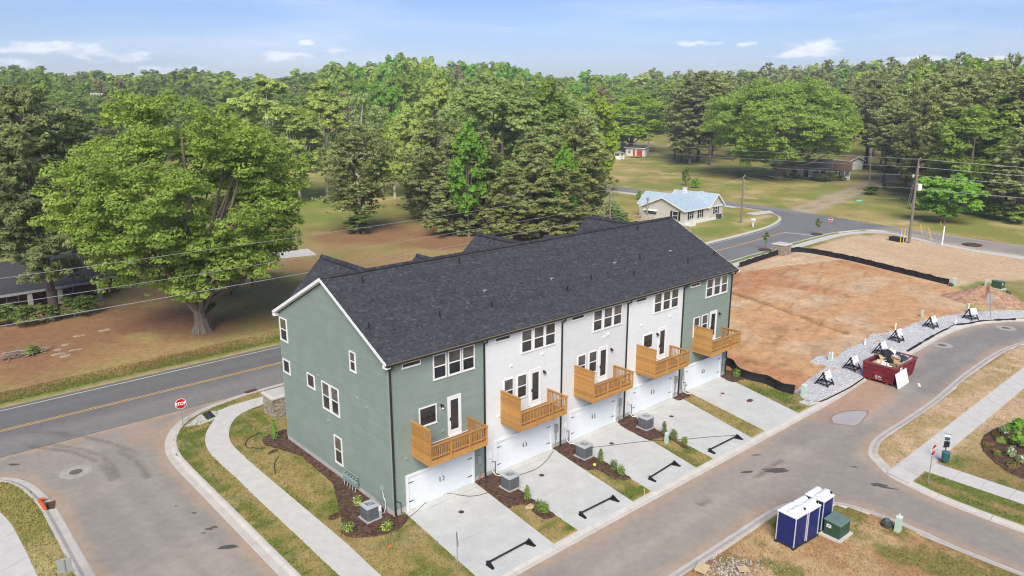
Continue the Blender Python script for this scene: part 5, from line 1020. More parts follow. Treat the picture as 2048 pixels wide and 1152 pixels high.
stake(1288.5, 990, .42, 0, 'upright pine stake at the kerb end of the grass between the second and third driveways'); stake(508, 858, .4, .1, 'leaning pine stake in the lawn left of the stone pillar', None, True); stake(505.5, 884.5, .4, .1, 'pine stake lying inside the hose loop on the left lawn', None, True); stake(1396.5, 922.5, .4, 0, 'pine stake lying in the grass strip between the third and fourth driveways', None, True)
def flag(px, py, label):
    b = P(px, py); t = thing('marker_flag', label, 'flag', (b.x, b.y, 0), 0, 'orange utility marker flags'); mb = MB(); mb.tube([(0, 0, 0), (.02, 0, .42)], .008, 5); mb.build('wire', m_steel, t); mb = MB(); mb.box(.02, .20, -.004, .004, .29, .42); mb.build('flag', m_flag, t)
flag(1116.6, 1063, 'orange marker flag in the grass between the first and second driveways'); flag(776, 1106, 'orange marker flag in the lawn before the corner mulch bed'); flag(959.5, 961, 'orange marker flag under the meter of the corner green unit'); flag(1440, 796, 'orange marker flag at the wall between the last two units')
b = P(1189, 933); mb = MB(); mb.blob((0, 0, .12), .11, 2, 10, 6, .05); o = mb.build('marker_ball', M('yellow plastic', (.75, .62, .05), .5, .05), None); o.location = b; tag(o, 'small yellow ball lying at the mulch edge by the third air conditioner', 'ball')
m_cab = M('dark rubber cable', (.05, .04, .035), .7, .1)
def cable(name, pts, r, z, label, m=None):
    mb = MB(); mb.tube([(p[0], p[1], z) for p in smooth_path(PL(pts), .3)], r, 5); tag(mb.build(name, m or m_cab, None), label, 'cable')
cable('power_cable', [(819, 1035), (836, 1022), (854, 1004), (868, 996), (885, 988.5), (910, 989.5), (937, 993.7), (958, 991.5), (974, 987), (1010, 975)], .018, .045, 'dark cable snaking across the nearest driveway below the garage door'); cable('power_cable', [(1035, 952), (1052, 947), (1074, 938), (1090, 925), (1100, 913), (1107, 902)], .018, .045, 'dark cable curving over the second driveway behind its air conditioner'); cable('power_cable', [(1183, 896), (1220, 892), (1260, 887), (1301.6, 883), (1345, 881), (1377, 879), (1430, 874), (1478, 871.5)], .018, .045, 'thin dark cable lying straight over the third and fourth driveways')
cable('garden_hose', [(520, 866), (508, 872), (500, 876), (492, 884), (490, 891), (494, 896), (501, 897.5), (507, 896), (512, 898), (520, 898), (529, 896.5)], .03, .05, 'dark hose looped on the lawn left of the green gable', M('dark hose', (.045, .05, .04), .6, .1)); cable('garden_hose', [(557, 915), (552, 921), (549, 928), (549.5, 940), (551, 950)], .028, .05, 'short end of hose on the lawn beside the left pavement', M('dark hose', (.045, .05, .04), .6, .1))
for px, py, lb in ((546, 904, 'dark clod of turned soil by the hose end on the left lawn'), (670, 1034, 'dark clod of turned soil left of the nearest air conditioner'), (1500, 802, 'dark clod in the grass strip before the far green unit')):
    b = P(px, py); mb = MB(); mb.blob((0, 0, .04), (.38, .22, .10), int(px), 9, 5, .35); o = mb.build('soil_clod', m_mulch, None); o.location = b; tag(o, lb, 'soil')
b = P(1101, 1001); 
# house number box, pine mulch stone
b = P(1060, 1015); mb = MB(); mb.blob((0, 0, .06), (.32, .22, .12), 5, 8, 5, .2); o = mb.build('field_stone', M('tan field stone', (.46, .34, .2), .85, .15, 4), None); o.location = b; tag(o, 'tan flat stone at the edge of the first planted mulch strip', 'stone')
# plywood on rubble
for px, py, sx, sy, rz, lb in ((1404, 1141, .9, .6, .3, 'yellow plywood sheet on the rubble at the very bottom of the plot'), (1486, 1143, .5, .6, .9, 'square tan plywood scrap standing out of the rubble')):
    b = P(px, py); mb = MB(); mb.box(-sx/2, sx/2, -sy/2, sy/2, 0, .025); o = mb.build('plywood_scrap', LM['plywood'], None); o.location = (b.x, b.y, .14); o.rotation_euler = (.12, .05, rz); tag(o, lb, 'plywood', 'plywood scraps on the rubble')
# ================================================================== BEYOND THE ROADS: houses, poles, wires
def PG(px, py):
    z = 0
    for _ in range(12): p = P(px, py, z); z = rise(p.x, p.y)
    return Vector((p.x, p.y, z))
FW = ray(1024, 576)
def depth(p): return (Vector(p)-C0).dot(FW)
m_beige = M('beige vinyl siding', (.52, .49, .44), .7, .06, 2, .3, 30, stretch=(.2, .2, 14)); m_blue = M('pale blue roof sheets', (.33, .43, .50), .6, .14, 2.5, .2, 20, col2=(.40, .49, .55)); m_shut = M('black shutter', (.015, .015, .017), .6, .05); m_wht2 = M('white clapboard', (.66, .66, .64), .75, .1, 2, .2, 30); m_roofg = M('grey weathered shingles', (.27, .26, .25), .9, .2, 3, .3, 20); m_roofb = M('brown weathered shingles', (.25, .15, .11), .9, .2, 3, .3, 20); m_roofd = M('dark weathered shingles', (.055, .055, .062), .9, .2, 3, .3, 20); m_reddoor = M('red barn door', (.46, .06, .03), .65, .12, 3)
class HB:      # a house built in its own frame: u along the front, v to the back
    def __init__(s, name, label, cat, A, ang, group=None): s.t = thing(name, label, cat, A, ang, group); s.mbs = {}
    def part(s, name, mat, fn, par=None):
        mb = MB(); fn(mb); return mb.build(name, mat, par or s.t)
    def wing(s, u0, u1, v0, v1, h, r, axis, wall, roof, ov=.35, trim=None, z0=0):
        if axis == 'u': vm = (v0+v1)/2; prof = [(v0, z0), (v1, z0), (v1, h), (vm, r), (v0, h)]; f = lambda a, b, z: (a, b, z); e0, e1 = u0, u1
        else: vm = (u0+u1)/2; prof = [(u0, z0), (u1, z0), (u1, h), (vm, r), (u0, h)]; f = lambda a, b, z: (b, a, z); e0, e1 = v0, v1
        s.part('wall', wall, lambda m: m.add([f(a, b, z) for a in (e0, e1) for b, z in prof], [(0, 1, 2, 3, 4), (5, 6, 7, 8, 9)] + [(k, (k+1) % 5, 5+(k+1) % 5, 5+k) for k in range(5)]))
        b0, b1 = prof[0][0], prof[1][0]; sl = (r-h)/((b1-b0)/2)
        def rf(m):
            for q in (b0-ov, b1+ov): m.add([f(a, b, z+d) for d in (.03, .16) for a in (e0-ov, e1+ov) for b, z in ((q, h-ov*sl), (vm, r))], [(0, 1, 3, 2), (4, 5, 7, 6), (0, 1, 5, 4), (1, 3, 7, 5), (2, 3, 7, 6), (0, 2, 6, 4)])
        ro = s.part('roof', roof, rf)
        if trim:
            def tr(m):
                for a in (e0-ov-.03, e1+ov+.03):
                    for q in (b0-ov, b1+ov): m.beam(f(a, q, h-ov*sl+.04), f(a, vm, r+.04), .06, .24)
                for q in (b0-ov-.02, b1+ov+.02): m.beam(f(e0-ov, q, h-ov*sl+.06), f(e1+ov, q, h-ov*sl+.06), .07, .2)
            s.part('fascia', trim, tr)
        return ro
    def win(s, face, c, z, w, h, base, shutters=False, frame=m_trim, name='window'):
        sg = -1
        def bx(m, a0, a1, z0, z1, d0, d1):
            if face == 'front': m.box(a0, a1, base-d1, base-d0, z0, z1)
            else: m.box(base-d1, base-d0, a0, a1, z0, z1)
        o = s.part(name, frame, lambda m: [bx(m, c-w/2-.07, c+w/2+.07, z-.07, z, 0, .06), bx(m, c-w/2-.07, c+w/2+.07, z+h, z+h+.07, 0, .06), bx(m, c-w/2-.07, c-w/2, z, z+h, 0, .06), bx(m, c+w/2, c+w/2+.07, z, z+h, 0, .06), bx(m, c-w/2, c+w/2, z+h/2-.03, z+h/2+.03, .03, .05)])
        s.part('pane', m_glass, lambda m: bx(m, c-w/2, c+w/2, z, z+h, 0, .03), o)
        if shutters:
            for q in (-1, 1): s.part('shutter', m_shut, lambda m, q=q: bx(m, min(c+q*(w/2+.12), c+q*(w/2+.55)), max(c+q*(w/2+.12), c+q*(w/2+.55)), z-.1, z+h+.1, 0, .05))
# blue roofed house
b = P(1367, 451); h = HB('blue_roof_house', 'beige house with a pale blue roof and black shutters beyond the townhouse roof', 'house', (b.x, b.y, 0), R(2.5))
h.wing(0, 13.2, 0, 9.6, 2.75, 4.75, 'u', m_beige, m_blue, .4, m_trim); h.wing(8.3, 13.25, -.25, 9.0, 2.76, 4.9, 'v', m_beige, m_blue, .38, m_trim); h.wing(3.2, 8.4, 5, 12.5, 2.77, 4.7, 'v', m_beige, m_blue, .38, m_trim)
h.part('foundation', m_wht2, lambda m: m.box(-.06, 13.3, -.32, 9.5, -.1, .45))
for c in (2.2, 5.6): h.win('front', c, 1.0, .75, 1.35, 0, True)
h.win('front', 10.8, 1.25, .85, 1.35, -.25, True); h.win('side', 1.9, .9, 1.1, 1.5, 0, True); h.win('side', 7.3, 1.35, 2.4, .7, 0)
h.part('awning', m_wht2, lambda m: m.add([(-.02, 5.8, 2.3), (-.02, 8.9, 2.3), (-.6, 8.9, 2.05), (-.6, 5.8, 2.05), (-.02, 5.8, 2.34), (-.02, 8.9, 2.34), (-.6, 8.9, 2.09), (-.6, 5.8, 2.09)], [(0, 1, 2, 3), (4, 5, 6, 7), (2, 3, 7, 6), (0, 3, 7, 4), (1, 2, 6, 5)]))
h.part('chimney', m_trim, lambda m: (m.box(7.6, 8.2, 4.9, 5.5, 4.2, 5.9), m.box(7.55, 8.25, 4.85, 5.55, 5.9, 6.0)))
h.part('flue', m_steel, lambda m: (m.cyl((-.6, 7.9, 1.6), (-.6, 7.9, 4.2), .16, n=10), m.cyl((-.6, 7.9, 4.2), (-.6, 7.9, 4.5), .26, n=10)))
h.part('deck', M('weathered deck', (.42, .33, .27), .85, .15, 3), lambda m: (m.box(-3.6, -.1, 4.2, 9.0, .3, .5), [m.box(-3.6, -3.5, y, y+.1, .5, 1.4) for y in (4.2, 5.4, 6.6, 7.8, 8.9)], m.box(-3.62, -3.48, 4.2, 9.0, 1.35, 1.45)))
h.part('side_porch', m_trim, lambda m: (m.box(.2, 1.7, -1.6, -.34, 0, .5), [m.box(.2+x, .28+x, -1.6, -1.52, .5, 1.4) for x in (0, .5, 1.0, 1.42)], m.box(.2, 1.7, -1.61, -1.5, 1.35, 1.42)))
h.part('downspout', m_wht2, lambda m: m.beam((8.2, -.33, 0), (8.2, -.33, 2.6), .07, .07))
b = P(1433, 437.5); o = dup(ac, (b.x, b.y-.4, 0), 0, 'dark air conditioner against the beige house with the blue roof', None, (1.2, 1.2, 1.1)); del o['group']
for c in o.children_recursive:
    if c.name.startswith(('cabinet', 'top_cover')): 
        c.data = c.data.copy(); c.data.materials[0] = m_hole
b = P(1309, 421); t = thing('grill', 'small red barbecue on the deck of the blue roofed house', 'grill', (b.x, b.y, .5), 0); mb = MB(); mb.blob((0, 0, .85), (.4, .3, .28), 2, 10, 6, .02); mb.build('kettle', M('red enamel', (.45, .02, .02), .35, .05), t); mb = MB()
for a in (0, 2.1, 4.2): mb.tube([(.1*math.cos(a), .1*math.sin(a), .7), (.3*math.cos(a), .3*math.sin(a), 0)], .025, 5)
mb.build('leg', m_hw, t)
# white ranch under the spreading tree
A, B = PG(1573, 353), PG(1700, 358); h = HB('ranch_house', 'long white single storey house half hidden under the spreading tree', 'house', A, math.atan2(B.y-A.y, B.x-A.x)); L = (B-A).length
h.wing(0, L*.68, 0, 9, 3.0, 5.0, 'u', m_wht2, m_roofg, .5, m_trim); h.wing(L*.68+.02, L-.2, .6, 8, 2.7, 4.4, 'u', m_wht2, m_roofb, .5, m_trim)
for c in (.12, .46, .58): h.win('front', L*c, 1.2, 1.6, 1.1, 0)
h.part('door', m_roofd, lambda m: m.box(L*.27, L*.27+1.3, -.05, .03, .1, 2.6)); h.win('front', L*.80, .9, 1.3, 1.5, .6); h.part('porch_post', m_trim, lambda m: [m.box(L*q, L*q+.18, -1.5, -1.3, 0, 2.5) for q in (.70, .8, .9, .985)]); h.part('porch_roof', m_roofb, lambda m: m.add([(L*.68, -1.8, 2.5), (L, -1.8, 2.5), (L, .5, 2.95), (L*.68, .5, 2.95), (L*.68, -1.8, 2.6), (L, -1.8, 2.6), (L, .5, 3.05), (L*.68, .5, 3.05)], [(0, 1, 2, 3), (4, 5, 6, 7), (0, 1, 5, 4), (1, 2, 6, 5), (3, 0, 4, 7)]))
h.part('porch_steps', m_wht2, lambda m: [m.box(L*.93, L*.99, -2.4-.3*k, -2.1-.3*k, 0, .8-.2*k) for k in range(4)])
A = PG(1699, 340); h = HB('garage_shed', 'white gabled shed with a brown roof right of the long white house', 'shed', A, R(-28)); s = depth(A)/F_PX
h.wing(0, 29*s, 0, 40*s, 19*s, 25.5*s, 'v', m_wht2, m_roofb, .7, m_trim)
for k in range(4): h.part('door_panel', m_wht2, lambda m, k=k: m.box(3*s, 26*s, -.06, -.01, .1+k*3.3*s, k*3.3*s+3.2*s))
# red door shed and gazebo
A = PG(1251, 311.5); B = PG(1289, 314.5); s = depth(A)/F_PX; h = HB('red_door_shed', 'small white shed with orange red doors at the edge of the far woods', 'shed', A, math.atan2(B.y-A.y, B.x-A.x)); L = (B-A).length
h.wing(0, L, 0, 18*s, 17*s, 21*s, 'u', m_wht2, m_roofd, .5, m_trim)
h.part('door', m_reddoor, lambda m: m.box(L*.60, L*.87, -.14, .05, .2, 13*s)); h.part('door', m_reddoor, lambda m: m.box(L*.40, L*.50, -.14, .05, .2, 13*s)); h.win('front', L*.2, 6*s, 4*s, 5*s, 0)
h.part('ramp', M('weathered plank', (.3, .2, .14), .9, .2), lambda m: m.add([(L*.45, -3, 0), (L*.9, -3, 0), (L*.9, -.15, .25), (L*.45, -.15, .25)], [(0, 1, 2, 3)]))
c = PG(1233, 319); s = depth(c)/F_PX; t = thing('gazebo', 'open white octagonal gazebo left of the shed with red doors', 'gazebo', c); r = 15*s; mb = MB(); q = [(r*math.cos(R(45*k+22)), r*math.sin(R(45*k+22))) for k in range(8)]
mb.add([(x*1.12, y*1.12, 13.5*s) for x, y in q]+[(0, 0, 19*s)]+[(x*1.12, y*1.12, 13.1*s) for x, y in q], [(k, (k+1) % 8, 8) for k in range(8)]+[(k, (k+1) % 8, 9+(k+1) % 8, 9+k) for k in range(8)]); mb.build('roof', m_roofg, t)
for x, y in q: mb = MB(); mb.box(x-.18, x+.18, y-.18, y+.18, 0, 13.3*s); mb.build('post', m_wht2, t)
for k in range(7): mb = MB(); a, b2 = q[k], q[(k+1) % 8]; mb.beam((*a, .9), (*b2, .9), .1, 1.3); mb.build('railing', m_wht2, t)
mb = MB(); mb.prism(q, -.1, .3); mb.build('floor', m_roofg, t)
c = PG(1245, 306); mb = MB(); mb.lathe([(.3, 0), (1.1, .2), (1.35, .45), (1.2, .4), (.3, .1)], 14); o = mb.build('satellite_dish', m_signw, None); o.location = (c.x, c.y, c.z+3.2); o.rotation_euler = (R(50), R(-20), 0); tag(o, 'large white satellite dish at the left end of the shed with red doors', 'satellite dish')
mb = MB(); mb.cyl((0, 0, 0), (0, 0, 3.3), .1); p = mb.build('mast', m_steel, None); p.parent = o; p.matrix_parent_inverse = Matrix.Identity(4); p.rotation_euler = (R(-50), 0, 0); p.location = (0, -2.3, -2.0)
# house under the pines on the left
A = P(-60, 633); h = HB('brick_house', 'low brick house with a dark roof under the pines at the left edge', 'house', (A.x, A.y, 0), R(3)); m_brick = M('old red brick', (.12, .055, .04), .9, .2, 4, .4, 12, detail=8)
h.wing(-6, 15.5, 0, 9, 2.5, 4.6, 'u', m_brick, m_roofd, .9, M('fascia white darkened for shade', (.38, .39, .36), .7, .1))  # fascia colour darkened to stand for the shade on this house
h.part('porch_roof', m_roofd, lambda m: m.add([(-6, -2.6, 2.2), (13, -2.6, 2.2), (13, -.3, 2.6), (-6, -.3, 2.6), (-6, -2.6, 2.34), (13, -2.6, 2.34), (13, -.3, 2.74), (-6, -.3, 2.74)], [(0, 1, 2, 3), (4, 5, 6, 7), (0, 1, 5, 4), (1, 2, 6, 5), (3, 0, 4, 7)]))
m_porch_shaded = M('porch white darkened for shade', (.29, .30, .27), .8, .12, 3)  # white porch paint with the shade on the house put into its colour
h.part('porch_beam', m_porch_shaded, lambda m: m.box(-6, 13, -2.66, -2.5, 2.12, 2.36))
for x in (1.2, 5.2, 8.2, 12.3): h.part('porch_post', m_porch_shaded, lambda m, x=x: m.box(x, x+.45, -2.55, -2.1, 0, 2.2))
h.win('front', 4.2, .9, 1.1, 1.2, 0); h.win('front', 9.8, .9, 1.1, 1.2, 0)
b = P(180, 580); mb = MB(); mb.lathe([(.1, 0), (.5, .06), (.62, .35), (.55, .36), (.45, .1), (.001, .08)], 14); o = mb.build('bird_bath', m_steel, None); o.location = (b.x, b.y, .35); tag(o, 'pale metal basin on the straw right of the brick house', 'basin'); mb = MB(); mb.cyl((0, 0, -.36), (0, 0, .02), .12); mb.build('foot', m_steel, o)
b = P(590, 507); mb = MB()
for k in range(3): mb.box(-2.6+k*1.75, -.87+k*1.75, -1.5, 1.5, -.05, .06)
o = mb.build('concrete_slab', m_conc, None, bevel=.01); o.location = (b.x, b.y, 0); o.rotation_euler = (0, 0, R(-12)); o.scale = (1.0, 1.7, 1); o['kind'] = 'structure'
# ---- poles
m_pole = M('weathered pole timber', (.20, .165, .13), .9, .2, 3, .4, 8, stretch=(8, 8, .6)); m_ins = M('grey insulator', (.45, .45, .44), .4, .1); m_wire = M('grey aluminium cable', (.34, .34, .34), .6, .05)
def pole(name, loc, top, r, label, arms=(), xtra=None):
    t = thing(name, label, 'utility pole', loc, 0, 'timber utility poles'); v = Vector(top)-Vector(loc); mb = MB(); mb.tube([(0, 0, -.3), v*.5, v], [r, r*.85, r*.65], 10); mb.build('shaft', m_pole, t)
    for z, d, l in arms: p = v*z; d = Vector(d); mb = MB(); mb.beam(p-d*l/2+Vector((.1, .1, 0)), p+d*l/2+Vector((.1, .1, 0)), .1, .12); c = mb.build('crossarm', m_pole, t)
    for z in (1.0, .90, .80, .70): p = v*z; mb = MB(); mb.lathe([(.05, 0), (.09, .04), (.06, .1), (.09, .14), (.03, .2)], 8, (p.x+.14, p.y-.14, p.z)); mb.build('insulator', m_ins, t)
    return t
b = P(1818, 486); top = at_dist(1838, 318, math.hypot(b.x-CX, b.y-CY)); big = pole('utility_pole', b, top, .24, 'tall leaning utility pole with a white transformer can and guy wires at the far road', ((.985, (.6, .8, 0), 1.6),))
v = Vector(top)-b; p = v*.66; mb = MB(); mb.lathe([(.30, 0), (.34, .05), (.34, .95), (.26, 1.08), (.001, 1.1)], 14, (p.x+.5, p.y-.42, p.z-.4)); mb.build('transformer_can', m_signw, big); mb = MB(); p = v*.80; mb.lathe([(.14, 0), (.18, .3), (.1, .5)], 10, (p.x-.45, p.y+.4, p.z-.2)); mb.build('cutout_fuse', m_ins, big)
for k, (z, px, py) in enumerate(((.97, 1815, 409), (.90, 1818, 412), (.82, 1822, 420), (.75, 1826, 424))): g2 = P(px-2, py+38); mb = MB(); q = at_dist(px, py, math.hypot(b.x-CX, b.y-CY)+1.5); mb.tube([v*z, q-b], .04, 5); mb.build('guy_wire', m_wire, big)
b = P(1482, 446); pole('utility_pole', b, at_dist(1487.5, 352, math.hypot(b.x-CX, b.y-CY)), .2, 'lone utility pole on the grass in front of the blue roofed house')
b = P(1739, 379); pole('utility_pole', b, at_dist(1742, 297, math.hypot(b.x-CX, b.y-CY)), .24, 'utility pole beside the dirt drive by the white gabled shed')
b = PG(1296, 315); pl5 = pole('utility_pole', b, at_dist(1298, 266, math.hypot(b.x-CX, b.y-CY)), .28, 'thin utility pole with a white lamp in front of the shed with red doors')
P3 = Vector((66.0, 42.5, 0)); t3 = at_dist(1221, 373, math.hypot(P3.x-CX, P3.y-CY)); P3b = at_dist(1218, 540, math.hypot(P3.x-CX, P3.y-CY)); P3 = Vector((P3b.x, P3b.y, 0)); p3 = pole('utility_pole', P3, t3, .17, 'utility pole with a guy brace rising behind the townhouse roof by the pines')
mb = MB(); d0 = math.hypot(P3.x-CX, P3.y-CY); mb.tube([at_dist(1219, 388, d0)-P3, at_dist(1196, 428, d0)-P3], .05, 6); mb.build('guy_wire', m_wire, p3)
def wire(a, b, r, label, sag=.0, grp='overhead wires along the near road'):
    a, b = Vector(a), Vector(b); mb = MB(); n = 14; mb.tube([a.lerp(b, k/n)-Vector((0, 0, sag*4*(k/n)*(1-k/n))) for k in range(n+1)], r*.62, 5); tag(mb.build('overhead_wire', m_wire, None), label, 'wire', grp)
def left_end(x0, y0, x1, y1, dist=52):
    px = -150; return at_dist(px, y0+(y1-y0)*(px-x0)/(x1-x0), dist)
for a, r, e, lb in (((0, 561, 560, 499.5), .030, (1216, 379), 'upper thin overhead wire sloping across the left trees to the pole behind the roof'), ((0, 611.5, 560, 531), .030, (1216, 411), 'middle thin overhead wire sloping across the left trees to the pole behind the roof'), ((0, 655.5, 560, 571.5), .045, (1217, 432), 'lowest and thickest overhead cable sloping across the left trees')):
    wire(left_end(*a), at_dist(*e, d0), r, lb, .25)
db = math.hypot(P(1818, 486).x-CX, P(1818, 486).y-CY)
for (lx, ly, ld), (mx, my), (rx, ry), n in (((1213, 283, 215), (1838.5, 318), (2300, 350), 'top'), ((1240, 300, 205), (1836, 334), (2300, 367), 'second'), ((1411, 324, 190), (1832, 351), (2300, 385), 'third'), ((1536, 352, 175), (1824, 376.5), (2300, 413), 'lowest')):
    wire(at_dist(lx, ly, ld), at_dist(mx, my, db), .05, n+' overhead wire running left from the tall leaning pole', .3, 'overhead wires at the far road'); wire(at_dist(mx, my, db), at_dist(rx, ry, db+20), .05, n+' overhead wire running right from the tall leaning pole across the pines', .2, 'overhead wires at the far road')
wire(at_dist(1743, 302, 260), at_dist(1837, 320, db), .05, 'slack service wire from the pole by the dirt drive to the tall leaning pole', .5, 'overhead wires at the far road')
wire(at_dist(1487, 354, math.hypot(P(1482, 446).x-CX, P(1482, 446).y-CY)), at_dist(1219, 437, d0+10), .035, 'service wire from the lone pole over the blue roofed house', .6, 'overhead wires at the far road'); wire(at_dist(1487, 352, math.hypot(P(1482, 446).x-CX, P(1482, 446).y-CY)), at_dist(1800, 398, db), .035, 'service wire from the lone pole across the far junction', .8, 'overhead wires at the far road')
m_ylw = M('yellow guy guard', (.75, .50, .04), .5, .08)
for px, py, tx, ty, lb in ((1800, 485.5, 1804.5, 457, 'left yellow guy guard beside the dark drain box'), (1806, 485, 1811.5, 456, 'right yellow guy guard between the drain box and tall pole'), (1844, 467, 1841, 449, 'short orange yellow guard across the far road'), (1863.5, 480, 1857, 456, 'slanted orange yellow guard right of the tall leaning pole'), (1882, 451, 1881.5, 443, 'short yellow marker in front of the bright green bush')):
    b = P(px, py); e = at_dist(tx, ty, math.hypot(b.x-CX, b.y-CY)); mb = MB(); mb.tube([(0, 0, 0), e-b], .055, 7); o = mb.build('guy_guard', m_ylw, None); o.location = b; tag(o, lb, 'marker post', 'yellow marker posts at the far road')
b = P(1794, 482); mb = MB(); mb.box(-1.1, 1.1, -.6, .6, 0, .55); mb.box(-1.2, 1.2, -.7, .7, .55, .65); o = mb.build('drain_box', m_hole, None); o.location = b; o.rotation_euler = (0, 0, R(75)); tag(o, 'low dark drain box behind the yellow guy guards', 'drain box')
b = P(1884, 490); e = at_dist(1889, 452, math.hypot(b.x-CX, b.y-CY)); t = thing('sale_sign', 'white real estate post with a hanging dark sign at the far pavement', 'sale sign', b, R(20)); H = e.z
mb = MB(); mb.box(-.09, .09, -.09, .09, 0, H); mb.box(-.1, .9, -.06, .06, H-.45, H-.30); mb.build('post', m_trim, t); mb = MB(); mb.box(.12, .85, -.02, .02, H-2.2, H-.5); pn = mb.build('sign_panel', M('dark plum sign panel', (.06, .03, .04), .5, .1), t); mb = MB(); [mb.box(.25, .72, -.026, -.021, H-.8-k*.35, H-.72-k*.35) for k in range(4)]; mb.build('print', m_signw, pn)
b = P(1412, 437); b = P(1506, 453); mb = MB(); mb.box(-.1, .1, -.1, .1, 0, 1.1); mb.box(-.25, .25, -.3, .3, 1.1, 1.5); o = mb.build('mailbox', m_signw, None); o.location = b; tag(o, 'small white mailbox on a post by the blue roofed house drive', 'mailbox')
# flood light mast far left
c = at_dist(208, 300, 330); zz0 = rise(c.x, c.y); tp = at_dist(208, 190, 330).z; t = thing('floodlight_mast', 'pale floodlight mast rising out of the trees at the far left', 'light mast', (c.x, c.y, zz0)); mb = MB(); mb.cyl((0, 0, 0), (0, 0, tp-zz0), .3, .2, 8); mb.build('mast', m_steel, t)
for k in range(5): mb = MB(); mb.lathe([(.15, 0), (.42, -.35), (.38, -.35), (.001, -.15)], 10, ((k-2)*1.1*.66, (k-2)*-1.1*.75, tp-zz0+.6)); mb.build('lamp', m_signw, t)
mb = MB(); mb.beam((-1.6, 1.8, tp-zz0+.5), (1.6, -1.8, tp-zz0+.5), .2, .2); mb.build('crossbar', m_steel, t)

# ---- thin spring haze
mb = MB(); mb.box(-1420, 2020, -720, 2120, -2.0, 95.0); hz = mb.build('haze', bpy.data.materials.new('haze air')); hz['kind'] = 'stuff'
hm = hz.data.materials[0]; hm.use_nodes = True; hn = hm.node_tree.nodes; hn.remove(hn['Principled BSDF']); pv = hn.new('ShaderNodeVolumePrincipled'); pv.inputs['Color'].default_value = (.80, .87, .97, 1); pv.inputs['Density'].default_value = .00036; pv.inputs['Anisotropy'].default_value = .1
hm.node_tree.links.new(pv.outputs[0], hn['Material Output'].inputs['Volume'])
# ================================================================== TREES AND SHRUBS
def cap(c, m, k=(1, 1, 1)):
    q = [a*m*b for a, b in zip(c, k)]; s = min(1, .60/max(q)); return tuple(a*s for a in q)
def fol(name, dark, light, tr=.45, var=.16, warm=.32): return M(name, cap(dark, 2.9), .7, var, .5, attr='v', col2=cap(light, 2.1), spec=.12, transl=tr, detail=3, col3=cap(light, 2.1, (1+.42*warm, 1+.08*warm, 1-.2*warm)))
m_bark = M('grey brown bark', (.17, .14, .115), .95, .25, 2, .8, 7, stretch=(5, 5, 1)); m_barkp = M('dark pine bark', (.115, .085, .07), .95, .25, 2, .8, 7, stretch=(5, 5, 1)); m_barkw = M('pale bark', (.40, .37, .32), .9, .2, 3)
FOL = dict() or dict(oak=fol('oak leaves', (.060, .096, .018), (.195, .265, .055)), bright=fol('fresh bright leaves', (.085, .13, .014), (.26, .34, .045)), mid=fol('mid green leaves', (.056, .09, .02), (.17, .245, .05)), deep=fol('deep green leaves', (.046, .07, .02), (.13, .18, .05)), lime=fol('lime leaves', (.135, .175, .045), (.32, .375, .12), warm=.15), pale=fol('pale sage leaves', (.10, .14, .055), (.24, .31, .13)), pine=fol('pine needles', (.066, .082, .032), (.19, .218, .082), .38, warm=.2), pineo=fol('olive pine needles', (.078, .088, .034), (.225, .25, .09), .38, warm=.12), pinel=fol('light olive pine needles', (.082, .097, .04), (.235, .275, .108), .38, warm=.25), sunny=fol('sunny yellow green leaves', (.13, .19, .02), (.29, .39, .045), .5, warm=.2), oakr=fol('light oak leaves', (.066, .105, .02), (.20, .285, .052)), pined=fol('dark pine needles', (.050, .066, .028), (.14, .168, .064), .35, warm=.1), sage=fol('sage green leaves', (.075, .105, .035), (.20, .265, .085)), brown=fol('brownish twigs', (.08, .070, .045), (.20, .17, .11), .3), vivid=fol('vivid green leaves', (.055, .115, .016), (.155, .28, .04)))  # pinel is a lighter olive needle colour
def leafcloud(g, cen, nor, size, asp=.6):
    n = len(cen); t = g.normal(size=(n, 3)); t -= nor*(t*nor).sum(1, keepdims=True); t /= np.linalg.norm(t, axis=1, keepdims=True)+1e-9; b = np.cross(nor, t); s = size[:, None]
    a = asp*g.uniform(.7, 1.3, (n, 1)); f = g.uniform(-.25, .25, (n, 1))
    v = np.stack([cen+t*s, cen+b*s*a+nor*s*f, cen-t*s*g.uniform(.6, 1.1, (n, 1)), cen-b*s*a*g.uniform(.6, 1.2, (n, 1))-nor*s*f], 1)
    return v.reshape(-1, 3)
def unit(g, n): d = g.normal(size=(n, 3)); return d/np.linalg.norm(d, axis=1, keepdims=True)
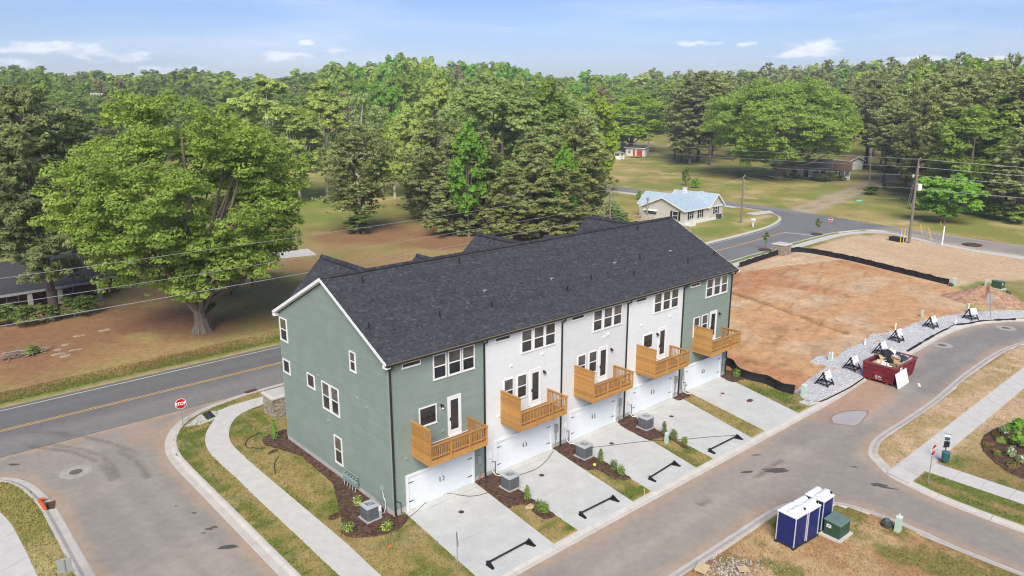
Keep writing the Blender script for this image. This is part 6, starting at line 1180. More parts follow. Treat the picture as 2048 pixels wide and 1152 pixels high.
def broad(seed, H=20., W=16., cb=3., nl=34, per=9, N=20000, ls=.32, limbs=12, round_=1.0, trunk_r=.45, lobe=(.13, .22), flat=.92, open_=0.0):
    """crown of leaf clusters in a hierarchy of lobes; limbs reach the lobes"""
    g = np.random.default_rng(seed); cz = (cb+H)/2; rz = (H-cb)/2; d = unit(g, nl*3); d = d[d[:, 2] > -.93][:nl]; nl = len(d)
    f = g.uniform(.45, .86, nl)**.8; w = 1-.15*np.clip(-d[:, 2], 0, 1) - .12*np.clip(d[:, 2], 0, 1)*round_
    L = np.c_[d[:, 0]*W/2*f*w, d[:, 1]*W/2*f*w, cz+d[:, 2]*rz*f]; L[:, :2] -= L[:, :2].mean(0); r = g.uniform(*lobe, nl)*W*(1.05-.25*f)
    sd = unit(g, nl*per); sd[:, 2] = sd[:, 2]*.8+.25; sd /= np.linalg.norm(sd, axis=1, keepdims=True); li = np.repeat(np.arange(nl), per)
    S = L[li]+sd*r[li, None]*g.uniform(.55, 1.0, (nl*per, 1))*np.array([1, 1, flat]); sr = r[li]*g.uniform(.26, .52, nl*per); out = (S-np.array([0, 0, cz])); out[:, 2] *= .9
    k = g.choice(len(S), N, p=sr**2/np.sum(sr**2)); ld = unit(g, N); ld[:, 2] = np.abs(ld[:, 2])*.6+ld[:, 2]*.4; ld /= np.linalg.norm(ld, axis=1, keepdims=True)
    cen = S[k]+ld*(sr[k]*g.uniform(.55, 1.08, N)**.7)[:, None]*np.array([1.05, 1.05, .95]); nor = ld*.9+unit(g, N)*.5+np.array([-.15, -.1, .6]); nor /= np.linalg.norm(nor, axis=1, keepdims=True)
    lobev = g.uniform(-.14, .14, nl)[li][k] + g.uniform(-.14, .14, len(S))[k]; v = np.clip(.42+lobev+g.normal(0, .18, N), 0, 1); size = ls*g.uniform(.6, 1.35, N)
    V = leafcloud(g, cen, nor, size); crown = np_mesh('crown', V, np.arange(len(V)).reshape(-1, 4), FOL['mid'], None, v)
    mb = MB(); h0 = cb+.25*(H-cb); fl = trunk_r
    mb.tube([(0, 0, -.3), (0, 0, .25), (0, 0, 1.2), (.1, .05, cb), (.2*fl, -.2*fl, h0), (0, 0, cz), (0, 0, H*.86)], [fl*1.75, fl*1.35, fl*1.05, fl*.9, fl*.72, fl*.42, .05], 10)
    for j in np.argsort(-r)[:limbs]:
        p = L[j]; z0 = cb*.9+g.uniform(.0, .5)*(cz-cb); a = np.array([0, 0, z0]); m = a*.5+p*.5+np.array([0, 0, -.06*W*.3])+g.normal(0, .03*W, 3); mb.tube([a, a*.7+m*.3, m, p*.75+m*.25, p], [fl*.5, fl*.42, fl*.28, fl*.16, .03], 6)
    return mb.mesh('trunk', m_bark), crown
def pine(seed, H=22., W=9., cb=5., N=16000, ls=.34, levels=20, trunk_r=.3, prof='ovoid', forks=1, low=0.):
    g = np.random.default_rng(seed); cs, rs, ns = [], [], []; mb = MB(); ax = [(0, 0)] if forks == 1 else [(-.55, .2), (.6, -.15)]
    for a0, (ox, oy) in enumerate(ax):
        ben = g.normal(0, .25, 2); top = H*(1-.06*a0); pos = lambda z: np.array([ox*(1+z/H)+ben[0]*math.sin(z/H*2.5), oy*(1+z/H)+ben[1]*math.sin(z/H*2), z])
        mb.tube([pos(-.3), pos(.4), pos(H*.25), pos(H*.5), pos(H*.75), pos(top*.97)], [trunk_r*1.4, trunk_r*1.05, trunk_r*.9, trunk_r*.7, trunk_r*.42, .04], 9)
        for l in range(levels):
            t = min(.99, (l+g.uniform(0, .9))/levels); z = cb+(top-cb)*t*.985; env = (math.sin(math.pi*min(1, (t*.86+.14)))**.75 if prof == 'ovoid' else (1-t)**.62*.98+.05) * (.55+.45*min(1, (t+.02)/.16))
            nb = int(g.integers(4, 7)) if t < .9 else 4
            for b in range(nb):
                a = g.uniform(0, 6.283); ln = W/2*env*g.uniform(.55, 1.12)+.25; up = .10+.5*t-.12*(t < .2)+g.normal(0, .16); base = pos(min(top*.97, max(cb*.8, z+g.normal(0, .45)*(top-cb)/levels))); tip = base+np.array([math.cos(a)*ln, math.sin(a)*ln, ln*up*g.uniform(.4, 1.2)-.0*ln])
                if l % 2 == 0 and ln > 1: mb.tube([base, base*.5+tip*.5+np.array([0, 0, -.05*ln]), tip*.9+base*.1], [trunk_r*.20, trunk_r*.13, .03], 5, False)
                m = max(2, int(ln*1.7))
                for q in range(m):
                    u = .38+.62*(q+g.uniform(.2, 1))/m; c = base*(1-u)+tip*u+g.normal(0, .10*ln*.8+.10, 3)*np.array([1, 1, .85]); cs.append(c); rs.append((.34+.26*g.random())*(W/9)**.5*(.75+.35*env)); ns.append([math.cos(a), math.sin(a), .5])
    cs, rs, ns = np.array(cs), np.array(rs), np.array(ns); k = g.choice(len(cs), N, p=rs**2/np.sum(rs**2)); ld = unit(g, N); ld[:, 2] = np.abs(ld[:, 2])*.75+.25*ld[:, 2]; cen = cs[k]+ld*(rs[k]*g.uniform(.25, 1.1, N))[:, None]*np.array([1.1, 1.1, .82]); nor = unit(g, N)*.6+ld*.6+np.array([-.15, -.1, .55]); nor /= np.linalg.norm(nor, axis=1, keepdims=True)
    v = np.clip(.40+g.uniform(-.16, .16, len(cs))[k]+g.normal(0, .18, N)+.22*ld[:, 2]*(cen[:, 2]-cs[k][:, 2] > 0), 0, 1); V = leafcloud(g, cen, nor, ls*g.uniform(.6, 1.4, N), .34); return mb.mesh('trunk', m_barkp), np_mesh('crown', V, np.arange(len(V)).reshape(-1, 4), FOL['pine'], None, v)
ADJ = dict(oakr='light green', pined='dark', sage='sage', sunny='sunny', deep='deep green', mid='mid green', oak='fresh green', bright='yellow green', vivid='vivid green', lime='pale lime', pine='dark', pineo='olive', pinel='light olive', brown='reddish brown', pale='pale')
PROTO = {}
def proto(key, fn, H, W):
    if key not in PROTO: PROTO[key] = (*fn(), H, W)
    return PROTO[key]
def BR(i): return proto(('b', i), lambda: broad(100+i, 20, 15, (2.5, 1.5, 3.5, 2.0, 2.5)[i], (40, 34, 48, 40, 32)[i], 9, 20000, .31, 9, (1, .6, 1, 1.6, .4)[i], .38), 20, 15)
def PI_(i): return proto(('p', i), lambda: pine(200+i, 22, (9, 8, 10, 8.5)[i], (4.5, 6, 3.5, 7)[i], 16000, .37, (19, 18, 20, 16)[i], .27, ('ovoid', 'cone', 'ovoid', 'ovoid')[i]), 22, (9, 8, 10, 8.5)[i])
def FB(i): return proto(('fb', i), lambda: broad(300+i, 20, 15, 1.0, 34, 8, 7000, .52, 0, 1, .35, (.12, .22)), 20, 15)
def FP(i): return proto(('fp', i), lambda: pine(400+i, 22, 9.5, 3.5, 6000, .58, 15, .28, 'ovoid'), 22, 9.5)
def put(name, pr, loc, H, W, mat, label, group=None, rz=None, bark=None, cat='tree'):
    tr, cr, h0, w0 = pr; t = thing(name, label, cat, loc, rnd.uniform(0, 6.28) if rz is None else rz, group); s = (W/w0, W/w0, H/h0)
    a = obj('trunk', tr, t); c = obj('crown', cr, t); a.scale = c.scale = s
    for o, m in ((c, FOL[mat] if isinstance(mat, str) else mat), (a, bark)):
        if m: o.material_slots[0].link = 'OBJECT'; o.material_slots[0].material = m
    return t
def grow(name, pr, px, base, top, wpx, mat, label, group=None, dist=None, rz=None, bark=None, cpx=None):
    if dist: b = at_dist(px, base or 400, dist); b.z = rise(b.x, b.y)
    else: b = PG(px, base)
    D = math.hypot(b.x-CX, b.y-CY); H = at_dist(px, top, D).z-b.z; W = wpx*depth(b)/F_PX
    return put(name, pr, b, max(H, 1), W, mat, label, group, rz, bark)
# the great tree in the left lot
b = P(389, 663); pr = proto('oakL', lambda: broad(5, 25, 28.5, 1.6, 165, 14, 160000, .175, 34, 1.1, .72, (.05, .105), .95), 25, 28.5)
put('shade_tree', pr, (b.x+.6, b.y-.6, 0), 24.4, 26.2, 'oak', 'largest spreading green tree, with a flared grey trunk, on the straw lot at the left', None, 1.82)
bm = MB(); g = random.Random(1)
for k in range(9): a = 6.283*k/9; bm.tube([(.42*math.cos(a), .42*math.sin(a), 1.5), (.72*math.cos(a), .72*math.sin(a), .45), (1.15*math.cos(a+.15), 1.15*math.sin(a+.15), -.10)], [.20, .20, .09], 6)
ch = [o for o in scene.objects if o.get('label', '').startswith('largest spreading')][0]; o = bm.build('root_flare', m_bark, ch); 
grow('ivy_column', proto('ivy', lambda: broad(9, 5, 2.2, .3, 14, 7, 2600, .16, 0, 1, .1, (.2, .3)), 5, 2.2), 408, 655, 560, 44, 'deep', 'ivy and suckers climbing the right side of the largest tree trunk')
pA = proto('pineA', lambda: pine(11, 25, 15, 4.5, 52000, .29, 20, .55, 'ovoid'), 25, 15)
grow('pine_tree', pA, 112, 640, 172, 235, 'pined', 'big dark pine with a thick trunk in front of the brick house', 'large pines at the left edge', rz=1.0); grow('pine_tree', pA, -25, 590, 195, 260, 'pined', 'dark pine cut by the left edge of the picture above the brick house', 'large pines at the left edge', rz=2.4); grow('pine_tree', PI_(2), 105, 520, 178, 190, 'pined', 'dark pine behind the brick house, between it and the great tree', 'large pines at the left edge', rz=.5)
pP = proto('pair', lambda: pine(21, 20, 13.2, 4.2, 36000, .29, 18, .42, 'ovoid', 2), 20, 13.2)
grow('pine_tree', pP, 722, 467, 248, 140, 'pine', 'lone twin trunked pine standing in front of the left field', None, rz=2.55)
grow('ivy_column', PROTO['ivy'], 716, 468, 425, 62, 'deep', 'low green growth round the foot of the twin trunked pine')
grow('young_tree', proto('yt', lambda: broad(31, 7, 6, 1.2, 16, 7, 2600, .2, 12, 1, .09, (.12, .2)), 7, 6), 505, 570, 455, 105, 'lime', 'young bright green tree with airy branches right of the great tree', None)
grow('shrub', proto('sh', lambda: broad(33, 3, 3.2, .1, 14, 7, 2200, .15, 3, 1, .05, (.18, .28)), 3, 3.2), 463, 590, 535, 66, 'mid', 'dense green shrub at the foot of the young bright tree')
# the clump of pines behind the roof
for k, (px, base, top, w, pi, mat, lb) in enumerate(((875, 448, 236, 130, 0, 'pine', 'leftmost tall pine of the clump behind the townhouse roof'), (965, 468, 264, 120, 1, 'pine', 'pointed pine near the middle of the clump, left of the bright boughs'), (1068, 478, 256, 140, 2, 'pineo', 'pine with olive tiers in the middle of the clump behind the roof'), (1152, 462, 238, 145, 3, 'pineo', 'rounded olive pine at the right end of the clump by the guyed pole'), (1110, 440, 250, 130, 0, 'pinel', 'tall pine behind the right part of the clump'), (905, 470, 322, 105, 1, 'pine', 'short dark pine at the left foot of the clump'), (1020, 484, 330, 120, 2, 'pineo', 'low broad pine at the front foot of the clump'), (845, 440, 315, 75, 3, 'pine', 'small dark pine at the left edge of the clump behind the twin trunked pine'), (1125, 486, 335, 130, 0, 'pineo', 'low olive pine in front of the right end of the clump'), (1186, 450, 300, 70, 1, 'pinel', 'light olive slim pine at the far right of the clump'))):
    pr = proto(('cp', pi), lambda pi=pi: pine(500+pi, 22, (11.5, 10, 12.5, 12)[pi], (2.0, 1.0, 1.5, 1.2)[pi], 38000, .31, (20, 22, 20, 20)[pi], .36, ('ovoid', 'cone', 'cone', 'ovoid')[pi]), 22, (11.5, 10, 12.5, 12)[pi]); grow('pine_tree', pr, px, base, top, w, mat, lb, 'pines in the clump behind the townhouses')
bg_ = proto('bigB', lambda: broad(41, 24, 20, 2.5, 80, 12, 52000, .27, 10, 1.1, .5, (.07, .14)), 24, 20); bh_ = proto('bigC', lambda: broad(43, 24, 18, 2.5, 70, 12, 46000, .27, 8, .8, .5, (.07, .14)), 24, 18)
for px, base, top, w, mat, pr, lb in ((1005, 446, 148, 240, 'sage', bg_, 'tallest broad tree rising out of the middle of the pine clump'), (935, 415, 165, 130, 'pale', bh_, 'pale leaved tree left of the tallest one in the clump'), (1092, 430, 164, 165, 'mid', bh_, 'broad green tree right of the tallest one in the clump'), (938, 474, 246, 92, 'vivid', bh_, 'bright boughed tree among the left pines of the clump'), (1125, 482, 290, 70, 'vivid', bh_, 'bright boughed tree among the right pines of the clump'), (1150, 400, 195, 120, 'pale', bg_, 'pale grey green tree at the right shoulder of the clump'), (820, 425, 208, 95, 'lime', bh_, 'lime green tree at the left shoulder of the clump'), (1192, 395, 182, 100, 'bright', bg_, 'fresh yellow green tree right of the clump'), (880, 400, 150, 110, 'lime', bh_, 'pale lime tree behind the left of the clump')):
    grow('broadleaf_tree', pr, px, base, top, w, mat, lb, 'broad trees in and behind the clump')
for px, base, top, w, mat, lb in ((545, 400, 150, 150, 'lime', 'tall pale yellow green tree right behind the great tree'), (655, 395, 152, 110, 'lime', 'slim pale yellow green tree above the twin trunked pine'), (600, 405, 205, 120, 'lime', 'low yellow green tree between the two tall pale ones'), (480, 390, 200, 110, 'bright', 'yellow green tree peeping over the right of the great tree'), (790, 395, 230, 80, 'bright', 'yellow green tree right of the pale leaning trunk')):
    grow('broadleaf_tree', proto('air', lambda: broad(47, 22, 12, 2, 40, 9, 15000, .36, 14, .9, .32, (.10, .18), .95), 22, 12), px, base, top, w, mat, lb, 'pale trees at the edge of the left field', bark=m_barkw)
for px, base, top, w, lb in ((718, 392, 152, 95, 'half bare grey tree with thin twigs beside the slim pale tree'), (765, 388, 185, 70, 'half bare tree with a pale leaning trunk left of the clump')):
    grow('bare_tree', proto('bare', lambda: broad(53, 22, 10, 4, 40, 8, 3800, .26, 38, .9, .30, (.10, .18), 1.0), 22, 10), px, base, top, w, 'pale', lb, 'half bare trees by the left field', bark=m_barkw)
# the spreading tree at right, its neighbours
pr = proto('oakR', lambda: broad(61, 30, 48, 2.0, 150, 13, 120000, .31, 24, 1.2, 1.2, (.05, .10), .95), 30, 48); grow('shade_tree', pr, 1556, 359, 156, 338, 'oakr', 'huge spreading green tree in front of the long white house at right', rz=.3)
grow('broadleaf_tree', bg_, 1262, 306, 188, 150, 'sunny', 'round bright yellow green tree behind the shed with red doors')
rp = 'dark pines between the round bright tree and the spreading tree'
for px, base, top, w, mat, i in ((1378, 330, 150, 105, 'pine', 2), (1362, 325, 160, 70, 'pine', 0), (1418, 330, 148, 90, 'pineo', 3), (1395, 322, 142, 90, 'pine', 1), (1349, 318, 172, 46, 'pine', 3), (1200, 320, 175, 66, 'brown', 0)):
    grow('pine_tree', PI_(i), px, base, top, w, mat, {1378: 'broad dark pine at the lawn edge, left of the huge spreading tree', 1362: 'second dark pine right of the round bright tree', 1418: 'olive pine touching the left side of the huge spreading tree', 1395: 'tallest dark pine between the round bright tree and the spreading tree', 1349: 'slim dark pine just right of the round bright tree'}[px] if px != 1200 else 'reddish brown conifer above the bright yellow green trees', rp if px != 1200 else None)
grow('shrub', PROTO['sh'], 1370, 371, 335, 20, 'deep', 'narrow dark conifer shrub standing alone on the far lawn'); grow('shrub', PROTO['sh'], 1390, 376, 357, 22, 'vivid', 'round green shrub behind the chimney of the blue roofed house')
for px, py, tp, w, mt, lb in ((1278, 399, 381, 15, 'vivid', 'bright green shrub left of the blue roofed house by the white kerb'), (1303, 402, 389, 24, 'deep', 'dark low bush behind the gable of the blue roofed house'), (1228, 440, 405, 50, 'pale', 'pale green bush right of the guyed pole'), (1245, 446, 425, 40, 'mid', 'green bush by the deck of the blue roofed house'), (1743, 388, 371, 44, 'deep', 'round dark hedge bush at the end of the dirt drive'), (1768, 377, 368, 14, 'deep', 'small dark bush right of the hedge bush by the dirt drive'), (1775, 343, 330, 36, 'deep', 'dark low bush behind the dirt drive near the shed'), (1590, 358, 347, 40, 'brown', 'reddish dark bush at the left corner of the long white house'), (1640, 362, 350, 55, 'deep', 'dark foundation bush in the middle of the long white house'), (1660, 362, 342, 26, 'mid', 'taller green bush before the porch of the long white house'), (1680, 361, 350, 30, 'deep', 'dark bush before the porch posts of the long white house'), (1692, 346, 330, 24, 'deep', 'dark bush between the long white house and its shed')):
    grow('shrub', PROTO['sh'], px, py, tp, w, mt, lb)
grow('bush_tree', proto('bt', lambda: broad(71, 14, 13, .5, 40, 10, 14000, .34, 8, .8, .2, (.10, .18)), 14, 13), 1888, 446, 338, 128, 'vivid', 'vivid green bushy tree beside the tall leaning pole')
grow('broadleaf_tree', bg_, 1795, 345, 185, 130, 'oak', 'broad green tree at the left end of the right hand pine wood'); grow('broadleaf_tree', bh_, 1850, 345, 150, 110, 'oak', 'green tree leaning out of the right hand pine wood, above the tall pole')
# right hand wood edge
mid = [proto(('rp', i), lambda i=i: pine(600+i, 28, (11, 10, 12)[i], (5, 7, 3)[i], 30000, .38, 20, .34, 'ovoid'), 28, (11, 10, 12)[i]) for i in range(3)]
for k, (px, base, top, w, mat) in enumerate(((1860, 395, 168, 110, 'pinel'), (1905, 400, 150, 120, 'pinel'), (1960, 410, 150, 120, 'pineo'), (2010, 420, 145, 130, 'pinel'), (2060, 425, 140, 140, 'pineo'), (2120, 430, 140, 140, 'pineo'), (1935, 385, 160, 110, 'pineo'), (1990, 390, 140, 110, 'pine'), (2040, 395, 135, 120, 'pineo'), (1830, 385, 215, 80, 'pinel'), (2180, 420, 140, 130, 'pine'), (2030, 445, 250, 110, 'pinel'), (2090, 440, 220, 110, 'pineo'), (1820, 365, 170, 100, 'pinel'), (1880, 370, 140, 100, 'pineo'))):
    grow('pine_tree', mid[k % 3], px, base, top, w, mat, ADJ[mat]+' tall pine '+('set back' if base < 400 else 'in front')+' in the right wood, '+('left of the tall pole' if px < 1835 else ('above the vivid bushy tree' if px < 1925 else ('right of the vivid bushy tree' if px < 2000 else 'at the right edge'))), 'pines at the edge of the right hand wood')
for px, base, top, w in ((1950, 430, 398, 60), (2000, 440, 405, 70), (2045, 448, 410, 60), (1840, 420, 396, 40)): grow('shrub', PROTO['sh'], px, base, top, w, 'mid', 'low green undergrowth at the foot of the right hand pine wood', 'undergrowth bushes along the right hand wood')
# street saplings and small planting
sap = proto('sap', lambda: broad(81, 3.2, 1.3, 1.0, 10, 6, 900, .12, 5, 1, .035, (.18, .3)), 3.2, 1.3)
for px, base, top, w, lb in ((1530, 499, 461, 13, 'young street tree in a mulch ring by the far stone pillar'), (1634, 468, 434, 12, 'young street tree in a mulch ring beside the far red stop sign')):
    t = grow('street_sapling', sap, px, base, top, w, 'deep', lb, 'young trees along the far kerb'); c = t.location; mb = MB(); mb.lathe([(1.0, .0), (.8, .07), (.001, .12)], 14); o = mb.build('mulch_ring', m_mulch, None); o.location = (c.x, c.y, .01); o['kind'] = 'structure'
b = P(1945, 489); mb = MB(); mb.lathe([(1.5, .0), (1.1, .1), (.001, .18)], 14); o = mb.build('mulch_ring', m_mulch, None); o.location = b; o['kind'] = 'structure'
def plant(name, px, py, h, w, mat, label, group=None, seed=1, flowers=None, spike=False, nf=60, z=.03):
    b = P(px, py); t = thing(name, label, 'shrub' if name != 'flower_plant' else 'flowers', (b.x, b.y, z), rnd.uniform(0, 6), group); g = np.random.default_rng(seed); N = 420; 
    if spike: hz = g.uniform(.05, 1, N)**.8; rad = w/2*(1-hz*.8)*g.uniform(.2, 1, N); an = g.uniform(0, 6.28, N); cen = np.stack([rad*np.cos(an), rad*np.sin(an), hz*h], 1); nor = np.stack([np.cos(an), np.sin(an), .5+0*an], 1)
    else: d = unit(g, N); d[:, 2] = np.abs(d[:, 2]); st = g.integers(0, 7, N); sx = g.normal(0, .18*w, (7, 2)); cen = d*np.array([w/2, w/2, h*.8])*g.uniform(.5, 1, (N, 1))+np.array([0, 0, h*.12]); cen[:, :2] = cen[:, :2]*.7+sx[st]*(cen[:, 2:]/h); nor = d+np.array([0, 0, .3])
    nor = nor+unit(g, N)*.6; nor /= np.linalg.norm(nor, axis=1, keepdims=True); V = leafcloud(g, cen, nor, g.uniform(.035, .085, N)*(.7+w*.5), .45); obj('leaves', np_mesh('leaves', V, np.arange(len(V)).reshape(-1, 4), FOL[mat], None, np.clip(g.normal(.4, .2, N), 0, 1)), t)
    mb = MB()
    for k in range(6): a = k*1.05; mb.tube([(0, 0, -.04), (w*.22*math.cos(a), w*.22*math.sin(a), h*.5), (w*.3*math.cos(a), w*.3*math.sin(a), h*.8)], .012, 4)
    mb.build('stems', m_bark, t)
    if flowers: k = g.choice(N, nf); V = leafcloud(g, cen[k]*1.04+np.array([0, 0, .03]), nor[k], g.uniform(.04, .08, nf), .8); obj('blooms', np_mesh('blooms', V, np.arange(len(V)).reshape(-1, 4), M('petals '+flowers, dict(white=(.75, .76, .68), yellow=(.62, .62, .22), red=(.45, .06, .04), orange=(.60, .19, .05))[flowers], .7, .1, transl=.2)), t)['kind'] = 'stuff'
    return t
for k, (px, py, h, w, mat, lb, fl, sp) in enumerate(((1054, 1000, .95, .62, 'mid', 'cone shaped evergreen beside the air conditioner between the first two driveways', None, True), (1077, 1022, .85, .75, 'deep', 'leafy shrub in the first planted strip, left of the pair', None, False), (1090, 1026, .75, .8, 'mid', 'leafy shrub in the first planted strip, at its tip', None, False), (1201, 925, .95, .62, 'deep', 'upright shrub nearest the air conditioner in the second planted strip', None, True), (1226, 943, .95, .6, 'deep', 'middle shrub of three in the second planted strip', None, False), (1242, 952, .9, .65, 'mid', 'last shrub of three in the second planted strip, nearest the kerb', None, False), (1328, 868, .95, .6, 'deep', 'upright shrub behind the slim pedestal in the third planted strip', None, True), (1347, 880, .85, .75, 'deep', 'spreading shrub right of the slim pedestal in the third planted strip', None, False), (1368, 890, .7, .6, 'mid', 'small shrub nearest the kerb in the third planted strip', None, False), (1472, 755, .95, .9, 'mid', 'shrub in the mulch corner beside the far green unit', None, False), (550, 880, 1.55, .75, 'vivid', 'young arborvitae in the mulch ring at the left corner of the gable', None, True), (716, 1014, .75, .7, 'mid', 'flowering bush behind the nearest air conditioner by the wall', 'yellow', False), (694.5, 1064, .62, .85, 'mid', 'flowering bush at the left end of the corner mulch bed', 'yellow', False), (772, 1063, .6, .85, 'mid', 'flowering bush right of the nearest air conditioner', 'yellow', False))):
    plant('shrub', px, py, h, w, mat, lb, 'young shrubs in the mulch beds', k+1, fl, sp)
for k, (px, py, h, w, mat, lb, fl) in enumerate(((2007, 866, .55, .95, 'pale', 'white flowering shrub at the back of the right flower bed', 'white'), (2019, 915, .9, .8, 'pale', 'white flowering shrub on a little stem in the middle of the flower bed', 'white'), (2043, 926, .6, 1.0, 'pale', 'white flowering shrub at the right edge of the flower bed', 'white'), (1990, 873, .32, .7, 'deep', 'small red flowers at the back of the flower bed', 'red'), (1973, 893, .32, .8, 'deep', 'bright red flowers at the left tip of the flower bed', 'red'), (1994, 910, .32, .8, 'deep', 'orange flowers in the middle of the flower bed', 'orange'), (2023, 934, .35, 1.1, 'deep', 'wide patch of red flowers at the front of the flower bed', 'red'), (2003, 886, .5, 1.0, 'lime', 'yellow green tuft left of the leafy sapling in the flower bed', None))):
    plant('flower_plant', px, py, h, w, mat, lb, 'plants in the right flower bed', k+40, fl, False, 60, .05)
grow('sapling', proto('fbt', lambda: broad(91, 2.4, 1.7, .1, 12, 7, 1800, .11, 5, 1, .03, (.2, .3)), 2.4, 1.7), 2030, 894, 838, 44, 'vivid', 'leafy bright green sapling in the right flower bed')
# hedge, brush pile on the left lot
for k, (px, py, tp, w) in enumerate(((12, 652, 610, 62), (55, 650, 608, 60), (95, 646, 606, 52), (150, 634, 592, 58), (178, 630, 588, 54), (-30, 656, 614, 60))): grow('hedge_bush', PROTO['sh'], px, py, tp, w, 'deep', ['dark hedge bush at the left, below the porch post', 'dark hedge bush left of the thick pine trunk', 'dark hedge bush touching the thick pine trunk', 'dark hedge bush just right of the thick pine trunk', 'last dark hedge bush on the right, near the pale basin', 'dark hedge bush cut by the left edge'][k]+' of the brick house hedge', 'hedge bushes before the brick house')
grow('shrub', PROTO['sh'], 68, 710, 694, 26, 'mid', 'low green scrub on the brush pile at the left lot')
mb = MB(); g = random.Random(8); c = P(45, 712)
for k in range(46): a = g.gauss(.5, .7); x, y = g.gauss(0, .9), g.gauss(0, .4); l = g.uniform(.4, 1.3); z = g.uniform(.05, .45); mb.tube([(x-l*math.cos(a), y-l*math.sin(a), z), (x, y, z+.1), (x+l*math.cos(a), y+l*math.sin(a), z+g.uniform(-.05, .3))], [.02, .04, .015], 5)
o = mb.build('brush_pile', M('grey dead branches', (.33, .28, .23), .9, .2, 5), None); o.location = c; tag(o, 'heap of grey dead branches on the straw lot at the left', 'brush pile')
mb = MB(); c0 = P(125, 690)
for px, py in ((115, 700), (130, 690), (150, 700), (130, 712), (158, 672), (118, 708), (210, 660)): p = P(px, py)-c0; mb.blob((p.x, p.y, .0), (g.uniform(.3, .7), g.uniform(.2, .4), .10), int(px), 8, 4, .3)
o = mb.build('field_rubble', M('pale broken concrete', (.33, .25, .19), .9, .2, 4), None); o.location = c0; o['kind'] = 'stuff'
# ---- the woods behind
SK = [(-200, 142), (0, 140), (60, 136), (130, 142), (230, 150), (320, 150), (420, 140), (500, 155), (610, 152), (680, 126), (760, 128), (815, 112), (900, 130), (1000, 128), (1060, 142), (1120, 154), (1180, 154), (1260, 150), (1340, 146), (1450, 144), (1520, 140), (1600, 134), (1700, 130), (1800, 123), (1900, 119), (2000, 120), (2050, 120), (2300, 122)]
ST = [(-200, 260), (150, 290), (640, 290), (700, 240), (1190, 250), (1225, 365), (1340, 365), (1350, 285), (1440, 285), (1700, 300), (1740, 255), (1790, 215), (1850, 185), (2300, 185)]
def lut(T, x): return float(np.interp(x, [a for a, _ in T], [b for _, b in T]))
g = random.Random(17); cnt = 0; far = []
ZN = [(110, 'at the far left edge'), (300, 'above the great tree at the left'), (480, 'above the right of the great tree'), (660, 'behind the pale lime trees'), (800, 'behind the half bare trees'), (960, 'above the left of the pine clump'), (1100, 'above the middle of the pine clump'), (1230, 'above the right of the pine clump'), (1345, 'above the shed with red doors'), (1450, 'left of the huge spreading tree'), (1600, 'above the huge spreading tree'), (1730, 'behind the white gabled shed'), (1850, 'above the dirt drive'), (1960, 'above the vivid bushy tree'), (9999, 'at the far right edge')]
def side(px): return next(t for m, t in ZN if px < m)
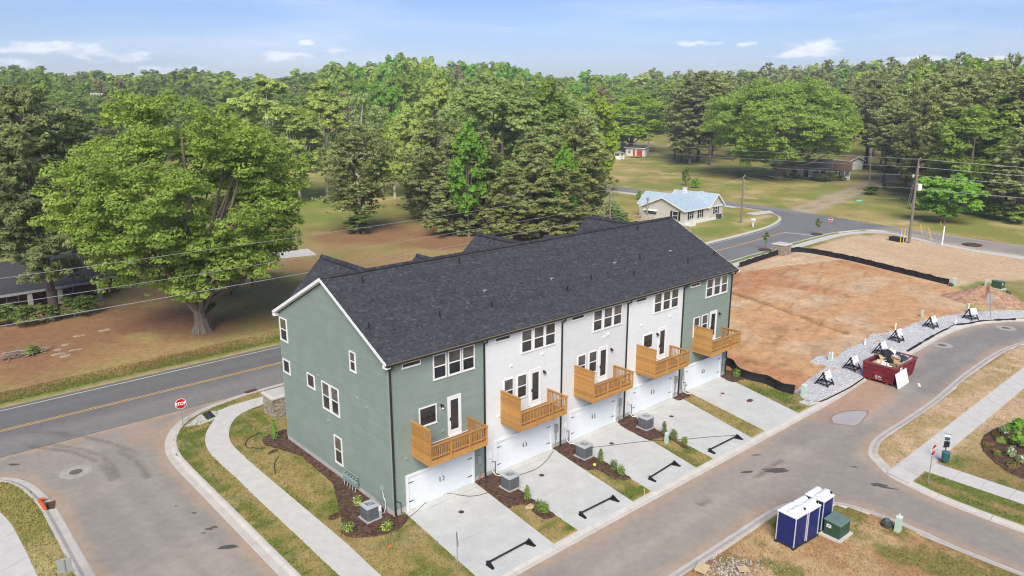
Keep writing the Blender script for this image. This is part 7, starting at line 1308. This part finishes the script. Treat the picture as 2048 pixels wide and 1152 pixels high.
for li, (dd, off, stepx) in enumerate(((0, 62, 52), (22, 40, 50), (55, 22, 46), (105, 10, 42), (170, 3, 36), (260, 0, 30), (360, 0, 26))):
    x = -190
    while x < 2240:
        px = x+g.uniform(-14, 14); D = lut(ST, px)+dd+g.uniform(-8, 10); top = lut(SK, px)+off*g.uniform(.7, 1.25)+g.uniform(-8, 8)+(g.uniform(-9, 0) if li > 3 and g.random() < .3 else 0); right = px > 1345
        pinep = (.72 if px < 1800 else .55) if right else (.16 if px < 660 else .12)
        b = at_dist(px, 300, D); b.z = rise(b.x, b.y); H = max(9, at_dist(px, top, D).z-b.z); 
        if g.random() < pinep: kind = 'p'; W = g.uniform(8.5, 11.5); mat = g.choice(('pine', 'pine', 'pineo', 'pineo', 'pinel') if right else ('pine', 'brown', 'pineo'))
        else: kind = 'b'; W = g.uniform(13, 19); mat = g.choice(('deep', 'mid', 'mid', 'mid', 'oak', 'oak', 'bright') if px < 660 else (('mid', 'oak', 'bright', 'mid', 'oak', 'bright', 'vivid', 'lime') if px < 1345 else ('oak', 'mid', 'bright', 'vivid')))
        if li >= 4: far.append((kind, b, H, W*1.15, mat))
        else:
            near = li < 2; i = g.randrange(5 if kind == 'b' and near else (4 if kind == 'p' and near else 3)); pr = ((PI_ if near else FP) if kind == 'p' else (BR if near else FB))(i)
            put('pine_tree' if kind == 'p' else 'broadleaf_tree', pr, b, H, W, mat, ADJ[mat]+(' pine' if kind == 'p' else ' broad leaved tree')+(', front row, ', ', second row, ', ', third row, ', ', fourth row, ')[li]+side(px), ('background pines ' if kind == 'p' else 'background broad trees ')+side(px), g.uniform(0, 6.28)); cnt += 1
        x += stepx*g.uniform(.8, 1.2)
# the far wood reads as one mass
mats = sorted(set(f[4] for f in far)); VV, QQ, VAL, MI = [], [], [], []; off = 0; 
def low(kind, i):
    return proto(('low', kind, i), lambda: (broad(700+i, 20, 15, .5, 18, 6, 1000, 1.25, 0, 1, .3, (.18, .28)) if kind == 'b' else pine(720+i, 22, 9.5, 2.5, 1000, 1.25, 12, .28)), 20 if kind == 'b' else 22, 15 if kind == 'b' else 9.5)
ARR = {}
for kind, b, H, W, mat in far:
    i = g.randrange(3); tr, cr, h0, w0 = low(kind, i)
    if (kind, i) not in ARR:
        v = np.empty(len(cr.vertices)*3, np.float32); cr.vertices.foreach_get('co', v); a = np.empty(len(cr.polygons), np.float32); cr.attributes['v'].data.foreach_get('value', a); ARR[(kind, i)] = (v.reshape(-1, 3), a)
    v, a = ARR[(kind, i)]; t = g.uniform(0, 6.28); c, s = math.cos(t), math.sin(t); w = W/w0; V = np.stack([(v[:, 0]*c-v[:, 1]*s)*w+b.x, (v[:, 0]*s+v[:, 1]*c)*w+b.y, v[:, 2]*H/h0+b.z], 1); VV.append(V); QQ.append(np.arange(len(V)).reshape(-1, 4)+off); off += len(V); VAL.append(a); MI.append(np.full(len(a), mats.index(mat)))
me = np_mesh('far_wood', np.concatenate(VV), np.concatenate(QQ), [FOL[m] for m in mats], None, np.concatenate(VAL)); me.polygons.foreach_set('material_index', np.concatenate(MI).astype(np.int32)); tag(obj('far_wood', me), kind='stuff')
print('background trees', cnt, 'far', len(far))
